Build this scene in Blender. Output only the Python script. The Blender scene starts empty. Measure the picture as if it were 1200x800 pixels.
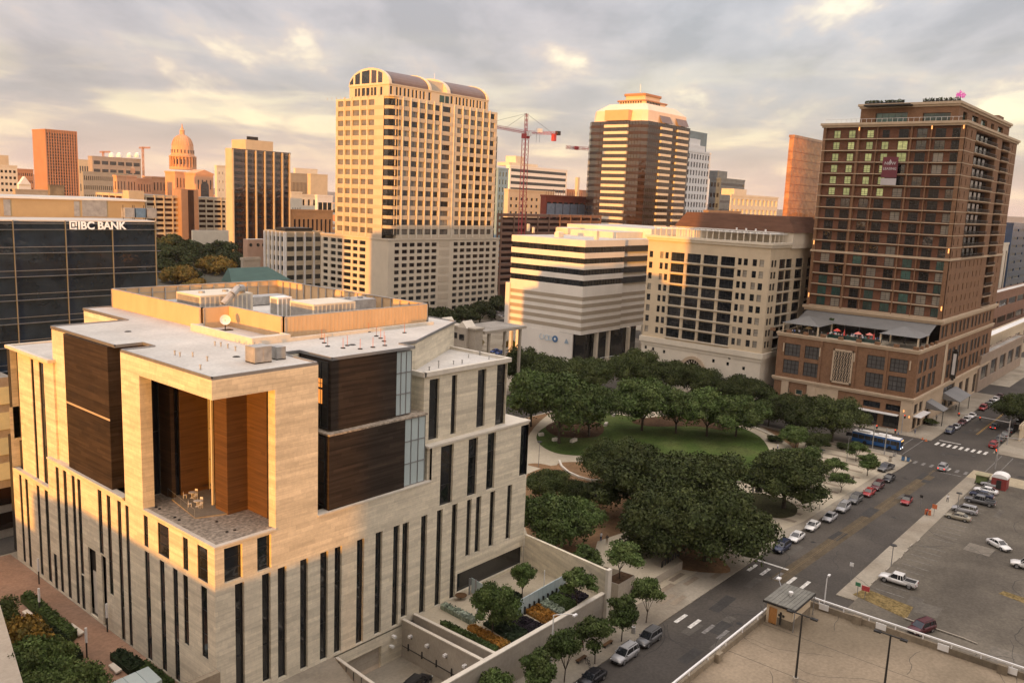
import bpy, math, random
import numpy as np
from mathutils import Vector, Matrix
S = bpy.context.scene
C = S.collection
rnd = random.Random(7)
# ------------------------------------------------------------------ camera
CAMH = 60.0; F = 996.918
PI_, RO, YA = math.radians(9.48457), math.radians(2.43457), math.radians(39.94341)
fw = Vector((math.cos(YA)*math.cos(PI_), math.sin(YA)*math.cos(PI_), -math.sin(PI_)))
r0 = Vector((math.sin(YA), -math.cos(YA), 0)); u0 = r0.cross(fw)
rt = math.cos(RO)*r0+math.sin(RO)*u0; up = -math.sin(RO)*r0+math.cos(RO)*u0
cd = bpy.data.cameras.new('camera'); cam = bpy.data.objects.new('camera', cd); C.objects.link(cam)
cd.sensor_width = 36; cd.lens = 36*F/1200; cd.clip_start = 1; cd.clip_end = 60000
M4 = Matrix(((rt.x, up.x, -fw.x, 0), (rt.y, up.y, -fw.y, 0), (rt.z, up.z, -fw.z, CAMH), (0, 0, 0, 1)))
cam.matrix_world = M4; S.camera = cam
# ------------------------------------------------------------------ sun and sky
SUN_A = math.radians(16.5); SUN_E = math.radians(2.0)
sd = bpy.data.lights.new('sun', 'SUN'); so = bpy.data.objects.new('sun', sd); C.objects.link(so)
ORDW = ['leftmost', 'second from left', 'third from left', 'fourth from left', 'fifth from left', 'sixth from left', 'seventh from left', 'eighth from left', 'ninth from left', 'tenth from left', 'eleventh from left', 'twelfth from left', 'thirteenth from left', 'fourteenth from left', 'fifteenth from left', 'sixteenth from left', 'seventeenth from left', 'eighteenth from left', 'nineteenth from left']
def relabel(key, fmt):
    # name each member of a row by its order along the row, left to right
    o = [q for q in bpy.data.objects if q.get('group') == key or q.get('label') == key]; o.sort(key=pxof)
    for i, q in enumerate(o): q['label'] = fmt % ORDW[i]
def pxof(q):
    p = Vector(q.location) if q.type == 'EMPTY' or q.location.length > 1 else Vector(q.data.vertices[0].co); v = p-Vector((0, 0, CAMH)); return v.dot(rt)/v.dot(fw)
sd.energy = 5.0; sd.angle = math.radians(0.6); sd.color = (1.0, 0.40, 0.045)
tosun = Vector((-math.cos(SUN_A)*math.cos(SUN_E), -math.sin(SUN_A)*math.cos(SUN_E), math.sin(SUN_E)))
so.rotation_euler = tosun.to_track_quat('Z', 'Y').to_euler()
W = bpy.data.worlds.new("World"); S.world = W; W.use_nodes = True
nt = W.node_tree; nt.nodes.clear(); N = nt.nodes; L = nt.links
def nd(t, **k):
    n = N.new(t)
    for a, b in k.items(): setattr(n, a, b)
    return n
def mth(op, a, b=None, c=None, cl=False):
    n = N.new('ShaderNodeMath'); n.operation = op; n.use_clamp = cl
    for i, v in enumerate((a, b, c)):
        if v is None: continue
        if isinstance(v, (int, float)): n.inputs[i].default_value = v
        else: L.new(v, n.inputs[i])
    return n.outputs[0]
tc = nd('ShaderNodeTexCoord'); sx = nd('ShaderNodeSeparateXYZ'); L.new(tc.outputs['Generated'], sx.inputs[0])
zz = mth('MAXIMUM', sx.outputs[2], 0.0); zd = mth('ADD', zz, 0.20)
ca_, sa_ = math.cos(YA), math.sin(YA); fx_ = mth('ADD', mth('MULTIPLY', sx.outputs[0], ca_), mth('MULTIPLY', sx.outputs[1], sa_)); lx_ = mth('SUBTRACT', mth('MULTIPLY', sx.outputs[1], ca_), mth('MULTIPLY', sx.outputs[0], sa_))
cx = mth('DIVIDE', fx_, zd); cy = mth('DIVIDE', lx_, zd)
cv = nd('ShaderNodeCombineXYZ'); L.new(cx, cv.inputs[0]); L.new(cy, cv.inputs[1])
mp = nd('ShaderNodeMapping'); L.new(cv.outputs[0], mp.inputs[0]); mp.inputs['Scale'].default_value = (0.42, 0.75, 1)
mp.inputs['Location'].default_value = (3.1, 1.7, 0)
n1 = nd('ShaderNodeTexNoise'); L.new(mp.outputs[0], n1.inputs['Vector']); n1.inputs['Scale'].default_value = 3.0; n1.inputs['Detail'].default_value = 9; n1.inputs['Roughness'].default_value = 0.56; n1.inputs['Distortion'].default_value = 0.15
n2 = nd('ShaderNodeTexNoise'); L.new(mp.outputs[0], n2.inputs['Vector']); n2.inputs['Scale'].default_value = 0.5; n2.inputs['Detail'].default_value = 4
def ramp(inp, stops):
    r = N.new('ShaderNodeValToRGB'); L.new(inp, r.inputs[0]); e = r.color_ramp.elements
    while len(e) > 1: e.remove(e[-1])
    e[0].position = stops[0][0]; e[0].color = (*stops[0][1], 1)
    for p, c in stops[1:]:
        q = e.new(p); q.color = (*c, 1)
    return r.outputs[0]
def mix(f, a, b, bt='MIX'):
    m = N.new('ShaderNodeMix'); m.data_type = 'RGBA'; m.blend_type = bt
    for s, v in ((m.inputs[0], f), (m.inputs[6], a), (m.inputs[7], b)):
        if isinstance(v, (int, float)): s.default_value = v
        elif isinstance(v, tuple): s.default_value = (*v, 1) if len(v) == 3 else v
        else: L.new(v, s)
    return m.outputs[2]
clouds = ramp(n1.outputs[0], [(0.36, (.49, .485, .55)), (0.44, (.60, .585, .65)), (0.51, (.69, .665, .72)), (0.555, (.80, .72, .72)), (0.595, (1.05, .92, .79)), (0.64, (1.4, 1.25, .95))])
pinkm = ramp(n2.outputs[0], [(0.42, (1, 1, 1)), (0.62, (1.06, .97, .95))])
clouds = mix(1.0, clouds, pinkm, 'MULTIPLY')
# band of clearer peach sky low over the horizon, with long thin streaks
st = nd('ShaderNodeCombineXYZ'); an = mth('ARCTAN2', sx.outputs[1], sx.outputs[0]); L.new(mth('MULTIPLY', an, 5.0), st.inputs[0]); L.new(mth('MULTIPLY', sx.outputs[2], 24.0), st.inputs[1])
n3 = nd('ShaderNodeTexNoise'); L.new(st.outputs[0], n3.inputs['Vector']); n3.inputs['Scale'].default_value = 1.3; n3.inputs['Detail'].default_value = 6; n3.inputs['Distortion'].default_value = 0.3
low = ramp(n3.outputs[0], [(0.34, (.50, .49, .55)), (0.46, (.66, .61, .64)), (0.53, (.98, .84, .70)), (0.62, (1.45, 1.25, .85))])
lowf = ramp(sx.outputs[2], [(0.0, (.95, .95, .95)), (0.06, (.85, .85, .85)), (0.12, (.3, .3, .3)), (0.18, (0, 0, 0))])
col = mix(lowf, clouds, low)
hz = ramp(sx.outputs[2], [(0.0, (.75, .75, .75)), (0.035, (.45, .45, .45)), (0.08, (0, 0, 0))])
col = mix(hz, col, (1.15, .88, .74))
# clear sky behind the cloud deck
sky = nd('ShaderNodeTexSky'); sky.sky_type = 'NISHITA'; sky.sun_disc = False; sky.sun_elevation = SUN_E; sky.sun_rotation = math.atan2(tosun.x, tosun.y)
skyc = mix(1.0, sky.outputs[0], (.05, .05, .05), 'MULTIPLY')
# overcast law: the deck is brighter overhead; the sunset side glows
ov = mth('MULTIPLY_ADD', mth('MULTIPLY', zz, zz), 1.6, 0.52)
sv = nd('ShaderNodeVectorMath'); sv.operation = 'DOT_PRODUCT'; L.new(tc.outputs['Generated'], sv.inputs[0]); sv.inputs[1].default_value = tosun
gl = mth('POWER', mth('MAXIMUM', mth('MULTIPLY_ADD', sv.outputs['Value'], 0.5, 0.5), 0.0), 3.0)
fac = mth('MULTIPLY_ADD', gl, .35, ov)
glc = mix(gl, (1, 1, 1), (1.08, .95, .80))
col = mix(1.0, col, glc, 'MULTIPLY')
sc = nd('ShaderNodeVectorMath'); sc.operation = 'SCALE'; L.new(col, sc.inputs[0]); L.new(fac, sc.inputs['Scale'])
tot = mix(1.0, sc.outputs[0], skyc, 'ADD')
bg = nd('ShaderNodeBackground'); L.new(tot, bg.inputs[0]); bg.inputs[1].default_value = 1.0
wo = nd('ShaderNodeOutputWorld'); L.new(bg.outputs[0], wo.inputs[0])
S.view_settings.view_transform = 'Standard'; S.view_settings.look = 'None'; S.view_settings.gamma = 1; S.view_settings.exposure = 0.46
S.render.engine = 'CYCLES'; S.cycles.max_bounces = 5; S.cycles.diffuse_bounces = 3; S.cycles.glossy_bounces = 3
# ------------------------------------------------------------------ measuring helpers (pixel of the 1200x800 photo -> world)
def ray(x, y): return fw*F+rt*(x-600)-up*(y-400)
def G(x, y, z=0.0):
    d = ray(x, y); t = (z-CAMH)/d.z; return d.x*t, d.y*t
def OX(x, y, X):
    d = ray(x, y); t = X/d.x; return d.y*t, CAMH+d.z*t
def OY(x, y, Y):
    d = ray(x, y); t = Y/d.y; return d.x*t, CAMH+d.z*t
def DD(x, y, D):
    d = ray(x, y); t = D/math.hypot(d.x, d.y); return d.x*t, d.y*t, CAMH+d.z*t
def sY(px, X, z):
    k = (px-600)/F; v = rt-k*fw; return -(X*v.x+(z-CAMH)*v.z)/v.y
def sX(px, Y, z):
    k = (px-600)/F; v = rt-k*fw; return -(Y*v.y+(z-CAMH)*v.z)/v.x
# ------------------------------------------------------------------ materials
MATS = {}
def pm(name, col, rough=.85, var=.18, nsc=.35, st=(1, 1, 1), metal=0., spec=.4, bump=0., emit=None, es=0., obvar=0., det=5, col2=None, c2s=.05, fine=0.):
    if name in MATS: return MATS[name]
    m = bpy.data.materials.new(name); m.use_nodes = True; t = m.node_tree; n = t.nodes; l = t.links
    b = n['Principled BSDF']; b.inputs['Roughness'].default_value = rough; b.inputs['Metallic'].default_value = metal
    b.inputs['Specular IOR Level'].default_value = spec
    g = n.new('ShaderNodeNewGeometry'); mpn = n.new('ShaderNodeMapping'); l.new(g.outputs['Position'], mpn.inputs[0]); mpn.inputs['Scale'].default_value = st
    no = n.new('ShaderNodeTexNoise'); l.new(mpn.outputs[0], no.inputs['Vector']); no.inputs['Scale'].default_value = nsc; no.inputs['Detail'].default_value = det; no.inputs['Roughness'].default_value = .65
    mr = n.new('ShaderNodeMapRange'); l.new(no.outputs[0], mr.inputs[0]); mr.inputs[1].default_value = .3; mr.inputs[2].default_value = .7; mr.inputs[3].default_value = 1-var; mr.inputs[4].default_value = 1+var
    val = mr.outputs[0]
    if obvar:
        oi = n.new('ShaderNodeObjectInfo'); m2 = n.new('ShaderNodeMapRange'); l.new(oi.outputs['Random'], m2.inputs[0]); m2.inputs[3].default_value = 1-obvar; m2.inputs[4].default_value = 1+obvar
        mm = n.new('ShaderNodeMath'); mm.operation = 'MULTIPLY'; l.new(val, mm.inputs[0]); l.new(m2.outputs[0], mm.inputs[1]); val = mm.outputs[0]
    if fine:
        no3 = n.new('ShaderNodeTexNoise'); l.new(g.outputs['Position'], no3.inputs['Vector']); no3.inputs['Scale'].default_value = 2.5; no3.inputs['Detail'].default_value = 3
        m3 = n.new('ShaderNodeMapRange'); l.new(no3.outputs[0], m3.inputs[0]); m3.inputs[1].default_value = .35; m3.inputs[2].default_value = .65; m3.inputs[3].default_value = 1-fine; m3.inputs[4].default_value = 1+fine
        mm = n.new('ShaderNodeMath'); mm.operation = 'MULTIPLY'; l.new(val, mm.inputs[0]); l.new(m3.outputs[0], mm.inputs[1]); val = mm.outputs[0]
    vs = n.new('ShaderNodeVectorMath'); vs.operation = 'SCALE'; vs.inputs[0].default_value = col; l.new(val, vs.inputs['Scale'])
    out = vs.outputs[0]
    if col2:
        no2 = n.new('ShaderNodeTexNoise'); l.new(g.outputs['Position'], no2.inputs['Vector']); no2.inputs['Scale'].default_value = c2s; no2.inputs['Detail'].default_value = 6
        m4 = n.new('ShaderNodeMapRange'); l.new(no2.outputs[0], m4.inputs[0]); m4.inputs[1].default_value = .45; m4.inputs[2].default_value = .62
        mx = n.new('ShaderNodeMix'); mx.data_type = 'RGBA'; l.new(m4.outputs[0], mx.inputs[0]); l.new(out, mx.inputs[6])
        vs2 = n.new('ShaderNodeVectorMath'); vs2.operation = 'SCALE'; vs2.inputs[0].default_value = col2; l.new(val, vs2.inputs['Scale']); l.new(vs2.outputs[0], mx.inputs[7]); out = mx.outputs[2]
    l.new(out, b.inputs['Base Color'])
    if bump:
        bp = n.new('ShaderNodeBump'); l.new(no.outputs[0], bp.inputs['Height']); bp.inputs['Strength'].default_value = bump; bp.inputs['Distance'].default_value = .1; l.new(bp.outputs[0], b.inputs['Normal'])
    if emit:
        b.inputs['Emission Color'].default_value = (*emit, 1); b.inputs['Emission Strength'].default_value = es
    MATS[name] = m; return m
def glass(name, col=(.012, .014, .017), rough=.06, ior=1.7, obvar=.5, wav=.04):
    if name in MATS: return MATS[name]
    m = pm(name, col, rough=rough, var=.5, nsc=.25, spec=.5, obvar=obvar)
    t = m.node_tree; n = t.nodes; l = t.links; b = n['Principled BSDF']; b.inputs['IOR'].default_value = ior
    g = n.new('ShaderNodeNewGeometry'); no = n.new('ShaderNodeTexNoise'); l.new(g.outputs['Position'], no.inputs['Vector']); no.inputs['Scale'].default_value = .35; no.inputs['Detail'].default_value = 2
    bp = n.new('ShaderNodeBump'); l.new(no.outputs[0], bp.inputs['Height']); bp.inputs['Strength'].default_value = wav*2; bp.inputs['Distance'].default_value = 1.; l.new(bp.outputs[0], b.inputs['Normal'])
    return m
STONE = pm('limestone', (.62, .56, .43), .8, .20, .5, (.12, .12, 2.6), det=8, fine=.05, spec=.25)
STONE2 = pm('limestone_trim', (.60, .55, .46), .8, .10, .8, spec=.25)
DARKST = pm('dark_striated_stone', (.034, .024, .017), .7, .6, .6, (.10, .10, 4.0), det=8, spec=.2)
WOOD = pm('cedar_panel', (.098, .052, .022), .7, .35, .6, (.3, .3, 7.), det=7, spec=.25)
ROOFW = pm('pale_roof_membrane', (.50, .475, .43), .9, .16, .12, det=8, fine=.06, spec=.2)
ROOFG = pm('gravel_roof', (.33, .28, .22), .95, .3, 1.6, det=6, fine=.3, spec=.1)
ROOFD = pm('weathered_roof', (.26, .24, .21), .95, .3, .15, det=8, fine=.12, spec=.1)
PENT = pm('tan_metal_screen', (.60, .41, .23), .6, .08, .6, (1, 1, .3), spec=.3)
GL = glass('dark_glass'); GLB = glass('blue_grey_glass', (.012, .022, .038), .04, 1.6, .3)
GLW = pm('frosted_glass_panel', (.42, .50, .50), .25, .06, .3, obvar=.05)
GLT = glass('teal_glass', (.03, .075, .065), .08, 1.6, .6)
GLK = glass('hotel_glass', (.012, .013, .015), .15, 1.35, .5)
MUL = pm('pale_mullion', (.15, .17, .19), .6, .1, 1.)
GLH = glass('hazy_office_glass', (.10, .088, .072), .12, 1.9, .45)
GLBR = glass('bronze_glass', (.035, .018, .012), .06, 2.0, .4)
GOLDG = glass('copper_mirror_glass', (.34, .15, .045), .12, 1.8, .2)
MET = pm('grey_metal', (.30, .30, .30), .45, .1, 1., metal=.6)
METD = pm('dark_metal', (.035, .033, .03), .5, .1, 1., metal=.3)
METW = pm('white_metal', (.72, .71, .68), .5, .06, 1.)
GALV = pm('galvanised_metal', (.38, .37, .35), .5, .25, .8, metal=.4)
CONC = pm('concrete', (.36, .32, .26), .9, .14, .2, det=8, fine=.06, spec=.15)
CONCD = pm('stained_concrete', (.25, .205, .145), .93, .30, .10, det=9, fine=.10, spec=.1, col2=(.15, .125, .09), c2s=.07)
DECK = pm('parking_deck_concrete', (.27, .215, .15), .93, .22, .09, det=9, fine=.10, spec=.1, col2=(.18, .145, .10), c2s=.06)
PAVE = pm('pavement_concrete', (.31, .275, .215), .92, .16, .15, det=8, fine=.08, spec=.12, col2=(.24, .205, .155), c2s=.09)
PAVP = pm('pale_plaza_paving', (.42, .365, .27), .92, .12, .2, det=8, fine=.06, spec=.12)
PAVD = pm('dark_plaza_paving', (.25, .205, .15), .92, .15, .3, fine=.08, spec=.12)
PLAZ = pm('rose_granite_paving', (.31, .19, .125), .85, .18, .2, det=8, fine=.10, spec=.15, col2=(.25, .16, .11), c2s=.12)
ASPH = pm('asphalt', (.062, .055, .047), .92, .22, .10, det=10, fine=.12, spec=.2, col2=(.088, .077, .063), c2s=.045)
ASPL = pm('worn_lot_asphalt', (.135, .118, .092), .93, .22, .08, det=10, fine=.13, spec=.12, col2=(.095, .083, .066), c2s=.06)
TANL = pm('worn_median_tint', (.10, .078, .05), .93, .25, .3, (1, 1, 1), det=8, fine=.15, spec=.15)
PAINT = pm('white_road_paint', (.55, .53, .48), .85, .35, 1.5, det=6, fine=.2)
PAINTF = pm('faded_road_paint', (.17, .16, .145), .9, .4, 1.5, det=6, fine=.2)
PAINTY = pm('yellow_road_paint', (.42, .25, .06), .85, .35, 1.5, det=6, fine=.2)
GRASS = pm('lawn_grass', (.052, .082, .018), .95, .36, .10, det=10, fine=.25, spec=.1, col2=(.080, .100, .030), c2s=.09)
GRASSD = pm('dull_dry_grass', (.050, .048, .020), .95, .3, .3, det=8, fine=.3, spec=.1)  # browner and less green than the lawn
MULCH = pm('mulch', (.075, .045, .026), .97, .35, .5, det=8, fine=.3, spec=.05)
DIRT = pm('decomposed_granite', (.23, .135, .070), .95, .22, .3, det=8, fine=.15, spec=.08, col2=(.16, .10, .055), c2s=.12)
STRAW = pm('dry_straw_grass', (.17, .125, .055), .97, .35, .8, det=8, fine=.35, spec=.05)
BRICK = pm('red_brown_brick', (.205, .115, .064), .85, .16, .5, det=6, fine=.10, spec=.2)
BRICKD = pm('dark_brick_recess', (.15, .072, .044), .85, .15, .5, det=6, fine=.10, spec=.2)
TRIM = pm('cast_stone_trim', (.46, .36, .25), .85, .10, .5, spec=.2)
CREAM = pm('cream_stucco', (.53, .44, .31), .85, .08, .2, det=6, spec=.2)
CREAM2 = pm('pale_limestone_cladding', (.62, .56, .45), .85, .08, .3, det=6, spec=.2)
WHITEP = pm('white_precast', (.66, .62, .55), .8, .07, .15, (1, 1, .3), det=6, spec=.25)
SHADEP = pm('ribbed_tan_precast', (.33, .28, .21), .85, .08, .15, spec=.2)
BEIGE = pm('beige_granite_cladding', (.55, .48, .37), .7, .07, .2, det=6, spec=.3)
BEIGE2 = pm('beige_spandrel', (.47, .40, .30), .7, .07, .2, spec=.3)
VAULT = pm('grey_vault_roof', (.15, .11, .10), .5, .12, .3, spec=.4)
REDST = pm('red_granite', (.40, .20, .11), .7, .1, .1, spec=.3)
PINKG = pm('sunset_red_granite', (.60, .33, .19), .85, .12, .05, fine=.06, spec=.2)
BROWNR = pm('brown_tile_roof', (.11, .058, .038), .9, .18, .2, (1, 1, 6), det=5, spec=.1)
RUST = pm('red_oxide_steel', (.22, .055, .035), .75, .2, .3, spec=.2)
CRANER = pm('red_crane_paint', (.40, .05, .055), .6, .1, .5)
GREENR = pm('green_metal_roof', (.075, .135, .115), .6, .12, .3, (1, 6, 1), spec=.3)
GREYR = pm('standing_seam_grey_roof', (.17, .17, .165), .55, .1, .3, spec=.35)
BARK = pm('bark', (.06, .045, .032), .95, .3, 2.)
BLACK = pm('black_rubber', (.02, .02, .02), .9, .1, 1.)
INT = pm('interior_dark', (.03, .028, .025), .9, .3, .2)
SIGNW = pm('sign_white', (.8, .8, .78), .6, .03, 1., emit=(1, 1, .95), es=.15)
CLOTHW = pm('banner_white', (.45, .42, .42), .8, .05, 1.)
SIGNB = pm('sign_blue', (.06, .14, .26), .6, .05, 1.)
REFLW = pm('painted_window_reflection', (.45, .48, .22), .8, .35, .9, obvar=.35, emit=(.75, .80, .34), es=.14)  # reflections in the hotel windows, painted in as pale glowing panes
LAMPG = pm('lamp_glow', (.9, .9, .85), .5, .02, 1., emit=(1., .93, .8), es=2.2)
SCONCE = pm('sconce_glow', (.9, .5, .2), .5, .02, 1., emit=(1., .38, .10), es=1.2)
REDGLOW = pm('red_signal_glow', (.6, .05, .03), .5, .02, 1., emit=(1., .10, .03), es=1.3)
ORANGE = pm('orange_plastic', (.50, .14, .05), .6, .1, 1.)
LAWNL = {}
def foliage(name, c, c2):
    return pm(name, c, .75, .42, .55, det=6, fine=.35, spec=.12, obvar=.28, col2=c2, c2s=.35)
FO = [foliage('oak_leaves', (.042, .055, .018), (.064, .076, .024)), foliage('elm_leaves', (.066, .098, .028), (.088, .115, .036)),
      foliage('autumn_leaves', (.24, .145, .03), (.12, .105, .03)), foliage('far_leaves', (.042, .055, .020), (.058, .064, .024)),
      foliage('mid_green_leaves', (.060, .082, .022), (.080, .085, .026))]  # last entry: a green between oak and elm
def courses(m, h=.62, l=1.9, v=.09):
    # slab courses: each stone slab a little lighter or darker than the next, with a thin joint
    t = m.node_tree; n = t.nodes; k = t.links; b = n['Principled BSDF']; src = b.inputs['Base Color'].links[0].from_socket
    g = n.new('ShaderNodeNewGeometry'); s = n.new('ShaderNodeSeparateXYZ'); k.new(g.outputs['Position'], s.inputs[0])
    def M(op, a, c=None):
        q = n.new('ShaderNodeMath'); q.operation = op
        for i, x in enumerate((a, c)):
            if x is None: continue
            if isinstance(x, (int, float)): q.inputs[i].default_value = x
            else: k.new(x, q.inputs[i])
        return q.outputs[0]
    zr = M('DIVIDE', s.outputs[2], h); row = M('FLOOR', zr); xr = M('ADD', M('DIVIDE', M('ADD', s.outputs[0], s.outputs[1]), l), M('MULTIPLY', row, .37)); cc = M('FLOOR', xr)
    cb = n.new('ShaderNodeCombineXYZ'); k.new(row, cb.inputs[0]); k.new(cc, cb.inputs[1]); w = n.new('ShaderNodeTexWhiteNoise'); w.noise_dimensions = '2D'; k.new(cb.outputs[0], w.inputs['Vector'])
    f = M('ADD', M('MULTIPLY', w.outputs['Value'], 2*v), 1-v); jz = M('GREATER_THAN', M('FRACT', zr), .045); jx = M('GREATER_THAN', M('FRACT', xr), .015); f = M('MULTIPLY', f, M('ADD', M('MULTIPLY', M('MULTIPLY', jz, jx), .22), .78))
    vs = n.new('ShaderNodeVectorMath'); vs.operation = 'SCALE'; k.new(src, vs.inputs[0]); k.new(f, vs.inputs['Scale']); k.new(vs.outputs[0], b.inputs['Base Color'])
courses(STONE); courses(DARKST, .5, 2.4, .22); courses(WOOD, .35, 60, .12)
BLIND = pm('drawn_blind', (.26, .235, .19), .55, .15, .5, spec=.5, obvar=.3)
# ------------------------------------------------------------------ mesh building
WL = {}
class MB:
    def __init__(s): s.v = []; s.f = []; s.m = []
    def quad(s, a, b, c, d, m=0):
        n = len(s.v); s.v += [tuple(a), tuple(b), tuple(c), tuple(d)]; s.f.append((n, n+1, n+2, n+3)); s.m.append(m); return s
    def tri(s, a, b, c, m=0):
        n = len(s.v); s.v += [tuple(a), tuple(b), tuple(c)]; s.f.append((n, n+1, n+2)); s.m.append(m); return s
    def box(s, x0, y0, z0, x1, y1, z1, m=0, mt=None, bottom=True):
        if x1 < x0: x0, x1 = x1, x0
        if y1 < y0: y0, y1 = y1, y0
        n = len(s.v); mt = m if mt is None else mt
        s.v += [(x0, y0, z0), (x1, y0, z0), (x1, y1, z0), (x0, y1, z0), (x0, y0, z1), (x1, y0, z1), (x1, y1, z1), (x0, y1, z1)]
        fs = [((4, 5, 6, 7), mt), ((0, 1, 5, 4), m), ((1, 2, 6, 5), m), ((2, 3, 7, 6), m), ((3, 0, 4, 7), m)]
        if bottom: fs.append(((3, 2, 1, 0), m))
        for q, mi in fs: s.f.append(tuple(n+i for i in q)); s.m.append(mi)
        return s
    def prism(s, poly, z0, z1, m=0, mt=None, bottom=False):
        n = len(s.v); k = len(poly); mt = m if mt is None else mt
        a = sum(poly[i][0]*poly[(i+1) % k][1]-poly[(i+1) % k][0]*poly[i][1] for i in range(k))
        if a < 0: poly = poly[::-1]
        s.v += [(p[0], p[1], z0) for p in poly]+[(p[0], p[1], z1) for p in poly]
        for i in range(k):
            j = (i+1) % k; s.f.append((n+i, n+j, n+k+j, n+k+i)); s.m.append(m)
        s.f.append(tuple(n+k+i for i in range(k))); s.m.append(mt)
        if bottom: s.f.append(tuple(n+k-1-i for i in range(k))); s.m.append(m)
        return s
    def tube(s, p0, p1, r0, r1=None, n=6, m=0, cap=True):
        r1 = r0 if r1 is None else r1
        p0 = Vector(p0); p1 = Vector(p1); d = (p1-p0).normalized() if (p1-p0).length > 1e-6 else Vector((0, 0, 1))
        a = d.orthogonal().normalized(); b = d.cross(a); k = len(s.v)
        for p, r in ((p0, r0), (p1, r1)):
            for i in range(n):
                t = 2*math.pi*i/n; s.v.append(tuple(p+(a*math.cos(t)+b*math.sin(t))*r))
        for i in range(n):
            j = (i+1) % n; s.f.append((k+i, k+j, k+n+j, k+n+i)); s.m.append(m)
        if cap:
            s.f.append(tuple(k+n+i for i in range(n))); s.m.append(m); s.f.append(tuple(k+n-1-i for i in range(n))); s.m.append(m)
        return s
    def lathe(s, cx, cy, prof, n=16, m=0):
        k = len(s.v)
        for r, z in prof:
            for i in range(n):
                t = 2*math.pi*i/n; s.v.append((cx+r*math.cos(t), cy+r*math.sin(t), z))
        for j in range(len(prof)-1):
            for i in range(n):
                i2 = (i+1) % n; s.f.append((k+j*n+i, k+j*n+i2, k+(j+1)*n+i2, k+(j+1)*n+i)); s.m.append(m)
        return s
    def rings(s, rings, m=0, cap=True, mf=None):
        k = len(s.v); n = len(rings[0])
        for r in rings: s.v += [tuple(p) for p in r]
        for j in range(len(rings)-1):
            for i in range(n):
                i2 = (i+1) % n; s.f.append((k+j*n+i, k+j*n+i2, k+(j+1)*n+i2, k+(j+1)*n+i)); s.m.append(m if mf is None else mf(j, i))
        if cap:
            s.f.append(tuple(k+n-1-i for i in range(n))); s.m.append(m)
            s.f.append(tuple(k+(len(rings)-1)*n+i for i in range(n))); s.m.append(m)
        return s
    def mesh(s, name, mats, off=(0, 0, 0), smooth=False):
        me = bpy.data.meshes.new(name)
        ox, oy, oz = off
        me.from_pydata([(x-ox, y-oy, z-oz) for x, y, z in s.v], [], s.f)
        for m in (mats if isinstance(mats, (list, tuple)) else [mats]): me.materials.append(m)
        if any(s.m): me.polygons.foreach_set('material_index', s.m)
        if smooth: me.polygons.foreach_set('use_smooth', [True]*len(s.f))
        me.update(); return me
    def build(s, name, mats, parent=None, kind=None, smooth=False):
        if not s.v: return None
        off = WL.get(parent.name, (0, 0, 0)) if parent else (0, 0, 0)
        o = bpy.data.objects.new(name, s.mesh(name, mats, off, smooth)); C.objects.link(o)
        if parent: o.parent = parent; WL[o.name] = off
        if kind: o['kind'] = kind
        return o
def tag(o, label=None, cat=None, group=None, kind=None):
    if label: o['label'] = label
    if cat: o['category'] = cat
    if group: o['group'] = group
    if kind: o['kind'] = kind
    return o
def thing(name, label, cat, loc=(0, 0, 0), group=None, rz=0):
    o = bpy.data.objects.new(name, None); C.objects.link(o); o.location = loc; o.rotation_euler.z = rz; o.empty_display_size = .5
    WL[o.name] = tuple(loc); return tag(o, label, cat, group)
def solo(mb, name, mats, label, cat, group=None, smooth=False):
    return tag(mb.build(name, mats, smooth=smooth), label, cat, group)
def place(mesh, name, loc, parent, rz=0, scale=None):
    o = bpy.data.objects.new(name, mesh); C.objects.link(o)
    off = WL.get(parent.name, (0, 0, 0)) if parent else (0, 0, 0)
    o.location = (loc[0]-off[0], loc[1]-off[1], loc[2]-off[2]); o.rotation_euler.z = rz
    if scale: o.scale = scale
    if parent: o.parent = parent
    return o
def kids(o, cache={}):
    return [c for c in ALLCH.get(o.name, [])]
def copy_tree(o, loc, rz=0, label=None, paint=None, scale=None):
    c = o.copy(); C.objects.link(c); c.location = loc; c.rotation_euler = (0, 0, rz)
    if label: c['label'] = label
    if scale: c.scale = scale
    for ch in o.children:
        d = ch.copy(); C.objects.link(d); d.parent = c
        if paint and ch.name.split('.')[0] in paint:
            d.material_slots[0].link = 'OBJECT'; d.material_slots[0].material = paint[ch.name.split('.')[0]]
        for g in ch.children:
            e = g.copy(); C.objects.link(e); e.parent = d
    return c
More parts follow.
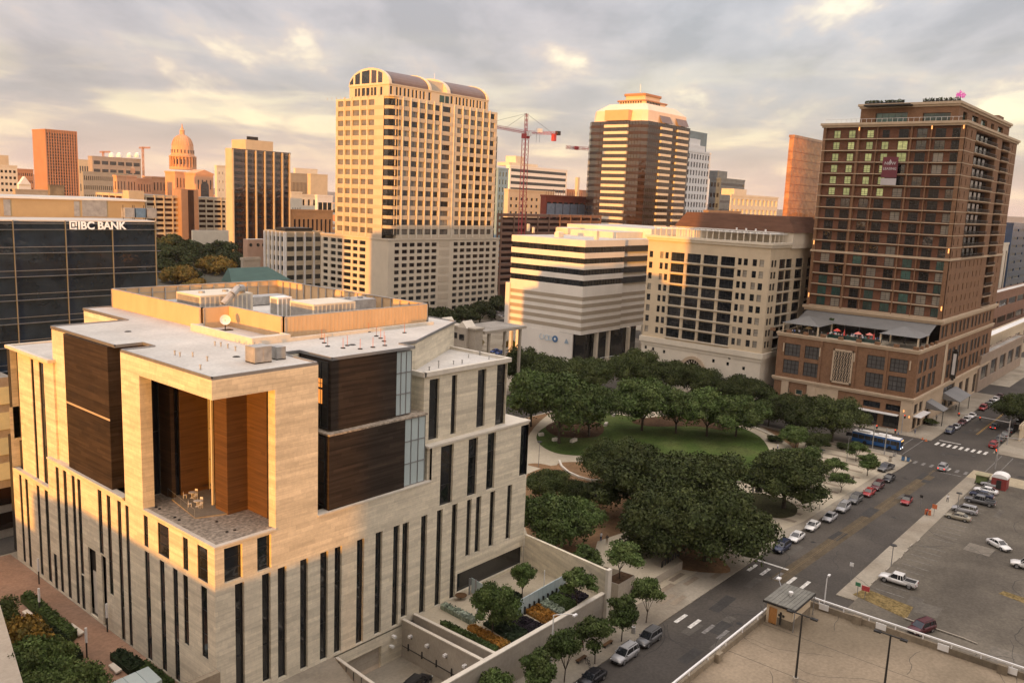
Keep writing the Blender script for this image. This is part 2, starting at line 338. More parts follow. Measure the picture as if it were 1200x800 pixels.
# ------------------------------------------------------------------ facades
WM = {}
def winmesh(w, h, nx=1, ny=1, fm=METD, gm=GL, fr=.08, dep=.12):
    w = round(w, 2); h = round(h, 2); k = (w, h, nx, ny, fm.name, gm.name, fr)
    if k in WM: return WM[k]
    b = MB(); d = dep
    b.quad((-w/2, -d*.3, 0), (w/2, -d*.3, 0), (w/2, -d*.3, h), (-w/2, -d*.3, h), 1)
    if fr > 0:
        def bar(x0, z0, x1, z1):
            b.quad((x0, -d, z0), (x1, -d, z0), (x1, -d, z1), (x0, -d, z1), 0)
            b.quad((x0, 0, z0), (x0, -d, z0), (x0, -d, z1), (x0, 0, z1), 0); b.quad((x1, -d, z0), (x1, 0, z0), (x1, 0, z1), (x1, -d, z1), 0)
            b.quad((x0, -d, z1), (x1, -d, z1), (x1, 0, z1), (x0, 0, z1), 0); b.quad((x0, 0, z0), (x1, 0, z0), (x1, -d, z0), (x0, -d, z0), 0)
        bar(-w/2, 0, -w/2+fr, h); bar(w/2-fr, 0, w/2, h); bar(-w/2+fr, 0, w/2-fr, fr); bar(-w/2+fr, h-fr, w/2-fr, h)
        for i in range(1, nx): x = -w/2+w*i/nx; bar(x-fr*.35, fr, x+fr*.35, h-fr)
        for i in range(1, ny): z = h*i/ny; bar(-w/2+fr, z-fr*.35, w/2-fr, z+fr*.35)
    WM[k] = b.mesh('window', [fm, gm]); return WM[k]
def P(face, pl, u, z, n=0.):
    # point on a wall: face '-Y' (u = x), '-X' (u = y), '+X' (u = y), '+Y' (u = x); n = distance outward
    if face == '-Y': return (u, pl-n, z)
    if face == '-X': return (pl-n, u, z)
    if face == '+X': return (pl+n, u, z)
    return (u, pl+n, z)
ROT = {'-Y': 0., '-X': -math.pi/2, '+X': math.pi/2, '+Y': math.pi}
def facade(mb, face, pl, u0, u1, z0, z1, ops, dep=.35, m=0, mr=None):
    mr = m if mr is None else mr
    def Q(a, b, c, d, mi):
        if face in ('-X', '+Y'): mb.quad(b, a, d, c, mi)
        else: mb.quad(a, b, c, d, mi)
    us = sorted({u0, u1, *[round(max(u0, min(u1, o[i])), 3) for o in ops for i in (0, 1)]})
    zs = sorted({z0, z1, *[round(max(z0, min(z1, o[i])), 3) for o in ops for i in (2, 3)]})
    for j in range(len(zs)-1):
        a, b = zs[j], zs[j+1]; zc = (a+b)/2
        row = [o for o in ops if o[2] < zc < o[3]]; st = None
        for i in range(len(us)-1):
            uc = (us[i]+us[i+1])/2; hole = any(o[0] < uc < o[1] for o in row)
            if not hole and st is None: st = us[i]
            if hole and st is not None: Q(P(face, pl, st, a), P(face, pl, us[i], a), P(face, pl, us[i], b), P(face, pl, st, b), m); st = None
        if st is not None: Q(P(face, pl, st, a), P(face, pl, u1, a), P(face, pl, u1, b), P(face, pl, st, b), m)
    for o in ops:
        a, b, c, d = o[:4]
        Q(P(face, pl, a, c), P(face, pl, a, d), P(face, pl, a, d, -dep), P(face, pl, a, c, -dep), mr)
        Q(P(face, pl, b, d), P(face, pl, b, c), P(face, pl, b, c, -dep), P(face, pl, b, d, -dep), mr)
        Q(P(face, pl, a, d), P(face, pl, b, d), P(face, pl, b, d, -dep), P(face, pl, a, d, -dep), mr)
        Q(P(face, pl, b, c), P(face, pl, a, c), P(face, pl, a, c, -dep), P(face, pl, b, c, -dep), mr)
def windows(parent, face, pl, ops, dep=.35, nx=1, ny=1, fm=METD, gm=GL, fr=.08, name='window', pick=None):
    for i, o in enumerate(ops):
        a, b, c, d = o[:4]; g = gm if pick is None else pick(i, o)
        place(winmesh(b-a, d-c, nx, ny, fm, g, fr), name, P(face, pl, (a+b)/2, c, -dep), parent, ROT[face])
def grid(u0, u1, z0, z1, nc, nr, wf, hf, zo=.5):
    du = (u1-u0)/nc; dz = (z1-z0)/nr; o = []
    for j in range(nr):
        for i in range(nc):
            c = u0+du*(i+.5); b = z0+dz*j+dz*(1-hf)*zo
            o.append((round(c-du*wf/2, 3), round(c+du*wf/2, 3), round(b, 3), round(b+dz*hf, 3)))
    return o
def joined(parent, jobs, mats, name='window', fr=True):
    # small panes of a far building, joined: jobs = (face, plane, ops, depth)
    b = MB()
    for face, pl, ops, dep in jobs:
        for o in ops:
            a, c, z0, z1 = o[:4]; q = [P(face, pl, a, z0, -dep+.03), P(face, pl, c, z0, -dep+.03), P(face, pl, c, z1, -dep+.03), P(face, pl, a, z1, -dep+.03)]
            if face in ('-X', '+Y'): q = [q[1], q[0], q[3], q[2]]
            b.quad(*q)
    return b.build(name, mats, parent, kind='stuff')
def shell(mb, X0, Y0, X1, Y1, z0, z1, fl, fr_, dep=.35, m=0, mtop=1, back=0):
    # walls of a block: windows cut in the -X and -Y sides, plain other sides, roof
    facade(mb, '-X', X0, Y0, Y1, z0, z1, fl, dep, m); facade(mb, '-Y', Y0, X0, X1, z0, z1, fr_, dep, m)
    mb.quad((X1, Y0, z0), (X1, Y1, z0), (X1, Y1, z1), (X1, Y0, z1), m); mb.quad((X1, Y1, z0), (X0, Y1, z0), (X0, Y1, z1), (X1, Y1, z1), m)
    mb.quad((X0, Y0, z1), (X1, Y0, z1), (X1, Y1, z1), (X0, Y1, z1), mtop)
def band(mb, X0, Y0, X1, Y1, z0, z1, out=.3, m=0):
    # ring of moulding round a block
    mb.box(X0-out, Y0-out, z0, X1+out, Y0, z1, m); mb.box(X0-out, Y0, z0, X0, Y1+out, z1, m)
    mb.box(X1, Y0, z0, X1+out, Y1+out, z1, m); mb.box(X0, Y1, z0, X1, Y1+out, z1, m)
def text_mesh(txt, size, mat, face='-Y', loc=(0, 0, 0), parent=None, name='lettering', ext=.06, bold=0., label=None, align='LEFT', vertical=False):
    cu = bpy.data.curves.new(name, 'FONT'); cu.body = txt; cu.size = size; cu.extrude = ext; cu.offset = bold; cu.align_x = align; cu.resolution_u = 3
    t = bpy.data.objects.new(name+'_tmp', cu); C.objects.link(t); bpy.context.view_layer.update()
    me = bpy.data.meshes.new_from_object(t.evaluated_get(bpy.context.evaluated_depsgraph_get())); bpy.data.objects.remove(t)
    R_ = Matrix.Rotation(ROT[face], 4, 'Z') @ Matrix.Rotation(math.pi/2, 4, 'X'); me.transform(R_); me.materials.clear(); me.materials.append(mat)
    return place(me, name, loc, parent)
# ================================================================== COURTHOUSE
ch = thing('courthouse', 'striped limestone courthouse with tall slot windows and a cut-out corner terrace', 'courthouse', (48.2, 82.5, 0))
def pxY(face_pl, lst):
    o = []
    for xl, xr, yt, yb in lst:
        _, zt = OY(xl, yt, face_pl); zb = OY(xl, yb, face_pl)[1] if yb else 1.0
        o.append((sX(xl, face_pl, zt), sX(xr, face_pl, zt), zb, zt))
    return o
def pxX(pl, lst):
    o = []
    for xl, xr, yt, yb in lst:
        _, zt = OX(xl, yt, pl); xb = xl+2; zb = OX(xb+1, yb, pl)[1] if yb else .6
        a, b = sY(xr, pl, zt), sY(xl, pl, zt); o.append((a, b, zb, zt))
    return o
YF = 82.5; XF = 48.2; HI = .95
low = pxY(YF, [(275.3, 286, 684.7, None), (307, 317, 673.5, None), (325.5, 335.7, 666, 796), (351.8, 361, 656.5, 785.5), (375.4, 384.6, 648, 774.5), (392.3, 400.8, 641.8, 766), (418.5, 427, 633, 754.8),
    (440.3, 448.3, 624.5, 743.5), (461.3, 468.5, 617, 733.8), (472, 479.5, 613.5, 723.5), (493.8, 501, 605, 718.5), (512.3, 519, 598.3, 709.5), (530, 536.5, 591.5, 701), (547.5, 553, 586, 651.8), (558.3, 564.3, 582.5, 647.3), (574.8, 580.5, 576.5, 640.3), (595, 600.5, 569, 631.6)])
row1 = pxY(YF, [(262.5, 284, 643, 684), (301.3, 317.7, 630.5, 670.5)])
rowR = pxY(YF, [(517, 532, 523.5, 593), (549.5, 560.5, 515, 581.5), (572, 581.5, 508.5, 574)])
cornerL = (101.7, 103.6, 16.2, 24.6)
dark_low = (88.0, 103.4, 1.0, 4.1)
walls = MB()
ops = low+row1
facade(walls, '-Y', YF, XF, 82.0, 0, 20, [o for o in ops if o[1] < 82], .5)
facade(walls, '-Y', YF, 82.0, 103.6, 0, 25, [o for o in ops if o[0] > 82]+rowR+[cornerL, dark_low], .5)
frame_l = pxX(XF, [(168, 173, 602.5, 640), (184.5, 197.5, 611, 649), (214, 220, 628, 667), (231, 243, 637, 678), (169.5, 175, 644.5, 770), (187, 192.5, 655, 783), (202.5, 208, 664.5, 795), (214.5, 220, 672, 754), (235.5, 242.5, 685, 769)])
long_l = pxX(XF, [(64.7, 68.5, 546, 689), (73.5, 77.5, 550, 696), (83.5, 87.3, 556, 703), (90, 94, 560, 671), (94.7, 98.7, 671.5, 713), (114, 118.7, 572.5, 647), (124.5, 129, 579, 694), (137, 141.5, 585.5, 749), (146.5, 150.5, 591, 755)])
doors_l = pxX(XF, [(103, 112, 640, 718), (118.5, 124, 649.5, 733)])
far_l = pxX(XF, [(22, 25, 555, 655), (29, 32.3, 560, 661), (42.5, 46, 567.5, 670), (52, 56, 573, 678)])
blk = pxX(XF, [(62.7, 66.5, 647.5, 690)])
allx = frame_l+long_l+doors_l+blk
facade(walls, '-X', XF, YF, 127.6, 0, 20, [o for o in allx if o[1] < 127.6], .22)
facade(walls, '-X', XF, 127.6, 140.0, 0, 15.4, [o for o in far_l if o[1] > 127.6]+[o for o in blk if o[0] > 127.6], .22)
walls.quad((103.6, YF, 0), (103.6, 141.2, 0), (103.6, 141.2, 25), (103.6, YF, 25)); walls.quad((103.6, 141.2, 0), (XF, 141.2, 0), (XF, 141.2, 25), (103.6, 141.2, 25))
walls.quad((XF, 140, 0), (XF, 140, 15.4), (XF, 141.2, 15.4), (XF, 141.2, 0))
# frame: right column, left column, slab over the terrace
cz = 20.0
walls.box(56.2, YF, 20, 62.3, 83.9, 37.1); walls.box(61.6, 83.9, 20, 62.3, 103.6, 37.1)
walls.box(XF, 98.9, 20, 49.7, 103.6, 37.1); walls.box(49.7, 102.9, 20, 62.3, 103.6, 37.1)
walls.box(XF, YF, 37.1, 62.3, 103.6, 39.3)
# white pier between dark box and NW block, recess backs
walls.box(49.0, 121.0, 20, 62, 126, 39.2); 
# tiers to the right
t2o = pxY(83.6, [(503.7, 515.3, 445, 516), (529.9, 536.2, 440, 509), (560.4, 570.3, 433.7, 501)])
facade(walls, '-Y', 83.6, 81.2, 99.0, 25, 35.1, t2o+[(96.6, 98.9, 25.3, 34.9)], .5)
walls.quad((99.0, 83.6, 25), (99.0, 97, 25), (99.0, 97, 35.1), (99.0, 83.6, 35.1)); walls.quad((81.2, 86.9, 20), (81.2, 83.6, 20), (81.2, 83.6, 35.1), (81.2, 86.9, 35.1))
walls.prism([(62.3, 90.5), (79.2, 90.5), (79.2, 86.9), (82.5, 86.9), (101.2, 97.4), (101.2, 141.2), (60, 141.2), (60, 124), (62, 104)], 25, 39.2)
walls.box(62.3, 90.0, 20, 81.2, 91, 25.2); walls.box(81.5, 82.9, 20, 82.0, 92, 25)
# NW block
nwo = pxX(48.7, [(35.5, 38.8, 420, 565), (45, 50.5, 423.5, 569)])
facade(walls, '-X', 48.7, 125.3, 138.2, 15.4, 34.5, nwo, .25)
walls.quad((48.7, 125.3, 15.4), (60, 125.3, 15.4), (60, 125.3, 34.5), (48.7, 125.3, 34.5)); walls.quad((60, 141.2, 20), (48.7, 141.2, 20), (48.7, 141.2, 34.5), (60, 141.2, 34.5))
walls.quad((49.4, 138.2, 15.4), (48.7, 138.2, 15.4), (48.7, 138.2, 34.5), (49.4, 138.2, 34.5))
walls.build('stone_wall', [STONE], ch)
# inner block (keeps openings dark)
MB().box(49.4, 83.6, .1, 102.9, 145.9, 19.5).build('interior', [INT], ch)
MB().box(82.2, 84.7, 19.9, 102.9, 145.9, 24.5).box(82.3, 85, 25.3, 98.4, 100, 34.6).box(49.6, 126, 19.9, 60, 145, 34).build('interior', [INT], ch)
win = low+row1
windows(ch, '-Y', YF, win+rowR, .5, 1, 3, fr=.10)
windows(ch, '-Y', YF, [cornerL, dark_low], .5, 1, 1, fr=.06); windows(ch, '-Y', 83.6, t2o+[(96.6, 98.9, 25.3, 34.9)], .5, 1, 3, fr=.1)
windows(ch, '-X', XF, frame_l+long_l+far_l, .20, 1, 3, fr=.05); windows(ch, '-X', XF, blk, .2, 1, 2, fr=.1, name='door')
windows(ch, '-X', 48.7, nwo, .22, 1, 3, fr=.1)
for a, b, c, d in doors_l:
    q = MB().box(XF+.55, a, c, XF+.75, b, d-3.5, 0).build('entrance_panel', [STONE2], ch); MB().box(XF+.5, a, d-3.5, XF+.7, b, d, 0).build('grille', [METD], ch)
# ledges and copings
led = MB()
led.box(XF-.12, 104.2, 20, 49.1, 127.6, 20.25); led.box(XF-.12, 127.6, 15.4, 48.75, 140.1, 15.6)
led.box(81.2, YF-.15, 25, 103.8, 83.65, 25.3); led.box(99, 83.6, 25, 103.8, 141.2, 25.25)
led.box(XF-.1, YF-.12, 20.0, 56.2, YF+.5, 20.22); led.box(XF-.1, YF+.5, 20.0, XF+.5, 98.9, 20.22)
led.box(62.3, YF-.12, 20, 82, 84.0, 20.22); led.box(81, 83.3, 35.1, 99.6, 83.9, 35.75); led.box(99.1, 83.9, 35.1, 99.6, 97, 35.75); led.box(80.8, 83.3, 35.1, 81.3, 87, 35.75)
led.box(47.9, 125.0, 34.5, 48.5, 140.8, 34.95); led.box(48.5, 140.3, 34.5, 60, 140.8, 34.95); led.box(48.5, 125.0, 34.5, 60, 125.3, 34.95)
led.build('coping', [STONE2], ch)
# roof deck
rp = [(48.2, 82.5), (62.3, 82.5), (62.3, 90.3), (65.2, 90.3), (65.2, 83.6), (79.3, 83.6), (79.3, 86.8), (82.5, 86.8), (101.4, 97.2), (101.4, 141.6), (60, 141.6), (60, 126.1), (48.9, 126.1), (48.9, 106.6), (52.6, 106.6), (52.6, 103.6), (48.2, 103.6)]
rf = MB().prism(rp, 39.3, 39.5, 1, 0, True)
rf.box(81.2, 83.9, 35.05, 99.1, 97, 35.3, 0); rf.box(48.6, 125.3, 34.5, 60, 140.3, 34.7, 0); rf.box(99.5, 97, 24.9, 103.6, 141.2, 25.1, 0)
rf.build('roof', [ROOFW, MET], ch)
ed = MB()
for i in range(len(rp)):
    a = Vector((*rp[i], 39.55)); b = Vector((*rp[(i+1) % len(rp)], 39.55)); d = (b-a).normalized(); n = Vector((-d.y, d.x, 0))*.16
    ed.prism([(a.x, a.y), (b.x, b.y), (b.x+n.x, b.y+n.y), (a.x+n.x, a.y+n.y)], 39.5, 39.68, 0)
ed.build('roof_edge', [MET], ch)
# raised parapet steps on the roof
pr = MB(); pr.box(62.6, 97, 39.5, 68.6, 97.4, 40.5); pr.box(62.6, 97.4, 39.5, 63.0, 112.6, 40.5); pr.box(63, 112.2, 39.5, 64.4, 112.6, 40.4); pr.box(68.2, 97.4, 39.5, 68.6, 99, 40.5); pr.box(68.6, 97.0, 39.5, 96, 97.4, 40.0)
pr.box(63.0, 97.4, 39.5, 68.2, 99.3, 40.3)
pr.build('roof_parapet', [STONE2], ch)
# dark stone boxes
d1 = MB(); d1.box(48.55, 107.9, 20.25, 60, 121.0, 39.25, 0); d1.box(52.6, 103.7, 20.25, 60, 107.9, 39.25, 0); o = d1.build('dark_stone_box', [DARKST], ch)
MB().box(48.5, 107.8, 29.55, 48.56, 121, 29.8, 0).build('joint', [TRIM], ch)
d2 = MB(); d2.box(65.2, 83.7, 30.3, 76.1, 90.3, 39.25, 0); d2.build('dark_stone_box', [DARKST], ch)
d3 = MB(); d3.box(64.2, 82.75, 20.25, 77.0, 90.3, 29.9, 0); d3.build('dark_stone_box', [DARKST], ch)
MB().box(64.2, 82.7, 29.9, 81.2, 90, 30.12).build('ledge', [ROOFG], ch)
# glass return of the dark boxes and the recess beside the frame
windows(ch, '-X', 65.2, [(84.2, 88.6, 30.4, 39.0)], -.05, 3, 3, fm=METD, gm=GL, fr=.12); windows(ch, '-X', 64.2, [(83.4, 88, 20.6, 29.6)], -.05, 2, 3, gm=GLBR, fr=.14)
MB().box(62.3, 90.1, 20.2, 64.9, 90.4, 39.2).build('recess_wall', [STONE], ch)
# orange reflection on the return glass, put in as glowing panes
MB().box(65.05, 85.4, 33.5, 65.1, 86.9, 35.3).box(65.05, 85.4, 35.6, 65.1, 86.9, 36.7).build('reflection_pane', [SCONCE2 if 'SCONCE2' in globals() else pm('painted_orange_reflection', (.5, .2, .05), .6, .1, 1, emit=(1, .33, .06), es=.7)], ch)  # either material stands in for the orange reflection
# frosted glass bays
for (x0, x1, y, z0, z1) in ((76.1, 79.0, 83.9, 30.3, 39.1), (77.0, 81.0, 82.95, 20.3, 29.8)):
    MB().box(x0, y+.1, z0, x1, 90, z1).build('bay_core', [GLW], ch)
    for i in range(3):
        for j in range(3):
            a = x0+(x1-x0)*i/3; b = x0+(x1-x0)*(i+1)/3; c = z0+(z1-z0)*j/3; d = z0+(z1-z0)*(j+1)/3
            place(winmesh(b-a-.02, d-c-.02, 1, 1, MET, GLW, .05), 'glass_panel', ((a+b)/2, y+.08, c), ch, 0)
# corner terrace interior
tf = MB().box(48.7, 83.0, 20.0, 61.6, 102.9, 20.08).build('terrace_gravel', [ROOFG], ch)
MB().prism([(51.2, 91.9), (52.6, 101), (54.5, 102.8), (57.7, 102.5), (57.2, 93.5), (55, 90.5)], 20.08, 20.22).build('terrace_paving', [PAVE], ch)
w = MB(); w.box(52.6, 100.0, 20.1, 53.1, 102.9, 37.1); w.box(53.9, 100.1, 20.1, 57.8, 102.9, 37.1)
w.box(54.7, 90.4, 20.1, 61.6, 93.2, 37.1); w.box(57.5, 86.2, 20.1, 61.6, 90.4, 37.1); w.build('cedar_wall', [WOOD], ch)
windows(ch, '-Y', 102.85, [(49.8, 52.5, 20.2, 37.0)], 0, 1, 2, fr=.1); windows(ch, '-Y', 100.7, [(53.1, 53.9, 20.2, 37.0)], 0, 1, 3, fr=.06)
windows(ch, '-X', 57.9, [(93.4, 99.9, 20.2, 37.0)], 0, 3, 4, gm=GLBR, fr=.12)
MB().box(54.95, 94.3, 20.1, 55.2, 94.55, 37.1).box(57.8, 99.7, 20.1, 58.1, 100.0, 37.1).build('column', [STONE2], ch)
MB().box(57.5, 84.0, 20.1, 61.6, 86.15, 37.1).build('dark_panel', [DARKST], ch)
lt = MB()
for t in range(5): p = Vector((52.6, 101.1, 20.2)).lerp(Vector((51.3, 92.2, 20.2)), t/4); lt.tube(p, p+Vector((0, 0, 1.0)), .014, n=4)
lt.tube((52.6, 101.1, 21.25), (51.3, 92.2, 21.2), .02, n=4); lt.build('railing', [GALV], ch)
# roof things of the penthouse: ribbed metal screen with plant inside
pz0, pz1 = 39.5, 42.5
pp = [(64.6, 141.4), (64.6, 113.0), (69.0, 113.0), (69.0, 99.3), (97.0, 99.3), (97.0, 141.4)]
sc_ = MB()
for i in range(len(pp)):
    a = Vector((*pp[i], 0)); b = Vector((*pp[(i+1) % len(pp)], 0)); d = (b-a).normalized(); n = Vector((-d.y, d.x, 0))*.18
    sc_.prism([(a.x, a.y), (b.x, b.y), (b.x+n.x, b.y+n.y), (a.x+n.x, a.y+n.y)], pz0, pz1, 0)
sc_.build('penthouse_screen', [PENT], ch)
rb = MB(); fr2 = MB()
for i in (3,):
    a = Vector((*pp[i], 0)); b = Vector((*pp[(i+1) % len(pp)], 0)) if i else Vector((*pp[1], 0)); L_ = (b-a).length; d = (b-a).normalized(); n = Vector((d.y, -d.x, 0))
    k = int(L_/.7)
    for j in range(k):
        p = a+d*(j+.5)*L_/k; rb.prism([(p.x-.03, p.y-.03), (p.x+.03, p.y-.03), (p.x+.03, p.y+.03), (p.x-.03, p.y+.03)], pz0+.1, pz1-.05)
rb.build('screen_rib', [PENT], ch, kind='stuff')
for i in range(len(pp)):
    a = Vector((*pp[i], 0)); b = Vector((*pp[(i+1) % len(pp)], 0)); L_ = (b-a).length; d = (b-a).normalized(); n = Vector((-d.y, d.x, 0)); k = max(1, int(L_/2.2))
    for j in range(k+1):
        p = a+d*j*L_/k+n*.35; fr2.box(p.x-.09, p.y-.09, pz0, p.x+.09, p.y+.09, pz1-.1)
    if i not in (1, 2, 3, 4): fr2.tube(a+n*.4+Vector((0, 0, pz1-.9)), b+n*.4+Vector((0, 0, pz1-.9)), .06, n=4)
    fr2.prism([(a.x, a.y), (b.x, b.y), (b.x+n.x*.3, b.y+n.y*.3), (a.x+n.x*.3, a.y+n.y*.3)], pz1, pz1+.1)
fr2.build('screen_frame', [GALV], ch)
def rthing(mb, name, mats, label, cat, group=None): return solo(mb, name, mats, label, cat, group)
def hvac(x, y, z, w, d, h, label, duct=True, name='rooftop_unit', mat=None):
    t = thing(name, label, 'rooftop unit', (x, y, z)); b = MB(); m = mat or METW
    b.box(x-w/2, y-d/2, z+.15, x+w/2, y+d/2, z+h); b.build('housing', [m], t)
    b = MB()
    for i in range(max(2, int(w/.8))): a = x-w/2+.15+i*(w-.3)/max(2, int(w/.8)); b.box(a, y-d/2-.03, z+.35, a+.5, y-d/2+.02, z+h-.25)
    b.box(x-w/2-.03, y-d/2+.3, z+.4, x-w/2+.02, y+d/2-.3, z+h-.3); b.build('grille', [GALV], t)
    b = MB(); b.box(x-w/2, y-d/2, z, x-w/2+.15, y+d/2, z+.15); b.box(x+w/2-.15, y-d/2, z, x+w/2, y+d/2, z+.15); b.build('skid', [METD], t)
    if duct: MB().lathe(x+w*.2, y, [(0.01, z+h+.32), (.45, z+h+.3), (.5, z+h)], 10).lathe(x-w*.25, y, [(0.01, z+h+.32), (.45, z+h+.3), (.5, z+h)], 10).build('fan_hood', [GALV], t)
    return t
hvac(71.5, 121, 39.5, 9, 7, 4.2, 'large tan rooftop unit with a curved duct inside the roof screen', mat=CREAM2)
hvac(78.8, 114, 39.5, 2.6, 2.2, 3.8, 'small ribbed white unit between the two large rooftop units', False)
hvac(82.0, 107.5, 39.5, 8, 6, 3.6, 'flat topped tan plant box in the middle of the roof screen', False, mat=CREAM2)
hvac(92.0, 112.0, 39.5, 6, 4, 2.9, 'low grey cooling unit right of the flat plant box', mat=GALV)
hvac(74, 133, 39.5, 8, 3, 1.6, 'long low grey duct housing at the back left of the roof screen', False, mat=GALV)
hvac(88, 132, 39.5, 7, 3, 1.6, 'long low grey duct housing at the back right of the roof screen', False, mat=GALV)
dk = MB(); pts = [(69.5, 116.6, 40.6), (70, 116.2, 42.4), (71.5, 116.2, 43.8), (73, 117, 44.6), (74.4, 118, 44.5), (75, 119, 43.4)]
for i in range(len(pts)-1): dk.tube(pts[i], pts[i+1], .55, n=10)
rthing(dk, 'curved_duct', [GALV], 'curved silver air duct looping over the tan rooftop unit', 'duct')
hx, hy = G(303, 424, 39.5)
hvac(hx, hy, 39.5, 2.3, 2.0, 2.0, 'silver boxy fan unit alone near the front edge of the courthouse roof', False, mat=GALV)
hvac(hx+2.9, hy+.3, 39.5, 1.3, 1.5, 1.6, 'small grey unit just right of the silver fan unit', False, mat=GALV)
dx, dy = G(264, 387, 39.5)
t = thing('satellite_dish', 'white satellite dish in the corner of the roof screen', 'satellite dish', (dx, dy, 39.5))
MB().lathe(0, 0, [(0.01, .0), (.4, .06), (.72, .26), (.76, .27), (.72, .22), (.4, .02)], 16).build('dish', [METW], None)
o = bpy.data.objects['dish']; o.parent = t; o.location = (0, 0, 1.5); o.rotation_euler = (math.radians(-68), 0, math.radians(-25)); o.rotation_euler = (math.radians(70), 0, math.radians(-28))
MB().tube((dx, dy, 39.5), (dx, dy, 41.0), .07).box(dx-1.0, dy-.5, 39.5, dx+1.0, dy+.5, 39.62).build('mast', [METD], t)
# little roof posts and drains
def roofpost(x, y, z, h, n, lab, grp, mat):
    t = thing('roof_marker_post', lab, 'roof post', (x, y, z), grp)
    MB().lathe(x, y, [(.01, z+.12), (.32, z+.1), (.34, z)], 8).build('base', [BLACK], t); MB().tube((x, y, z+.1), (x, y, z+h), .032, n=5).build('post', [mat], t); return t
for i, (px, py) in enumerate([(377, 397), (380, 402), (384, 406), (402, 408), (407, 405), (422, 409), (437, 407), (432, 389), (441, 394), (446, 396.5), (450, 400), (451, 405), (474, 390)]):
    x, y = G(px, py, 39.5); roofpost(x, y, 39.5, 1.4, i, 'thin orange post on a round black base on the courthouse roof', 'orange marker posts on the courthouse roof', ORANGE)
for i, (px, py, z) in enumerate([(205, 416, 39.5), (211, 418, 39.5), (226, 418, 39.5), (243, 423, 39.5), (235, 433, 39.5), (252, 405, 39.5), (259, 406, 39.5), (267, 408, 39.5), (276, 411, 39.5), (298, 406, 39.5), (304, 407, 39.5), (503, 434, 35.3), (514, 431, 35.3), (514, 427, 35.3), (531.5, 427, 35.3), (541.5, 426, 35.3), (549, 419, 35.3), (562, 416, 35.3), (573, 421, 35.3)]):
    x, y = G(px, py, z); t = tag(MB().tube((x, y, z), (x, y, z+.55), .09, n=6).lathe(x, y, [(.01, z+.62), (.16, z+.6), (.16, z+.52)], 8).build('roof_vent', [GALV]), 'short grey vent pipe standing on the pale courthouse roof', 'vent pipe', 'vent pipes on the courthouse roof')
for i, (px, py, z, l) in enumerate([(150, 388.5, 39.5, 'dark round roof drain near the left end of the courthouse roof'), (277, 418, 39.5, 'dark roof drain beside the silver fan unit'), (549, 429.5, 35.3, 'dark drain on the lower white roof terrace'), (413, 404, 39.5, 'dark roof drain among the orange marker posts')]):
    x, y = G(px, py, z); solo(MB().lathe(x, y, [(.01, z+.10), (.35, z+.08), (.5, z)], 10), 'roof_drain', [BLACK], l, 'roof drain')
# terrace tables and chairs
def cafe(x, y, z, lab):
    t = thing('cafe_table', lab, 'table', (x, y, z), 'cafe tables on the corner terrace')
    MB().lathe(x, y, [(.01, z+.75), (.45, z+.75), (.45, z+.71), (.01, z+.71)], 12).build('table_top', [METW], t); MB().tube((x, y, z), (x, y, z+.72), .04).lathe(x, y, [(.01, z+.03), (.25, z+.02), (.25, z)], 8).build('pedestal', [METW], t)
    for k in range(3):
        a = k*2.1+.5; cx_, cy_ = x+.85*math.cos(a), y+.85*math.sin(a)
        c = thing('cafe_chair', 'white metal chair beside a small terrace table', 'chair', (cx_, cy_, z), 'chairs on the corner terrace', a)
        for nm, b in (('seat', MB().box(-.2, -.2, .44, .2, .2, .47)), ('backrest', MB().box(.17, -.2, .6, .2, .2, .88)), ('leg', MB().tube((-.18, -.18, 0), (-.18, -.18, .44), .018, n=4)), ('leg', MB().tube((-.18, .18, 0), (-.18, .18, .44), .018, n=4)), ('leg', MB().tube((.19, -.18, 0), (.19, -.18, .88), .018, n=4)), ('leg', MB().tube((.19, .18, 0), (.19, .18, .88), .018, n=4))):
            o = b.build(nm, [METW], None); o.parent = c
x, y = G(225, 583, 20.22); cafe(x, y, 20.22, 'small white round table by the cedar wall on the terrace'); x, y = G(231, 593, 20.22); cafe(x, y, 20.22, 'small white round table nearer the terrace edge')
for i, (px, py) in enumerate([(183, 594), (187, 596), (205, 606), (210, 609), (254, 611), (266, 623), (275, 621)]):
    x, y = G(px, py, 20.1); solo(MB().lathe(x, y, [(.01, 20.2), (.16, 20.19), (.2, 20.08)], 8), 'terrace_drain', [BLACK], 'small dark drain cover in the terrace gravel', 'drain', 'drain covers in the terrace gravel')
# ================================================================== COURT GARDEN SOUTH OF THE COURTHOUSE
GZ = 1.0
walls2 = MB()
walls2.box(60, 61.7, 0, 96.6, 62.15, 5.2); gw = thing('garden_wall', 'long tan wall between the courthouse garden and the street trees', 'wall', (60, 61.7, 0))
walls2.build('wall_face', [CONC], gw); MB().box(59.8, 61.6, 5.2, 96.6, 62.25, 5.36).build('coping', [STONE2], gw)
ew = thing('end_wall', 'tall travertine wall closing the east end of the courthouse garden', 'wall', (97, 62, 0))
b = MB(); e0 = Vector((103.8, 82.4, 0)); e1 = Vector((96.9, 61.6, 0)); n = Vector((.45, -.12, 0))
def sl(p, z): return (p.x, p.y, z)
b.quad(sl(e0, 0), sl(e1, 0), sl(e1, 8.6), sl(e0, 5.9)); b.quad(sl(e1+n, 0), sl(e0+n, 0), sl(e0+n, 5.9), sl(e1+n, 8.6)); b.quad(sl(e0, 5.9), sl(e1, 8.6), sl(e1+n, 8.6), sl(e0+n, 5.9)); b.quad(sl(e1, 0), sl(e1+n, 0), sl(e1+n, 8.6), sl(e1, 8.6))
b.f = [f[::-1] for f in b.f]; b.build('wall_face', [STONE], ew)
b = MB(); b.box(96.5, 61.2, 0, 97.4, 61.7, 8.9); b.build('end_pier', [STONE2], ew)
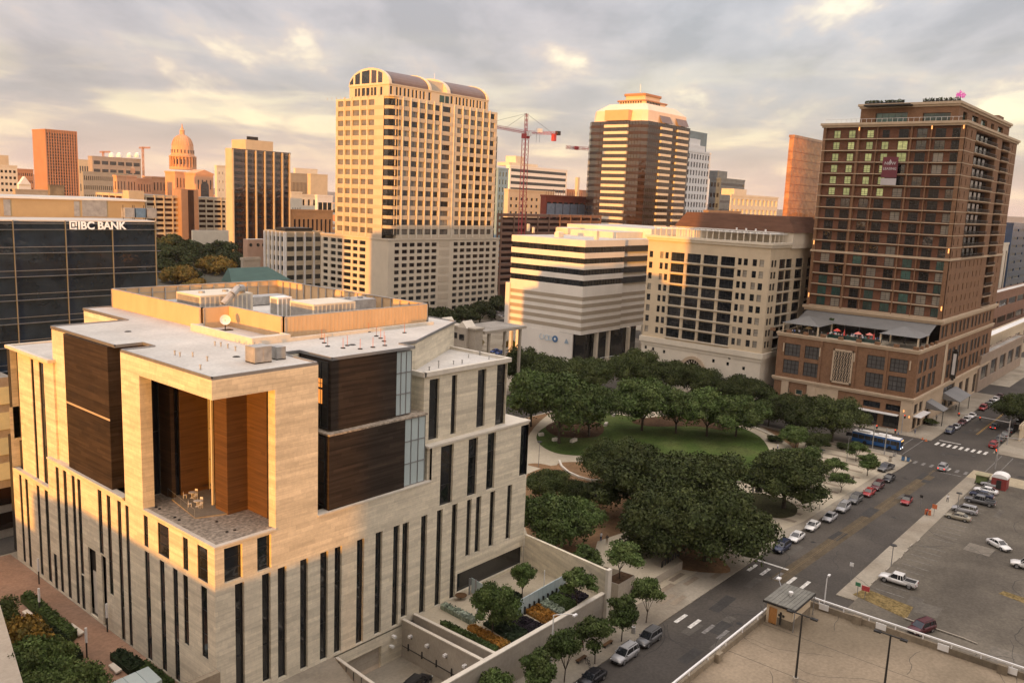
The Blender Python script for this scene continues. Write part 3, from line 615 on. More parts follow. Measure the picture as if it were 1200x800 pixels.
gz = lambda y: .5+(82.5-y)*3.9/20.3
def GS(px, py, up_=0.):
    z = 2.
    for _ in range(8): x, y = G(px, py, z); z = gz(y)+up_
    return x, y
def slopewall(name, p1, z1, p2, z2, th, lab, b1=-5., b2=-.2, mat=None):
    w = thing(name, lab, 'wall', (p2[0], p2[1], 0)); q = MB(); A = [(p1[0], p1[1]), (p1[0]+th, p1[1]), (p2[0]+th, p2[1]), (p2[0], p2[1])]; zt = (z1, z1, z2, z2); zb = (b1, b1, b2, b2)
    q.rings([[(*A[i], zb[i]) for i in (3, 2, 1, 0)], [(*A[i], zt[i]) for i in (3, 2, 1, 0)]]); q.build('wall_face', [mat or CONC], w)
    q = MB(); B = [(p1[0]-.06, p1[1]), (p1[0]+th+.06, p1[1]), (p2[0]+th+.06, p2[1]), (p2[0]-.06, p2[1])]; q.rings([[(*B[i], zt[i]) for i in (3, 2, 1, 0)], [(*B[i], zt[i]+.14) for i in (3, 2, 1, 0)]]); q.build('coping', [STONE2], w); return w
slopewall('cross_wall', (79.0, 82.4), .9, (73.4, 62.2), 5.15, .35, 'tan cross wall between the planting and the service court')
w = slopewall('cross_wall', (76.9, 82.4), .85, (71.2, 62.2), 5.15, .35, 'inner tan cross wall with small lamps over the sunken service court')
w2 = slopewall('cross_wall', (65.2, 82.4), -.2, (59.5, 62.2), 4.0, .3, 'panelled wall at the left of the sunken service court')
for i in range(9):
    t_ = (i+.5)/9; x = 65.2-5.7*t_; y = 82.4-20.2*t_; MB().box(x-.05, y-.07, -4+4*t_, x+.0, y+.07, -.25+4.2*t_).build('joint', [METD], w2)
rz_ = lambda y: -4.7*(y-62.2)/20.3
for i in range(4):
    t_ = .14+i*.23; x = 76.9-5.7*t_; y = 82.4-20.2*t_; z = -.9+4.3*t_; lamp = thing('wall_lamp', 'small white lamp on the service court wall', 'wall lamp', (x, y, z), 'lamps on the service court wall'); MB().box(x-.55, y-.22, z, x, y+.22, z+.32).build('housing', [METW], lamp); MB().box(x-.1, y-.1, z-.3, x, y+.1, z).build('bracket', [METD], lamp)
for i in range(5):
    t_ = .1+i*.19; x = 76.9-5.7*t_; y = 82.4-20.2*t_; z = -3.2+4.3*t_; solo(MB().box(x-.14, y-.09, z, x-.02, y+.09, z+1.0), 'wall_bracket', [METD], 'small dark bracket low on the service court wall', 'bracket', 'brackets on the service court wall')
MB().tube((76.82, 82.2, -2.9), (71.15, 62.4, 1.4), .06, n=4).build('guard_rail', [METD], w)
b = MB(); facade(b, '-Y', YF+.01, 57, 77, -5.2, .02, [(65.7, 73.2, -5.2, -1.6), (57.5, 64.2, -5.2, -1.8)], .8); b.build('basement_wall', [STONE], ch)
for x0, x1, zt in ((65.7, 73.2, -1.6), (57.5, 64.2, -1.8)):
    for k in range(4): MB().box(x0, YF+.5, -5.2+k*.9, x1, YF+.6, -5.2+k*.9+.86 if k < 3 else zt).build('door_panel', [CONC], ch)
for k, (dx_, dz_) in enumerate(((75.1, -1.0), (74.7, -2.3))):
    t = thing('security_camera', ('upper' if k == 0 else 'lower')+' white camera on a bracket by the basement garage door', 'camera', (dx_, 82.4, dz_)); MB().box(dx_-.2, 81.7, dz_, dx_+.2, 82.4, dz_+.32).build('housing', [METW], t)
q = MB(); q.quad((57, 62.2, .0), (71.4, 62.2, .0), (77.1, 82.5, -4.7), (57, 82.5, -4.7)); tag(q.build('service_ramp', [PAVE]), kind='structure')
q = MB(); q.quad((73.6, 62.1, gz(62.1)), (97, 62.1, gz(62.1)), (103.8, 82.5, gz(82.5)), (79.2, 82.5, gz(82.5))); tag(q.build('garden_terrace', [PAVP]), kind='structure')
# glass screens
gs = thing('glass_screen', 'long pale blue glass wall across the courthouse garden', 'glass wall', (88, 72, GZ))
a = Vector((*GS(605, 724), 0)); bb = Vector((*GS(663, 690), 0)); dr = (bb-a).normalized(); nn = Vector((-dr.y, dr.x, 0))
k = 12
for i in range(k):
    p = a+(bb-a)*i/k; q = a+(bb-a)*(i+.97)/k
    MB().prism([(p.x, p.y), (q.x, q.y), (q.x+nn.x*.12, q.y+nn.y*.12), (p.x+nn.x*.12, p.y+nn.y*.12)], gz(p.y)-.6, gz(p.y)+2.4).build('glass_panel', [GLW], gs)
for i in range(11):
    p = a+(bb-a)*(i+.5)/11; MB().box(p.x-.08, p.y-.35, gz(p.y), p.x+.08, p.y-.1, gz(p.y)+1.2).build('bracket', [METD], gs)
gs2 = thing('glass_screen', 'short pale glass screen beside the courthouse wall', 'glass wall', (88, 80, GZ))
a2 = Vector((*GS(552, 694), 0)); b2 = Vector((*GS(571, 700), 0))
for (p, q) in ((a2, b2), (b2, a)):
    nn2 = Vector((.1, .1, 0)); MB().prism([(p.x, p.y), (q.x, q.y), (q.x+nn2.x, q.y+nn2.y), (p.x+nn2.x, p.y+nn2.y)], gz(p.y)-.6, gz(p.y)+2.4).build('glass_panel', [GLW], gs2)
for (px, py) in ((550, 696), (557, 698)): x, y = GS(px, py); MB().box(x-.1, y-.1, gz(y), x+.1, y+.1, gz(y)+2.6).build('post', [MET], gs2)
# planting strips: bands across the garden
def hedge(name, poly, h, mat, lab, cat='planting', zf=None):
    zf = zf or gz; t = thing(name, lab, cat, (poly[0][0], poly[0][1], zf(poly[0][1]))); P0 = MB(); pq_ = poly if sum(poly[i][0]*poly[(i+1) % 4][1]-poly[(i+1) % 4][0]*poly[i][1] for i in range(4)) > 0 else poly[::-1]; P0.rings([[(x, y, zf(y)-.05) for x, y in pq_], [(x, y, zf(y)+h*.8) for x, y in pq_]])
    P0.build('mass', [mat], t); ys = [Vector((*p, 0)) for p in poly]
    b = MB(); ar = abs(sum(poly[i][0]*poly[(i+1) % len(poly)][1]-poly[(i+1) % len(poly)][0]*poly[i][1] for i in range(len(poly))))/2
    for _ in range(int(min(900, ar*28))):
        u, v = rnd.random(), rnd.random(); p = (ys[0].lerp(ys[1], u)).lerp(ys[3].lerp(ys[2], u), v); z = zf(p.y)+h*.8+rnd.random()*h*.3; s = .12+rnd.random()*.12
        a_ = Vector((rnd.gauss(0, 1), rnd.gauss(0, 1), rnd.gauss(0, .4))).normalized()*s; c_ = Vector((rnd.gauss(0, 1), rnd.gauss(0, 1), rnd.gauss(0, .6))).normalized()*s; p.z = z; b.quad(p-a_, p-c_, p+a_, p+c_)
    b.build('foliage', [mat], t, kind='stuff'); return t
HG = foliage('hedge_green', (.050, .075, .022), (.040, .06, .018)); HGD = foliage('hedge_deep_green', (.020, .032, .014), (.016, .024, .010)); HGO = foliage('orange_bedding', (.23, .105, .018), (.19, .10, .02)); HGP = foliage('dark_purple_bedding', (.020, .014, .020), (.016, .012, .016)); HGS = foliage('silver_shrub', (.21, .24, .19), (.15, .18, .13))
def strip(p4): return [GS(x, y) for x, y in p4]
for p4, h, mt, lab in (
    ([(515.5, 731), (521, 729), (584, 761), (578, 764)], .5, HG, 'bright green planting strip nearest the cross walls'),
    ([(547, 737), (556, 734), (598, 755), (586, 761)], .5, HGO, 'orange planting strip left of the dark green bed'),
    ([(566, 732), (586, 724), (618, 742), (600, 753)], .5, HGD, 'deep green planting bed under the garden tree'),
    ([(594, 727), (606, 719.5), (638, 734), (620, 742)], .4, HGP, 'dark purple planting strip beside the orange one'),
    ([(612, 716), (626, 709), (655, 723), (640, 732.5)], .5, HGO, 'orange planting strip in the middle of the garden'),
    ([(628, 707), (637, 703), (662, 717.5), (656, 722)], .6, HGS, 'silvery planting strip between orange and green'),
    ([(640, 702), (650, 696.5), (676, 708.5), (664, 716)], .6, HG, 'bright green planting strip at the east end'),
    ([(652, 694), (665, 688), (690, 699), (678, 707)], .4, HGP, 'dark purple planting strip by the travertine wall'),
    ([(516, 713), (521.5, 710.5), (558, 727), (553, 733)], .8, HGS, 'silvery clipped hedge on the garden paving'),
    ([(598, 693), (612, 700), (604, 706), (590, 700)], .5, HGD, 'small dark green bed behind the glass wall')):
    hedge('planting_strip', strip(p4), h, mt, lab)
x, y = GS(540, 702)
t = thing('garden_table', 'small round brown table on the garden paving', 'table', (x, y, gz(y))); MB().lathe(x, y, [(.01, gz(y)+.74), (.9, gz(y)+.72), (.9, gz(y)+.66)], 14).build('table_top', [WOOD], t); MB().tube((x, y, gz(y)), (x, y, gz(y)+.7), .08).build('pedestal', [METD], t)
x, y = GS(559, 727); solo(MB().box(x-.12, y-.12, gz(y), x+.12, y+.12, gz(y)+2.3), 'garden_post', [METW], 'white post beside the garden tree', 'post')
x, y = GS(637, 693); solo(MB().tube((x, y, gz(y)), (x, y, gz(y)+3.4), .08), 'light_pole', [METW], 'thin pale pole against the travertine wall', 'light pole')
# ================================================================== GROUND AND STREETS
def frame4(x0, y0, x1, y1, f): f(x0, y0, x1, 62.2); f(x0, 82.5, x1, y1); f(x0, 62.2, 57, 82.5); f(77.1, 62.2, x1, 82.5)
q = MB(); frame4(-2500, -2500, 9350, 9350, lambda a, b_, c, d: q.quad((a, b_, -.02), (c, b_, -.02), (c, d, -.02), (a, d, -.02)))
tag(q.build('ground', [pm('far_ground', (.075, .075, .05), .95, .4, .004, det=9, col2=(.13, .11, .085), c2s=.006)]), kind='structure')
def sheet(name, poly, z, mat): return tag(MB().prism(poly, z-.012, z, 0).build(name, [mat]), kind='structure')
frame4(-100, -200, 760, 900, lambda a, b_, c, d: sheet('road', [(a, b_), (c, b_), (c, d), (a, d)], .0, ASPH))
XS = [(-60, 13), (28, 108), (132, 225), (246, 329), (350, 433), (456, 545), (575, 660)]
YS = [(-180, -80), (-64, 38.4), (56, 144.5), (166, 252), (277, 361), (386, 469), (494, 577), (602, 690), (715, 800)]
def slab(name, poly, mat=PAVE, z=.13, kerb=True):
    return tag(MB().prism(poly, -.01, z).build(name, [mat]), kind='structure')
for i, (x0, x1) in enumerate(XS):
    for j, (y0, y1) in enumerate(YS):
        if (x1, y1) in ((108, 144.5), (225, 144.5)): continue
        if i in (1, 2) and j == 1: y1 = 41.0
        if i == 3 and j == 1: y1 = 41.0
        slab('pavement', [(x0, y0), (x1, y0), (x1, y1), (x0, y1)])
slab('pavement', [(13, 56.3), (140, 56.3), (160, 55.6), (205, 54.6), (212, 54.2), (221.5, 54.2), (224, 56), (225, 60), (225, 62.2), (13, 62.2)])
slab('pavement', [(13, 62.2), (59.2, 62.2), (64.9, 82.5), (13, 82.5)]); slab('pavement', [(96.8, 62.2), (225, 62.2), (225, 82.5), (103.6, 82.5)]); slab('pavement', [(13, 82.5), (225, 82.5), (225, 144.5), (13, 144.5)])
slab('pavement', [(28, 41), (108, 41), (108, 38), (28, 38)], PAVE)
# rose paving of the west plaza
sheet('plaza', [(13.5, 62.4), (48.1, 62.4), (48.1, 144), (13.5, 144)], .145, PLAZ)
# plaza paving east of the courthouse
sheet('plaza', [(104.2, 62), (140, 60), (160, 57.2), (215, 56.5), (222, 62), (222, 100), (190, 110), (150, 142), (104.2, 143)], .145, PAVP)
for i in range(16):
    x = 148+i*4.8; y0 = 58.2+rnd.random()*2
    sheet('paving_band', [(x, y0), (x+1.3, y0), (x+1.3, y0+10+rnd.random()*10), (x, y0+10+rnd.random()*6)], .150, PAVD)
for i in range(11):
    x = 106+rnd.random()*28; y = 57.5+rnd.random()*5.5
    sheet('paving_band', [(x, y), (x+4, y), (x+4, y+.9), (x, y+.9)], .150+.001*i, PAVD)
# 4th street: worn centre tint, crossings, stop lines
sheet('road_wear', [(130, 48.8), (212, 46.4), (212, 49.0), (130, 51.3)], .006, TANL)
for i, (x0, x1) in enumerate(((130, 219), (264, 470))):
    for dy in (-.16, .16):
        yc0, yc1 = (50.1, 47.9) if i == 0 else (48.6, 48.4)
        sheet('lane_line', [(x0, yc0+dy-.06), (x1, yc1+dy-.06), (x1, yc1+dy+.06), (x0, yc0+dy+.06)], .011, PAINTY if i else pm('worn_yellow', (.13, .092, .045), .9, .35, 1.))
def stripe(x0, y0, x1, y1, m=PAINT, z=.010): sheet('crossing_stripe', [(x0, y0), (x1, y0), (x1, y1), (x0, y1)], z, m)
for k in range(5): stripe(105.6, 55.3-k*2.25, 108.9, 54.7-k*2.25, PAINT if k < 2 else PAINTF)
for k in range(5): stripe(130.4, 55.5-k*2.3, 133.8, 54.9-k*2.3, PAINT if k != 2 else PAINTF)
sheet('stop_line', [(135.5, 50.4), (136, 50.4), (136, 56), (135.5, 56)], .010, PAINT); sheet('stop_line', [(103.2, 42), (103.7, 42), (103.7, 47.5), (103.2, 47.5)], .010, PAINTF)
for k in range(7): stripe(219.6, 53.6-k*1.9, 222.3, 52.9-k*1.9, PAINT if k in (3, 4) else PAINTF)
for k in range(9): stripe(242.8, 54.4-k*1.46, 246.2, 53.7-k*1.46, PAINT)
sheet('stop_line', [(248.6, 49.2), (249.1, 49.2), (249.1, 54.6), (248.6, 54.6)], .010, PAINT); sheet('stop_line', [(217.0, 42), (217.4, 42), (217.4, 46.5), (217.0, 46.5)], .010, PAINTF)
for dy in (0, 2.6): sheet('crossing_line', [(226, 57.6+dy), (245, 57.6+dy), (245, 57.8+dy), (226, 57.8+dy)], .010, PAINTF); sheet('crossing_line', [(226, 38.6-dy), (245, 38.6-dy), (245, 38.8-dy), (226, 38.8-dy)], .010, PAINTF)
hz_ = lambda y: 0 if y < 262 else min(17., (y-262)*.115)
q = MB(); q.quad((-300, 262, -.01), (246, 262, -.01), (246, 410, 17.), (-300, 410, 17.)); q.quad((-300, 410, 17), (246, 410, 17), (246, 1500, 17.0), (-300, 1500, 17)); q.quad((246, 262, -.01), (262, 262, -.02), (262, 410, -.02), (246, 410, 17)); q.quad((246, 410, 17), (262, 410, -.02), (262, 1500, -.02), (246, 1500, 17))
tag(q.build('hillside', [pm('hillside_ground', (.055, .055, .035), .95, .4, .03, det=8, col2=(.10, .09, .07), c2s=.02)]), kind='structure')
# ================================================================== PARKING LOT AND GARAGE DECK
sheet('parking_lot', [(109, -63), (217.5, -63), (217.5, 38.0), (109, 38.0)], .142, ASPL)
sheet('pavement', [(217.5, -60), (225, -60), (225, 41), (217.5, 41)], .146, pm('tan_sidewalk', (.36, .30, .20), .92, .15, .3, fine=.1))
for k in range(24):
    if k not in (3, 4, 11): sheet('bay_line', [(136+k*2.8, 32.6), (136.14+k*2.8, 32.6), (136.14+k*2.8, 37), (136+k*2.8, 37)], .148, PAINTF)
def wheelstop(x, y, rz):
    t = tag(MB().box(-.9, -.09, .142, .9, .09, .28).build('wheel_stop', [CONC]), 'pale concrete wheel stop along the pavement edge of the parking lot', 'wheel stop', 'wheel stops along the pavement edge'); t.location = (x, y, 0); t.rotation_euler.z = rz; return t
for k in range(9): wheelstop(137.5+k*3.6, 38.0+.15*math.sin(k*2.1), .03*math.sin(k*3))
sheet('straw_patch', [G(999, 697), G(1014, 690), G(1070, 712), G(1062, 726)], .16, STRAW); sheet('straw_patch', [G(1170, 696), G(1176, 693), G(1215, 706), G(1212, 712)], .16, STRAW)
solo(MB().tube((*G(1060, 726), .3), (*G(1130, 750), .3), .12, n=5).tube((*G(1130, 750), .3), (*G(1145, 756), .3), .10, n=5), 'kerb_log', [CONC], 'low pale barrier log along the south edge of the parking lot', 'barrier')
GD = 10.0; RZ = 11.35; GY = 38.4; GX = 104.4
gd = thing('parking_garage', 'open top deck of a parking garage with a pale concrete parapet', 'parking garage', (40, 0, 0))
b = MB(); b.box(20, -70, 9.4, GX, GY, GD, 0, 0); b.build('deck', [DECK], gd)
b = MB(); b.box(20, GY-.35, 0, GX, GY, GD+.75, 0); b.box(GX-.35, -70, 0, GX, GY-.35, GD+.75, 0); b.box(20, -70, 0, 20.4, GY-.35, GD+.75)
b.build('parapet', [CONCD], gd)
b = MB(); b.box(72.6, GY-.30, RZ-.12, GX, GY-.10, RZ+.06); b.box(GX-.30, -70, RZ-.12, GX-.10, GY-.3, RZ+.06); b.box(20, GY-.3, RZ-.12, 71.5, GY-.1, RZ+.06); b.build('rail', [METW], gd)
for i in range(34):
    y = GY-1-i*3.1; MB().box(GX-.27, y-.06, GD+.75, GX-.13, y+.06, RZ-.12).build('rail_post', [METW], gd)
for i in range(18):
    x = 30+i*4.3
    if 71 < x < 73: continue
    MB().box(x-.06, GY-.27, GD+.75, x+.06, GY-.13, RZ-.12).build('rail_post', [METW], gd)
for i in range(9): y = GY-4.2-i*7.0; MB().box(GX-.47, y-1.2, GD+.25, GX-.36, y+.0, GD+1.0).build('sign_plate', [METW], gd)
for i in range(4): y = GY-9-i*16; MB().box(GX-.85, y-.5, GD, GX-.36, y+.5, GD+1.05).build('pier', [CONCD], gd)
MB().box(83, GY-.85, GD, 84, GY-.36, GD+1.0).build('pier', [CONCD], gd)
# low ramp guard in the street corner of the garage
b = MB(); b.box(64, GY+.3, 0, 73, GY+3.6, 8.8); b.build('ramp_wall', [CONCD], gd); b = MB(); b.box(64, GY+3.4, 9.0, 73.6, GY+3.6, 9.7); b.box(73.3, GY+.3, 9.0, 73.6, GY+3.6, 9.7); b.build('rail', [METW], gd)
# stair hut
h0 = Vector((96.2, 34.0, GD)); hut = thing('stair_hut', 'small cream stair hut with a grey plank roof at the corner of the garage deck', 'stair hut', (96, 34, GD))
hx0, hx1, hy0, hy1, hz = 96.2, 101.9, 34.6, 37.9, GD+2.75
b = MB(); facade(b, '-X', hx0, hy0, hy1, GD, hz, [(hy1-1.35, hy1-.3, GD, GD+2.15)], .12); facade(b, '-Y', hy0, hx0, hx1, GD, hz, [], .1); b.quad((hx1, hy0, GD), (hx1, hy1, GD), (hx1, hy1, hz), (hx1, hy0, hz)); b.quad((hx1, hy1, GD), (hx0, hy1, GD), (hx0, hy1, hz), (hx1, hy1, hz)); b.build('wall', [CREAM], hut)
MB().box(hx0+.12, hy1-1.35, GD, hx0+.2, hy1-.3, GD+2.1).build('door', [pm('orange_wood_door', (.42, .20, .06), .7, .2, 2., (4, 4, 1))], hut)
n_ = 9
for i in range(n_): MB().box(hx0-.35, hy0-.35+(hy1-hy0+.7)*i/n_+.02, hz+.02*(i % 2), hx1+.35, hy0-.35+(hy1-hy0+.7)*(i+1)/n_-.02, hz+.16+.015*(i % 2)).build('roof_panel', [pm('grey_roof_panel', (.16, .155, .13), .8, .25, .6, fine=.1)], hut)
MB().box(hx0-.40, hy0-.40, hz-.14, hx1+.40, hy0-.30, hz+.1).box(hx0-.40, hy0-.30, hz-.14, hx0-.30, hy1+.40, hz+.1).build('fascia', [METD], hut)
for (x, y) in ((hx0-.3, hy0-.3), (hx1+.3, hy0-.3), (hx0-.3, hy1+.3)): MB().tube((x, y, GD), (x, y, hz-.05), .06).build('downpipe', [MET], hut)
MB().lathe(hx0+3, hy0+1.6, [(.01, hz+.75), (.28, hz+.72), (.28, hz+.5), (.12, hz+.48), (.12, hz+.15)], 10).build('roof_vent', [METW], hut)
for y in (hy0+1.5, hy0+1.0): MB().box(hx0-.12, y, GD+1.35, hx0-.01, y+.25, GD+1.62).build('meter_box', [METD], hut)
MB().box(hx0-.04, hy0-.04, GD, hx1+.03, hy0-.005, GD+1.15).box(hx0-.04, hy0, GD, hx0-.005, hy1-1.4, GD+1.1).build('plinth', [CONCD], hut)
MB().box(hx0-.14, hy1-1.95, GD+.3, hx0-.01, hy1-1.75, GD+1.9).build('conduit', [METD], hut)
def decklamp(px, py, zt, lab, base=None):
    x, y = base if base else G(px, py, GD)
    t = thing('deck_lamp', lab, 'lamp post', (x, y, GD), None, 0)
    MB().lathe(x, y, [(.01, GD+.5), (.3, GD+.5), (.32, GD)], 10).build('base', [CONC], t); MB().tube((x, y, GD+.5), (x, y, zt), .13, .09, 8).build('pole', [METD], t)
    MB().box(x-.06, y-1.3, zt-.05, x+.06, y+1.3, zt+.05).build('crossarm', [METD], t)
    for s in (-1, 1): MB().box(x-.2, y+s*1.3-.35, zt-.12, x+.2, y+s*1.3+.35, zt+.05).build('lamp_head', [METD], t)
x, y = G(932, 798, GD); zt = 60-(60-GD)*0; 
decklamp(932, 798, 17.7, 'tall dark double-headed lamp post near the stair hut')
bx, by = 88.5, 21.6
decklamp(0, 0, 17.4, 'tall dark double-headed lamp post nearer the right of the garage deck', (bx, by))
x, y = 103.2, 38.9; t = thing('street_lamp', 'curved white street lamp rising beside the stair hut', 'street lamp', (x, y, 0)); MB().tube((x, y, 0), (x, y, 11.6), .09, .06).tube((x, y, 11.6), (x+1.2, y+1.0, 12.2), .05).build('pole', [MET], t); MB().box(x+1.0, y+.8, 12.1, x+1.7, y+1.3, 12.3).build('lamp_head', [METW], t)
# ================================================================== PARK
def curve_poly(pts, n=5):
    o = []; k = len(pts)
    for i in range(k):
        p0, p1, p2, p3 = [Vector((*pts[(i+j-1) % k], 0)) for j in range(4)]
        for s in range(n):
            t = s/n; v = .5*((2*p1)+(-p0+p2)*t+(2*p0-5*p1+4*p2-p3)*t*t+(-p0+3*p1-3*p2+p3)*t**3); o.append((v.x, v.y))
    return o
park = curve_poly([(104.5, 75), (135, 66), (160, 66), (168, 72), (180, 72), (200, 76), (222, 88), (224, 140), (196, 143), (150, 143), (140, 120), (120, 96)], 3)
sheet('park_ground', park, .155, DIRT)
lawn = curve_poly([G(x, y) for x, y in [(629, 516), (650, 531), (690, 535), (740, 537), (790, 545), (860, 566), (897, 560), (905, 540), (890, 512), (850, 496), (800, 488), (755, 490), (712, 484), (690, 480), (640, 500)]])
sheet('path', curve_poly([G(x, y) for x, y in [(600, 560), (614, 520), (640, 488), (690, 460), (712, 462), (700, 478), (720, 482), (800, 480), (862, 488), (900, 505), (935, 530), (960, 560), (900, 580), (870, 585), (790, 556), (735, 547), (660, 545), (632, 550)]]), .165, PAVP)
sheet('lawn', lawn, .185, GRASS)
sheet('mulch_bed', curve_poly([G(x, y) for x, y in [(640, 500), (655, 512), (700, 512), (705, 498), (670, 490)]]), .20, MULCH)
for p4 in ([(742, 493), (760, 500), (815, 500), (850, 505), (852, 497), (800, 487)],): sheet('mulch_bed', curve_poly([G(*q) for q in p4]), .20, MULCH)
sheet('granite_bed', curve_poly([G(x, y) for x, y in [(655, 543), (662, 556), (690, 563), (725, 560), (735, 550), (700, 543)]]), .19, DIRT)
sheet('grass_island', curve_poly([G(x, y) for x, y in [(868, 580), (880, 594), (905, 607), (930, 605), (933, 594), (915, 584), (885, 578)]]), .19, GRASSD)
sheet('dirt_ground', curve_poly([G(x, y) for x, y in [(618, 545), (640, 552), (668, 572), (700, 600), (760, 655), (835, 672), (850, 660), (760, 600), (700, 565), (640, 545)]]), .175, DIRT)
def seatwall(pts, z, lab, w=.45, h=.5):
    t = thing('seat_wall', lab, 'seat wall', (*G(*pts[0]), 0)); P_ = [Vector((*G(*p), 0)) for p in pts]; b = MB()
    for i in range(len(P_)-1):
        d = (P_[i+1]-P_[i]).normalized(); n = Vector((-d.y, d.x, 0))*w; a, c = P_[i], P_[i+1]; b.prism([(a.x, a.y), (c.x, c.y), (c.x+n.x, c.y+n.y), (a.x+n.x, a.y+n.y)], .1, .1+h)
    b.build('stone_block', [STONE2], t); return t
seatwall([(654, 541), (657, 548), (665, 555), (678, 561), (693, 565), (706, 565)], .5, 'curved pale seat wall round the gravel bed')
seatwall([(856, 566), (868, 567), (882, 565), (893, 561)], .5, 'short curved seat wall at the right end of the lawn')
seatwall([(883, 502), (900, 510), (915, 517)], .5, 'pale low wall beside the path to the bus stop')
for i, (px, py, l) in enumerate([(634, 511, 'small pale stone block at the left tip of the lawn'), (650, 517, 'pale stone block between two others on the lawn'), (672, 518, 'largest tan stone block under the left park trees'), (710, 499, 'pale stone block at the back of the lawn'), (719, 488, 'small stone block beside the mulch bed')]):
    x, y = G(px, py); s = 1.3 if i in (2, 3) else .7
    t = tag(MB().rings([[(-s, -.45, .15), (s, -.4, .15), (s*.95, .5, .15), (-s*.9, .45, .15)], [(-s*.95, -.4, .9), (s*.93, -.36, .95), (s*.9, .42, .92), (-s*.86, .4, .86)]], 0).build('stone_block', [STONE2]), l, 'stone block'); t.location = (x, y, 0); t.rotation_euler.z = -.5+i*.3
# stepped terrace by the sidewalk
tw = thing('planter_wall', 'tan corner planter wall beside the garden pier', 'planter', (98.5, 60.5, 0))
c1 = G(708, 690, 3.0); c2 = G(724, 697, 3); c3 = G(744, 686, 3.0)
b = MB(); pa = [G(708, 678, 3.2), G(725, 684, 3.2), G(744, 673, 3.2), G(728, 668, 3.2)]; b.prism(pa, 0, 3.1, 0); b.build('wall', [CONC], tw)
MB().prism([(p[0]*.94+sum(q[0] for q in pa)/4*.06, p[1]*.94+sum(q[1] for q in pa)/4*.06) for p in pa], 3.1, 3.13).build('soil', [MULCH], tw)
ur = [G(744, 673, 3.2), G(797, 650, 2.4), G(790, 663, 0)]
tp = [G(x, y, 1.6) for x, y in [(745, 690), (800, 657), (786, 645), (735, 622), (700, 634), (694, 660), (728, 668)]]
sheet('plaza_terrace', tp, 1.6, PAVP); tag(MB().prism(tp, .1, 1.585).build('terrace_wall', [CONC]), kind='structure')
rl = thing('railing', 'black railing with narrow panels along the edge of the raised plaza', 'railing', (*G(785, 645, 1.6), 1.6)); b = MB(); q = [Vector((*G(x, y, 1.6), 1.6)) for x, y in [(735, 622), (786, 645), (796, 650), (775, 665)]]
for i in range(len(q)-1):
    b.tube(q[i]+Vector((0, 0, 1.0)), q[i+1]+Vector((0, 0, 1.0)), .06, n=4); k = max(2, int((q[i+1]-q[i]).length/1.3))
    for j in range(k+1): p = q[i].lerp(q[i+1], j/k); b.box(p.x-.05, p.y-.05, 1.6, p.x+.05, p.y+.05, 2.6)
b.build('rail', [METD], rl)
for j in range(7): p = q[2].lerp(q[3], (j+.5)/7); MB().box(p.x-.25, p.y-.06, .2, p.x+.1, p.y+.02, 2.5).build('panel', [METD], rl)
def parklamp(px, py, h, lab, head=True, lit=False):
    x, y = G(px, py); t = thing('park_lamp', lab, 'lamp post', (x, y, 0)); MB().tube((x, y, 0), (x, y, h), .08, .06).build('pole', [MET], t)
    MB().lathe(x, y, [(.01, h+.14), (.55, h+.05), (.6, h-.05), (.01, h-.1)], 12).build('lamp_head', [LAMPG if lit else METD], t); return t
parklamp(745, 661, 6.2, 'lamp post with a white disc head beside the raised plaza', lit=True); parklamp(992, 541, 6.5, 'dark lamp post between two small plaza trees'); parklamp(961, 556, 6.0, 'dark lamp post beside the big plaza oak'); parklamp(631, 547, 6, 'slim lamp post at the left tip of the lawn')
parklamp(1121, 602, 4.5, 'thin post on the pavement edge of the parking lot'); parklamp(1044, 664, 4.0, 'thin sign post on the pavement by the white pickup', lit=False)
# street lamps with curved white arms
def streetlamp(px, py, h, dx, dy, lab):
    x, y = G(px, py); t = thing('street_lamp', lab, 'street lamp', (x, y, 0)); b = MB(); b.tube((x, y, 0), (x, y, h), .11, .08, 8); p = Vector((x, y, h))
    for k in range(5): q_ = Vector((x+dx*(k+1)/5, y+dy*(k+1)/5, h+.9*math.sin(math.pi*.5*(k+1)/5)*.7)); b.tube(p, q_, .06, n=6); p = q_
    b.build('pole', [METW], t); MB().box(p.x-.35, p.y-.15, p.z-.15, p.x+.35, p.y+.15, p.z+.05).build('lamp_head', [LAMPG if False else METW], t); return t
streetlamp(645, 790, 8.2, 1.0, -2.6, 'white street lamp with a curved arm over the garden wall'); streetlamp(966, 706, 4, .2, -.2, 'short white lamp on the pavement past the garage')
streetlamp(702, 452, 9.5, 5, -3.5, 'white street lamp on the far corner of the park')
def signpost(px, py, h, mat, lab, w=.6, hh=.6):
    x, y = G(px, py); t = thing('street_sign', lab, 'sign', (x, y, 0)); MB().tube((x, y, 0), (x, y, h), .05, n=6).build('pole', [MET], t); MB().box(x-.05, y-w/2, h-hh, x+.0-.12, y+w/2, h).build('panel', [mat], t); return t
signpost(996, 683, 3.6, METW, 'pale parking sign on the pavement by the parking lot'); signpost(1078, 598, 3.4, METD, 'dark signpost beside the orange barrels')
signpost(1094, 605, 2.6, ORANGE, 'orange construction sign at the parking lot entrance', .9, .9); signpost(1013, 703, 2.4, pm('red_banner', (.45, .06, .06), .7, .2, 1), 'red banner on a post in the dry grass patch', 1.2, .8); signpost(1004, 700, 2.6, pm('green_banner', (.06, .2, .10), .7, .2, 1), 'green banner on a post in the dry grass patch', .8, .6)
for px, py, l in ((1085, 603, 'orange barrel at the left of the parking lot entrance'), (1089, 604, 'orange barrel at the right of the parking lot entrance')):
    x, y = G(px, py); solo(MB().lathe(x, y, [(.01, 1.2), (.25, 1.2), (.3, .15)], 10), 'traffic_barrel', [ORANGE], l, 'traffic barrel')
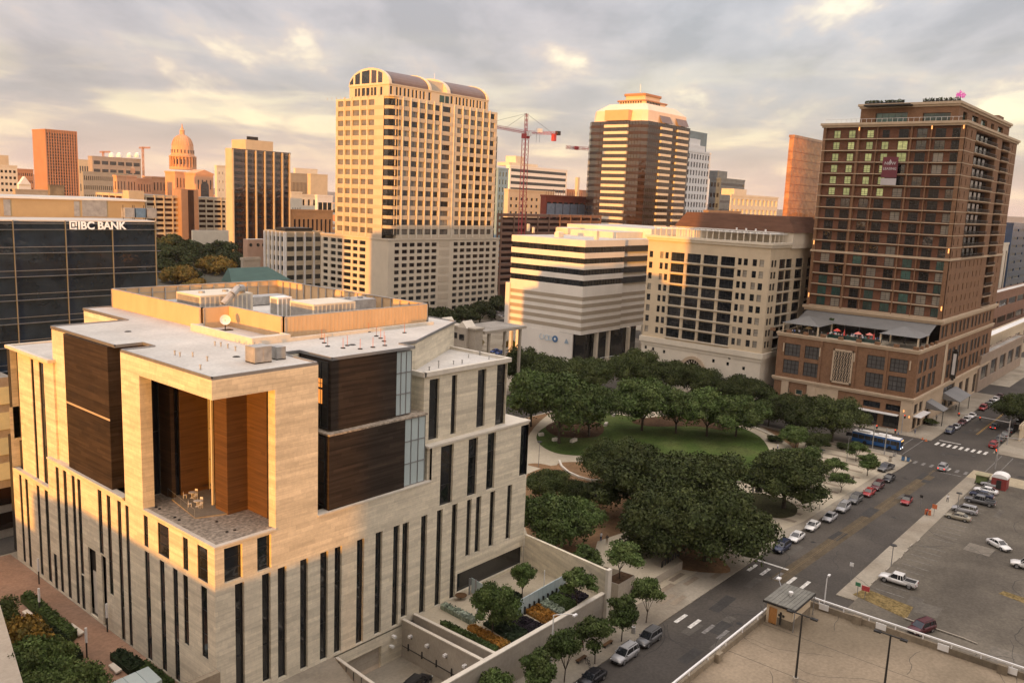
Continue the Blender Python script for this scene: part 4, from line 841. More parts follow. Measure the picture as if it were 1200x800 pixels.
for px, py, l in ((1081, 515, 'orange construction cone by the hotel corner'), (1085, 517, 'orange cone beside another at the hotel kerb')):
    x, y = G(px, py); solo(MB().lathe(x, y, [(.02, .8), (.3, .13)], 8).box(x-.35, y-.35, .13, x+.35, y+.35, .18), 'traffic_cone', [ORANGE], l, 'traffic cone')
for px, py, l in ((742, 742, 'small grey bin by the street tree'), (722, 733, 'dark bollard at the foot of the garden pier'), (793, 656, 'white bin by the raised plaza railing')):
    x, y = G(px, py); solo(MB().lathe(x, y, [(.01, 1.1), (.3, 1.05), (.32, .13)], 10), 'litter_bin', [METD if 'dark' in l else GALV], l, 'litter bin')
for i, (px, py, l) in enumerate([(1048, 535, 'grey news box near the bus'), (1043, 541, 'tan planter box on the plaza corner'), (1058, 540, 'dark blue news box at the plaza corner'), (887, 577, 'left dark bin beside the lawn wall'), (891, 577, 'right dark bin beside the lawn wall'), (1064, 541, 'blue news box nearest the kerb')]):
    x, y = G(px, py); m_ = [GALV, CONC, SIGNB, METD, METD, SIGNB][i]; t = thing('box', l, 'box', (x, y, .15)); MB().box(x-.35, y-.3, .25, x+.35, y+.3, 1.25).build('body', [m_], t); MB().box(x-.38, y-.33, 1.25, x+.38, y+.33, 1.32).build('lid', [METD], t); MB().box(x-.3, y-.25, .13, x+.3, y+.25, .25).build('base', [METD], t)
# traffic signals at Guadalupe
def signal(px, py, h, dx, dy, lab, poss, lit=True):
    x, y = G(px, py); t = thing('traffic_signal', lab, 'traffic signal', (x, y, 0)); MB().tube((x, y, 0), (x, y, h+.6), .16, .12, 8).build('pole', [GALV], t); MB().tube((x, y, h), (x+dx, y+dy, h+.5), .10, .06, 6).build('mast_arm', [GALV], t)
    for k in poss:
        p = (x+dx*k, y+dy*k, h+.5*k); s_ = MB().box(p[0]-.18, p[1]-.18, p[2]-1.0, p[0]+.18, p[1]+.18, p[2]+.1).build('signal_head', [METD], t)
        MB().box(p[0]-.24, p[1]-.12, p[2]-.25, p[0]-.18, p[1]+.12, p[2]).build('red_light', [REDGLOW], s_) if False else MB().box(p[0]-.24, p[1]-.12, p[2]-.25, p[0]-.181, p[1]+.12, p[2]).build('lamp', [REDGLOW], t)
    return t
signal(1180, 521, 6.2, -1, 13, 'traffic signal arm reaching over the far side of the junction', (.55, .95)); signal(1168, 538, 6.0, 1.5, -12, 'traffic signal arm reaching right over the side street', (.6,))
signal(1036, 533, 6.5, 1, -2, 'traffic signal pole on the plaza corner by the bus', (.9,)); signal(1022, 526, 6.0, .5, -.5, 'grey signal pole partly in front of the bus', (.9,))
signal(1166, 549, 4.4, .3, .3, 'signal pole at the parking lot corner of the junction', (.5, 1.)); signal(1056, 508, 5, .4, -.4, 'signal pole at the hotel corner', (.9,))
# kiosks
kx, ky = 214.0, 33.4
k = thing('red_kiosk', 'red shed with a pale domed roof at the corner of the parking lot', 'kiosk', (kx, ky, .14)); MB().box(kx-1.6, ky-1.5, .14, kx+1.6, ky+1.5, 2.8).build('wall', [pm('red_shed', (.22, .035, .03), .7, .2, .8)], k)
b = MB(); n_ = 8; rr = []
for x in (kx-1.7, kx+1.7): rr.append([(x, ky+1.65*math.cos(math.pi*i/n_), 2.8+.9*math.sin(math.pi*i/n_)) for i in range(n_+1)])
b.rings(rr, 0); b.build('roof', [METW], k); MB().box(kx-1.64, ky-.5, .3, kx-1.6, ky+.5, 2.3).build('door', [METD], k)
kx, ky = 214.2, 37.0; k = thing('green_kiosk', 'small green food cart with a striped top beside the red shed', 'kiosk', (kx, ky, .14)); MB().box(kx-1.1, ky-1.2, .5, kx+1.1, ky+1.2, 2.3).build('body', [pm('green_paint', (.10, .13, .04), .7, .3, 1.)], k)
MB().box(kx-1.4, ky-1.4, 2.3, kx+1.4, ky+1.4, 2.5).build('canopy', [pm('straw_canopy', (.3, .27, .16), .8, .3, 3.)], k)
for s in (-1, 1): MB().tube((kx-.7, ky+s*1.2, .45), (kx-.7, ky+s*1.35, .45), .32, n=10).build('wheel', [BLACK], k)

# wear on the roads: patches, seams and manhole covers
R8 = random.Random(21); PT1 = pm('asphalt_patch', (.040, .037, .033), .95, .25, .4, fine=.15); PT2 = pm('old_asphalt_patch', (.085, .076, .062), .95, .25, .4, fine=.15); CRK = pm('crack_sealer', (.022, .020, .018), .8, .2, 1.)
def rect(name, x, y, w, d, a, z, m): c_, s_ = math.cos(a), math.sin(a); return sheet(name, [(x+c_*u-s_*v, y+s_*u+c_*v) for u, v in ((-w/2, -d/2), (w/2, -d/2), (w/2, d/2), (-w/2, d/2))], z, m)
for i in range(16): rect('road_patch', R8.uniform(90, 215), R8.uniform(42.5, 53), R8.uniform(2, 7), R8.uniform(.8, 2), R8.uniform(-.05, .05), .0065+.0004*i, R8.choice((PT1, PT2)))
for i in range(7): rect('road_patch', R8.uniform(227, 243), R8.uniform(20, 54), R8.uniform(1, 2.2), R8.uniform(2, 6), R8.uniform(-.05, .05), .0065+.0004*i, R8.choice((PT1, PT2)))
for i in range(8): rect('road_patch', R8.uniform(250, 330), R8.uniform(42.5, 53), R8.uniform(3, 8), R8.uniform(.8, 2), 0, .0065+.0004*i, R8.choice((PT1, PT2)))
for i in range(22): rect('lot_patch', R8.uniform(112, 214), R8.uniform(-30, 34), R8.uniform(2, 8), R8.uniform(1, 5), R8.uniform(-.1, .1), .1445+.0003*i, R8.choice((pm('lot_patch_dark', (.10, .088, .07), .95, .25, .3, fine=.15), pm('lot_patch_pale', (.16, .14, .11), .95, .25, .3, fine=.15))))
def crackline(name, x, y, a, n, st, z, w, m, b):
    for i in range(n): x2 = x+st*math.cos(a); y2 = y+st*math.sin(a); nx, ny = -math.sin(a)*w/2, math.cos(a)*w/2; b.quad((x-nx, y-ny, z), (x2-nx, y2-ny, z), (x2+nx, y2+ny, z), (x+nx, y+ny, z)); x, y = x2, y2; a += R8.uniform(-.5, .5)
b = MB()
for i in range(60): crackline('', R8.uniform(112, 214), R8.uniform(-30, 34), R8.uniform(0, 3.1), 9, R8.uniform(.5, 1.6), .1515+.00002*i, .09, CRK, b)
tag(b.build('lot_cracks', [CRK]), kind='stuff'); b = MB()
for i in range(46): crackline('', R8.uniform(80, 325), R8.uniform(42, 54), R8.choice((0, 1.57))+R8.uniform(-.2, .2), 8, R8.uniform(.5, 1.4), .0145+.00002*i, .08, CRK, b)
tag(b.build('road_cracks', [CRK]), kind='stuff'); b = MB()
for i in range(40): crackline('', R8.uniform(60, 104), R8.uniform(-20, 37), R8.uniform(0, 3.1), 8, R8.uniform(.5, 1.5), GD+.004+.00002*i, .05, CRK, b)
for k in range(5): b.quad((GX-9*k-9, -60, GD+.003), (GX-9*k-8.93, -60, GD+.003), (GX-9*k-8.93, GY-.4, GD+.003), (GX-9*k-9, GY-.4, GD+.003))
tag(b.build('deck_joints', [CRK]), kind='stuff')
for i, (x, y, l) in enumerate(((112, 48, 'manhole cover near the west crosswalk'), (151, 52, 'manhole cover beside the parked white sedans'), (176, 45, 'manhole cover in the far lane beyond the sports car'), (205, 51, 'manhole cover short of the junction'), (234, 50, 'manhole cover in the middle of the junction'), (239, 44, 'manhole cover at the right of the junction'), (268, 51, 'manhole cover past the striped crosswalk'))): t = solo(MB().lathe(x, y, [(.01, .022), (.42, .022), (.45, .012)], 14), 'manhole_cover', [METD], l, 'manhole cover')
# ================================================================== BUILDINGS
def cornice(b, X0, Y0, X1, Y1, z, m=0, h=.9, out=.6):
    band(b, X0, Y0, X1, Y1, z, z+h*.5, out*.5, m); band(b, X0, Y0, X1, Y1, z+h*.5+.002, z+h, out, m)
# ---- unseen blocks behind the camera, shaped and sized to throw the long evening shade
def plainblock(name, label, x0, y0, x1, y1, h, nfl=10):
    t = thing(name, label, 'building', (x0, y0, 0)); b = MB(); fz = h/nfl
    b.box(x0, y0, 0, x1, y1, h, 0, 1); b.build('wall', [CONC, ROOFD], t)
    w = MB()
    for i in range(nfl): w.box(x1-.02, y0+1, i*fz+1.2, x1+.06, y1-1, i*fz+fz-.6)
    w.build('window', [GL], t, kind='stuff'); return t
plainblock('shade_tower', 'unseen tall building behind the viewpoint, shaped to throw shade', -45, -70, -12, 30, 150, 40)
plainblock('shade_wing', 'unseen lower wing north of the tall building, shaped to throw shade', -45, 30.2, -12, 48.8, 70, 20)
plainblock('shade_block', 'unseen tall block further west, added to throw shade', -260, -170, -200, -50, 150, 40)
plainblock('shade_shed', 'unseen low block west of the courthouse, sized to throw shade', -120, 41.5, -70, 84, 19.5, 4)
plainblock('shade_shed', 'unseen long low block beside the taller one, sized to throw shade', -125, 84.2, -72, 170, 11.5, 3)
plainblock('shade_block', 'unseen mid-rise block northwest of the courthouse, added to throw shade', -150, 215, -80, 330, 52, 14)
# ---- glass bank building left
bk = thing('bank_building', 'dark glass bank building with thin pale mullions behind the courthouse', 'office building', (86.5, 168, 0))
BX1 = 86.3; BZ = 52.5; BYF = 168.0
b = MB(); b.box(-20, BYF+.4, 0, BX1, BYF+46, BZ-.2, 0, 1); b.box(-20, BYF+.3, BZ-.2, BX1+.1, BYF+46, BZ+.1, 2, 1); b.build('wall', [INT, ROOFW, METW], bk)
vx = [OY(p, 262, BYF)[0] for p in (15.6, 77, 132)]
cols_ = [-20, -3]+[2*vx[0]-vx[1]]+vx+[BX1]
cols_ = sorted(set(round(c, 2) for c in cols_)); fl = [BZ]
z = OY(100, 268, BYF)[1]; flz = [OY(77, y, BYF)[1] for y in (269, 295.5, 322.5, 349)]; dz = (flz[0]-flz[3])/3
zs_ = [BZ]+[flz[0]-dz*k for k in range(0, 12)]
zs_ = [q for q in zs_ if q > .5]+[0]
for i in range(len(cols_)-1):
    for j in range(len(zs_)-1):
        a, c, d, e = cols_[i], cols_[i+1], zs_[j+1], zs_[j]
        if e-d < .3: continue
        place(winmesh(round(c-a-.05, 2), round(e-d-.05, 2), 1 if c-a < 8 else 1, 1, MET, GLB, .04), 'glass_panel', ((a+c)/2, BYF+.35, d), bk, 0)
for c in cols_: MB().box(c-.05, BYF-.02, 0, c+.05, BYF+.3, BZ).build('mullion', [MUL], bk)
for j, q in enumerate(zs_[1:-1]):
    MB().box(-20, BYF-.12, q-.06, BX1+.9, BYF+.28, q+.03).build('sunshade', [MUL], bk)
    MB().box(-20, BYF+.12, q+1.05, BX1, BYF+.27, q+1.15).build('transom', [MET], bk)
MB().box(BX1+.02, BYF, 0, BX1+.1, BYF+40, BZ).build('side_glass', [GLB], bk)
p0x = OY(87, 264, BYF)[0]; p0z = OY(87, 268.5, BYF)[1]
sgn = text_mesh('IBC BANK', 2.05, SIGNW, '-Y', (OY(90.5, 264, BYF)[0], BYF-.25, p0z), bk, 'lettering', .08, .05)
x_ = OY(81, 264, BYF)[0]; b = MB(); zz0 = p0z
for q in ((0, 0, 1.3, .22), (0, .22, .22, 1.5), (1.08, .5, 1.3, 1.5), (0.22, 1.28, 1.08, 1.5), (.45, .45, .85, 1.1), (.95, -.05, 1.3, .3)): b.box(x_+q[0], BYF-.32, zz0+q[1], x_+q[2], BYF-.2, zz0+q[3])
b.build('emblem', [SIGNW], bk)
# rooftop penthouse band
Yb = BYF+12; zb1 = OY(100, 234.5, Yb)[1]; bx2 = sX(170, Yb, zb1-2)
b = MB(); b.box(-20, Yb, BZ, bx2, Yb+22, zb1, 0, 1); b.box(-20, Yb-.3, zb1, bx2+.3, Yb+22, zb1+.35, 2, 1); b.build('penthouse', [pm('tan_stucco', (.42, .31, .17), .85, .10, .2), ROOFW, METW], bk)
for (a, c) in ((96, 125), (4, 12), (86.5, 93)):
    xa, xb = sX(a, Yb, BZ+2), sX(c, Yb, BZ+2); MB().box(xa, Yb-.08, BZ+.3, xb, Yb-.02, BZ+(4 if c == 125 else 3.4)).build('louvre', [GALV], bk)
for k, (px, l) in enumerate(((150, 'grey rooftop pipework left of the blue fan on the bank roof'), (163, 'blue and grey fan unit near the right corner of the bank roof'), (176, 'grey rooftop frame at the right corner of the bank roof'))):
    x = sX(px, BYF+6, BZ+1); t = thing('rooftop_unit', l, 'rooftop unit', (x, BYF+6, BZ)); b = MB(); b.box(x-1, BYF+5.2, BZ+.5, x+1, BYF+6.8, BZ+2.4); b.build('housing', [GALV if k != 1 else pm('faded_blue', (.12, .2, .3), .6, .2, 1)], t)
    for s in (-1, 1): MB().tube((x+s, BYF+6, BZ), (x+s, BYF+6, BZ+3), .06, n=4).build('leg', [METD], t)
# lower glazed bands at the far left edge
lb = thing('low_office', 'low glazed annex at the left edge below the bank building', 'building', (0, 160, 0)); b = MB(); y_ = 152.0; x1_ = sX(18, y_, 15)
b.box(-30, y_, 0, x1_, y_+12, 27.5, 0, 1); b.build('wall', [CONC, ROOFD], lb)
for j in range(6): q = MB(); q.box(-30, y_-.1, 1.5+j*4.3, x1_-.1, y_-.02, 4.4+j*4.3); q.build('window_band', [GLBR if j < 2 else pm('amber_glass', (.4, .3, .12), .3, .3, .3, emit=(1, .75, .35), es=.18)], lb)
# ---- tall barrel-vaulted tower
tw_ = thing('office_tower', 'tall beige office tower crowned by two grey barrel vaults', 'skyscraper', (250, 282, 0))
TX, TY = 250.0, 282.0
def rowsz(z0, z1, n): return [(z0+(z1-z0)*i/n, z0+(z1-z0)*(i+1)/n) for i in range(n)]
# podium
pY1 = 329.6; pX1 = 323.3; Z1 = 40.6
pr_ = rowsz(3, 39.3, 12); pL = []; pR = []
lc = [sY(350+c/6.667, TX, 38) for c in (192, 228, 250, 290, 302, 340, 352, 408, 422, 460, 474, 522)]
lc = [(lc[i+1], lc[i]) for i in range(0, len(lc), 2)]
rc = [sX(350+c/6.667, TY, 38) for c in (565, 588, 602, 636, 680, 722, 750, 788, 808, 850, 868, 908, 926, 968, 986, 1026, 1040, 1080)]+[sX(520+c/6.667, TY, 38) for c in (78, 112, 128, 164, 178, 216, 230, 268, 280, 318, 330, 362, 382, 412)]
rc = [(rc[i], rc[i+1]) for i in range(0, len(rc), 2)]
rc = [r for r in rc if r[0] > 250.8]
for a, c in pr_:
    pL += [(u0, u1, a+.75, c-.55) for u0, u1 in lc if u1 < 329]; pR += [(u0, u1, a+.75, c-.55) for u0, u1 in rc]
b = MB(); shell(b, TX, TY, pX1, pY1, 0, Z1, pL, pR, .5); cornice(b, TX, TY, pX1, pY1, Z1-.9, 0, .8, .35); b.build('wall', [BEIGE, ROOFD], tw_)
# louvred bay on the podium
lx0, lx1 = sX(350+1095/6.667, TY, 30), sX(520+40/6.667, TY, 30)
for i in range(9): MB().box(lx0, TY-.12, 4+i*4.1, lx1, TY-.02, 6.6+i*4.1).build('louvre', [BEIGE2], tw_)
# shaft
sX0, sY0, sX1, sY1 = TX+.4, TY+.4, 319.0, 319.5; ZT = 101.0; nfl = 14
fr_ = rowsz(Z1+.3, ZT-.6, nfl)
lc = [sY(380+c/8, sX0, 98) for c in (128, 182, 198, 248, 264, 328, 346, 398, 414, 470)]; lc = [(lc[i+1], lc[i]) for i in range(0, len(lc), 2)]
rc = [sX(380+c/8, sY0, 98) for c in (676, 730, 748, 804, 822, 880, 896, 950, 968, 1024, 1040, 1086, 1112, 1188)]+[sX(480+c/8, sY0, 98) for c in (450, 492, 508, 560, 572, 620, 634, 684, 696, 744, 760, 800)]
rc = [(rc[i], rc[i+1]) for i in range(0, len(rc), 2)]
L_, R_ = [], []
for i, (a, c) in enumerate(fr_):
    L_ += [(u0, u1, a+1.45, c-.35) for u0, u1 in lc]; R_ += [(u0, u1, a+1.45, c-.35) for u0, u1 in rc]
b = MB(); shell(b, sX0, sY0+4.5, sX1, sY1, Z1, ZT, L_, [], .5); facade(b, '-Y', sY0, sX0+4.5, sX1, Z1, ZT, R_, .5)
b.quad((sX0, sY0+4.5, Z1), (sX0+2.2, sY0+4.5, Z1), (sX0+2.2, sY0+4.5, ZT), (sX0, sY0+4.5, ZT)); b.quad((sX0+4.5, sY0+2.2, Z1), (sX0+4.5, sY0, Z1), (sX0+4.5, sY0, ZT), (sX0+4.5, sY0+2.2, ZT)); b.quad((sX1, sY0, Z1), (sX1, sY1, Z1), (sX1, sY1, ZT), (sX1, sY0, ZT))
b.quad((sX0, sY0, ZT), (sX1, sY0, ZT), (sX1, sY0+4.5, ZT), (sX0, sY0+4.5, ZT), 1); b.build('wall', [BEIGE, ROOFD], tw_)
# piers standing proud of the shaft, spandrel bands
pq = MB()
for i in range(len(rc)-1):
    xm = (rc[i][1]+rc[i+1][0])/2; pq.box(xm-.22, sY0-.35, Z1+.2, xm+.22, sY0, ZT+.6)
for i in range(len(lc)-1):
    ym = (lc[i][0]+lc[i+1][1])/2; pq.box(sX0-.35, ym-.22, Z1+.2, sX0, ym+.22, ZT+.6)
pq.build('pier', [CREAM2], tw_, kind='stuff')
sp = MB()
for a, c in fr_:
    sp.box(sX0+4.6, sY0-.08, a-.2, sX1-.2, sY0-.01, a+1.3); sp.box(sX0-.08, sY0+4.6, a-.2, sX0-.01, sY1-.2, a+1.3)
sp.build('spandrel', [BEIGE2], tw_, kind='stuff')
# recessed curved glass corner bay, one bowed band per floor
for a, c in fr_:
    q = MB(); q.prism([(sX0+.3, sY0+4.4), (sX0+.7, sY0+2.2), (sX0+2.2, sY0+.7), (sX0+4.4, sY0+.3), (sX0+4.4, sY0+4.4)], a+1.2, c-.2, 0); q.build('corner_bay', [GL], tw_)
    q = MB(); q.prism([(sX0+.2, sY0+4.5), (sX0+.6, sY0+2.1), (sX0+2.1, sY0+.6), (sX0+4.5, sY0+.2), (sX0+4.5, sY0+4.5)], c-.2, c+1.2, 0, bottom=True); q.build('bay_sill', [BEIGE2], tw_)
windows(tw_, '-Y', sY0, R_, .45, 2, 1, gm=GLH, fr=.12, pick=lambda i, o: rnd.choice((GLH, GLH, GLH, GL, GL, BLIND))); joined(tw_, [('-X', sX0, L_, .45)], [GLH]); joined(tw_, [('-Y', TY, pR, .45), ('-X', TX, pL, .45)], [GL])
# right shoulder of dark glass
b = MB(); b.box(sX1-.01, sY0+3, Z1, sX1+4.0, sY1-3, 90, 0, 1); b.build('side_bay', [GL, ROOFD], tw_)
b = MB()
for a, c in fr_[:11]: b.box(sX1-.01, sY0+2.9, c-.9, sX1+4.1, sY1-3, c)
b.build('side_band', [BEIGE2], tw_, kind='stuff')
b = MB(); b.box(sX0+3, sY1-.01, Z1, sX1-6, sY1+2.6, 95, 0, 1); b.build('side_bay', [GL, ROOFD], tw_); b = MB()
for a, c in fr_[:12]: b.box(sX0+2.9, sY1, c-.9, sX1-6, sY1+2.7, c)
b.build('side_band', [BEIGE2], tw_, kind='stuff')
# attic and vaults
aY0, aY1 = 284.6, 311.0; aX0 = TX+1.2
xA1 = sX(505.6, aY0, 106.5); xB0 = sX(523.7, aY0, 106.5); xB1 = sX(572.5, aY0, 106.5)
aw = []
for c0, c1 in [(616, 640), (672, 694), (706, 728), (746, 768), (782, 804), (822, 842), (856, 876), (894, 912), (926, 946), (976, 1000)]: aw.append((sX(380+c0/8, aY0, 104), sX(380+c1/8, aY0, 104), 102.0, 105.4))
for c0, c1 in [(384, 408), (432, 452), (462, 484), (498, 518), (530, 550), (566, 584), (594, 612), (628, 646), (656, 674), (700, 718)]: aw.append((sX(480+c0/8, aY0, 104), sX(480+c1/8, aY0, 104), 102.0, 105.4))
al = []
for c0, c1 in [(232, 258), (286, 306), (314, 336), (350, 382), (392, 424), (436, 456), (464, 488), (522, 544)]: al.append((sY(380+c1/8, aX0, 103), sY(380+c0/8, aX0, 103), 101.8, 105.2))
al = [o for o in al if o[0] > aY0+.2 and o[1] < aY1-.2]
b = MB(); shell(b, aX0, aY0, xB1, aY1, ZT, 106.5, al, aw, .4); band(b, aX0, aY0, xB1, aY1, 106.0, 106.5, .25); b.build('attic', [BEIGE, ROOFD], tw_); joined(tw_, [('-X', aX0, al, .35), ('-Y', aY0, aw, .35)], [GL])
yc_ = (aY0+aY1)/2; RY = (aY1-aY0)/2; RZ_ = 6.9
def vault(x0, x1, name, mat, r=1.0, z0=106.5, n=16, solid=True):
    rr = [[(x, yc_+RY*r*math.cos(math.pi*i/n), z0+RZ_*r*math.sin(math.pi*i/n)) for i in range(n+1)] for x in (x0, x1)]
    q = MB(); q.rings(rr, 0); return q.build(name, mat, tw_)
vault(aX0+1.2, xA1-.6, 'vault_roof', [VAULT], .97); vault(xB0+.6, xB1-.6, 'vault_roof', [VAULT], .97)
for x0, x1 in ((aX0-.15, aX0+1.3), (xA1-1.3, xA1), (xB0, xB0+2.2), (xB1-1.3, xB1)): vault(x0, x1, 'vault_rib', [CREAM2], 1.02)
b = MB(); b.box(xA1, aY0+2.5, 106.5, xB0, aY1-2.5, 111.0, 0, 1); b.build('link_block', [BEIGE, ROOFD], tw_)
for (c0, c1) in ((1045, 1088), (1098, 1132)): MB().box(sX(380+c0/8, aY0+2.4, 103), aY0-.1, 101.9, sX(380+c1/8, aY0+2.4, 103), aY0-.02, 105).build('window', [GLT], tw_)
# lunette windows in the gable
for i, (c0, c1, zb, zl, zr) in enumerate([(240, 272, 107.2, 108.4, 110.0), (290, 334, 107.2, 110.6, 112.0), (352, 424, 107.2, 112.6, 112.7), (442, 488, 107.2, 112.1, 110.8), (504, 544, 107.2, 110.0, 108.2)]):
    ya, yb = sY(380+c0/8, aX0-.2, 109), sY(380+c1/8, aX0-.2, 109)
    k_ = lambda y: 106.5+RZ_*.88*math.sqrt(max(0.02, 1-((y-yc_)/RY)**2))
    q = MB(); q.quad((aX0-.22, ya, 107.0), (aX0-.22, ya, k_(ya)), (aX0-.22, yb, k_(yb)), (aX0-.22, yb, 107.0)); q.build('lunette_window', [GLBR if i > 2 else GL], tw_)
b = MB()
for i in range(14): y = TY+2+i*3.2; b.box(sX0-.1, y, ZT, sX0+.05, y+.1, ZT+1.0)
b.build('parapet_post', [BEIGE], tw_, kind='stuff')
MB().tube((290, 297, 113), (290, 297, 116.5), .12, .05).build('antenna', [METW], tw_)
# ---- white striped office
wo_ = thing('striped_office', 'white office block with dark ribbon windows above tan ribbed bands', 'office building', (249, 176.4, 0))
WX, WY, WY1, WX1 = 249.0, 176.4, 210.8, 300.0
xs_ = sX(732, WY, 40)
b = MB(); zt = 46.6; strips = [(42.1, 44.2), (38.2, 40.1), (34.1, 36.1), (30.1, 32.2)]
opL = [(WY+.01, WY1-.01, a, c) for a, c in strips]; opR = [(WX+.01, xs_-.3, a, c) for a, c in strips]
b.box(WX, WY, 12.5, xs_-.2, WY1, 12.51, 0)
for (za, zb_) in ((12.5, 30.1), (32.2, 34.1), (36.1, 38.2), (40.1, 42.1), (44.2, zt)): b.box(WX, WY, za, xs_-.2, WY1, zb_, 0, 1, True); b.box(xs_+.6, WY+1.2, za, WX1, WY1, zb_, 0, 1, True)
b.build('wall', [WHITEP, ROOFW], wo_)
b = MB(); b.box(xs_-.2, WY+2.2, 12.5, xs_+.6, WY1, zt-.6, 0, 0); b.build('slot', [METD], wo_)
for a, c in strips:
    for (x0, x1, y) in ((WX+.35, xs_-.35, WY+.35), (xs_+.8, WX1-.2, WY+1.55)):
        n_ = int((x1-x0)/1.7)
        for i in range(n_): place(winmesh((x1-x0)/n_-.03, c-a, 1, 1, METD, GL, .05), 'glass_panel', (x0+(x1-x0)*(i+.5)/n_, y, a), wo_, 0)
    n_ = 20; y0, y1 = WY+.35, WY1-.3
    for i in range(n_): place(winmesh((y1-y0)/n_-.03, c-a, 1, 1, METD, GL, .05), 'glass_panel', (WX+.35, y0+(y1-y0)*(i+.5)/n_, a), wo_, ROT['-X'])
    MB().box(WX+.4, WY+.4, a-.1, WX1-.3, WY1-.3, c+.1).build('core', [INT], wo_)
for a, c in ((24.9, 26.3), (22.3, 23.7), (19.5, 20.9), (16.8, 18.2), (14.0, 15.4)):
    MB().box(WX-.06, WY-.06, a, xs_-.3, WY1+.06, c).build('ribbed_band', [SHADEP], wo_); MB().box(xs_+.7, WY+1.14, a, WX1, WY1, c).build('ribbed_band', [SHADEP], wo_)
b = MB(); b.box(WX-.6, WY1-.5, 12.5, WX+20, WY1+1.6, 28.5, 0, 1); b.build('side_block', [WHITEP, ROOFW], wo_)
b = MB(); b.box(WX-.1, WY+9.5, 0, WX+6, WY1-6.5, 12.5, 0); b.box(WX+8, WY+6, 0, WX+40, WY1-4, 12.5, 0); b.build('base_wall', [WHITEP], wo_)
b = MB(); b.box(WX+1.2, WY+3, 0, WX+8, WY+9.4, 12.4); b.box(WX+8.2, WY+5.2, 0, 295, WY+5.8, 12.4); b.build('lobby_glass', [GL], wo_)
b = MB(); b.box(WX-.08, WY+3.4, 0, WX+.5, WY+9.5, 12.4, 0); b.build('base_wall', [WHITEP], wo_)
for x in (WX+11, WX+19, WX+33, WX+44): MB().box(x, WY+.3, 0, x+1.2, WY+1.5, 12.5).build('column', [CREAM2], wo_)
for y in (WY1-1.5, WY1-5): MB().box(WX+.3, y, 0, WX+1.5, y+1.2, 12.5).build('column', [CREAM2], wo_)
ly = OX(650.5, 397, WX-.2)
MB().tube((WX-.1, ly[0], ly[1]), (WX-.35, ly[0], ly[1]), 1.25, n=20).build('round_logo', [SIGNB], wo_); MB().tube((WX-.36, ly[0], ly[1]), (WX-.40, ly[0], ly[1]), .42, n=12).build('logo_centre', [MATS['car_blue'] if False else METW], wo_)
for i, (px, py, r) in enumerate([(635, 394, 1.0), (641, 395.5, 1.0), (645, 396, .9)]):
    q = OX(px, py, WX-.2); n_ = 14; bq = MB()
    for j in range(n_):
        a0, a1 = 2*math.pi*j/n_, 2*math.pi*(j+1)/n_
        if i != 1 and j in (3, 4): continue
        bq.tube((WX-.3, q[0]+r*math.cos(a0), q[1]+r*math.sin(a0)), (WX-.3, q[0]+r*math.cos(a1), q[1]+r*math.sin(a1)), .09, n=4)
    bq.build('emblem_ring', [pm('pale_blue_sign', (.35, .5, .62), .6, .05, 1)], wo_)
q = OX(664, 400, WX-.2); bq = MB(); bq.quad((WX-.3, q[0]+1, q[1]-.8), (WX-.3, q[0]-1, q[1]-.8), (WX-.3, q[0]-.6, q[1]+.2), (WX-.3, q[0]+.2, q[1]+1.1)); bq.build('emblem', [pm('grey_blue_sign', (.25, .32, .38), .6, .05, 1)], wo_)
for px, py, w_, h_, l in ((668, 271, 9, 2.5, 'largest cream plant housing on the white striped office'), (655, 275, 3, 1.8, 'small cream housing left of the largest on the striped office'), (699, 278, 1.6, 3.2, 'slim tan vent tower near the corner of the striped office'), (619, 268, 1.2, 3, 'left chimney-like vent on the striped office'), (625, 270, 1.0, 2.2, 'short vent right of the chimney-like vent')):
    x, y = G(px, py+3, zt); x = min(x, 290); t = thing('rooftop_unit', l, 'rooftop unit', (x, y, zt)); MB().box(x-w_/2, y-w_*.35, zt+.01, x+w_/2, y+w_*.35, zt+h_).build('housing', [CREAM2], t); MB().box(x-w_/2+.1, y-w_*.3, zt+h_, x+w_/2-.1, y+w_*.3, zt+h_+.15).build('lid', [METW], t)
MB().box(300, WY+4, 40, 345, WY1+12, 50.5, 0, 1).build('rear_block', [WHITEP, ROOFW], wo_); MB().box(WX+32, WY+8, zt, 300, WY1-4, zt+2.4, 0, 1).build('roof_block', [CREAM2, ROOFW], wo_)
# ---- cream apartment block with balconies
ap = thing('apartment_block', 'cream apartment block with deep dark balconies and a round arched window at its base', 'apartment building', (249, 107.5, 0))
AX, AY, AY1, AX1 = 249.0, 107.5, 150.6, 330.0
pc = [(124, 148), (196, 217), (230, 252), (717, 742), (755, 783), (815, 844), (862, 892)]
bc = [(270, 358), (378, 468), (486, 582), (603, 697)]
col = lambda c: (sY(740+c[1]/5.714, AX, 46), sY(740+c[0]/5.714, AX, 46))
rows_ = [16.6+3.6*i for i in range(8)]
wl = [(*col(c), z+.95, z+3.05) for c in pc for z in rows_]; wb = [(*col(c), z+.35, z+3.2) for c in bc for z in rows_]
cx_ = lambda c: (sX(740+c[0]/5.714, AY, 46), sX(740+c[1]/5.714, AY, 46))
wr = [(a, a+1.6, z+.95, z+3.05) for a in (AX+1.2, AX+3.4) for z in rows_]; wr2 = [(a, a+w_, z+.35, z+3.2) for a, w_ in ((AX+7.2, 4.6), (AX+12.4, 4.6), (AX+20, 6), (AX+30, 6), (AX+40, 6)) for z in rows_]
b = MB(); facade(b, '-X', AX, AY, AY1, 15.4, 48.6, wl+wb, .4); facade(b, '-Y', AY, AX, AX1, 15.4, 48.6, wr+wr2, .4)
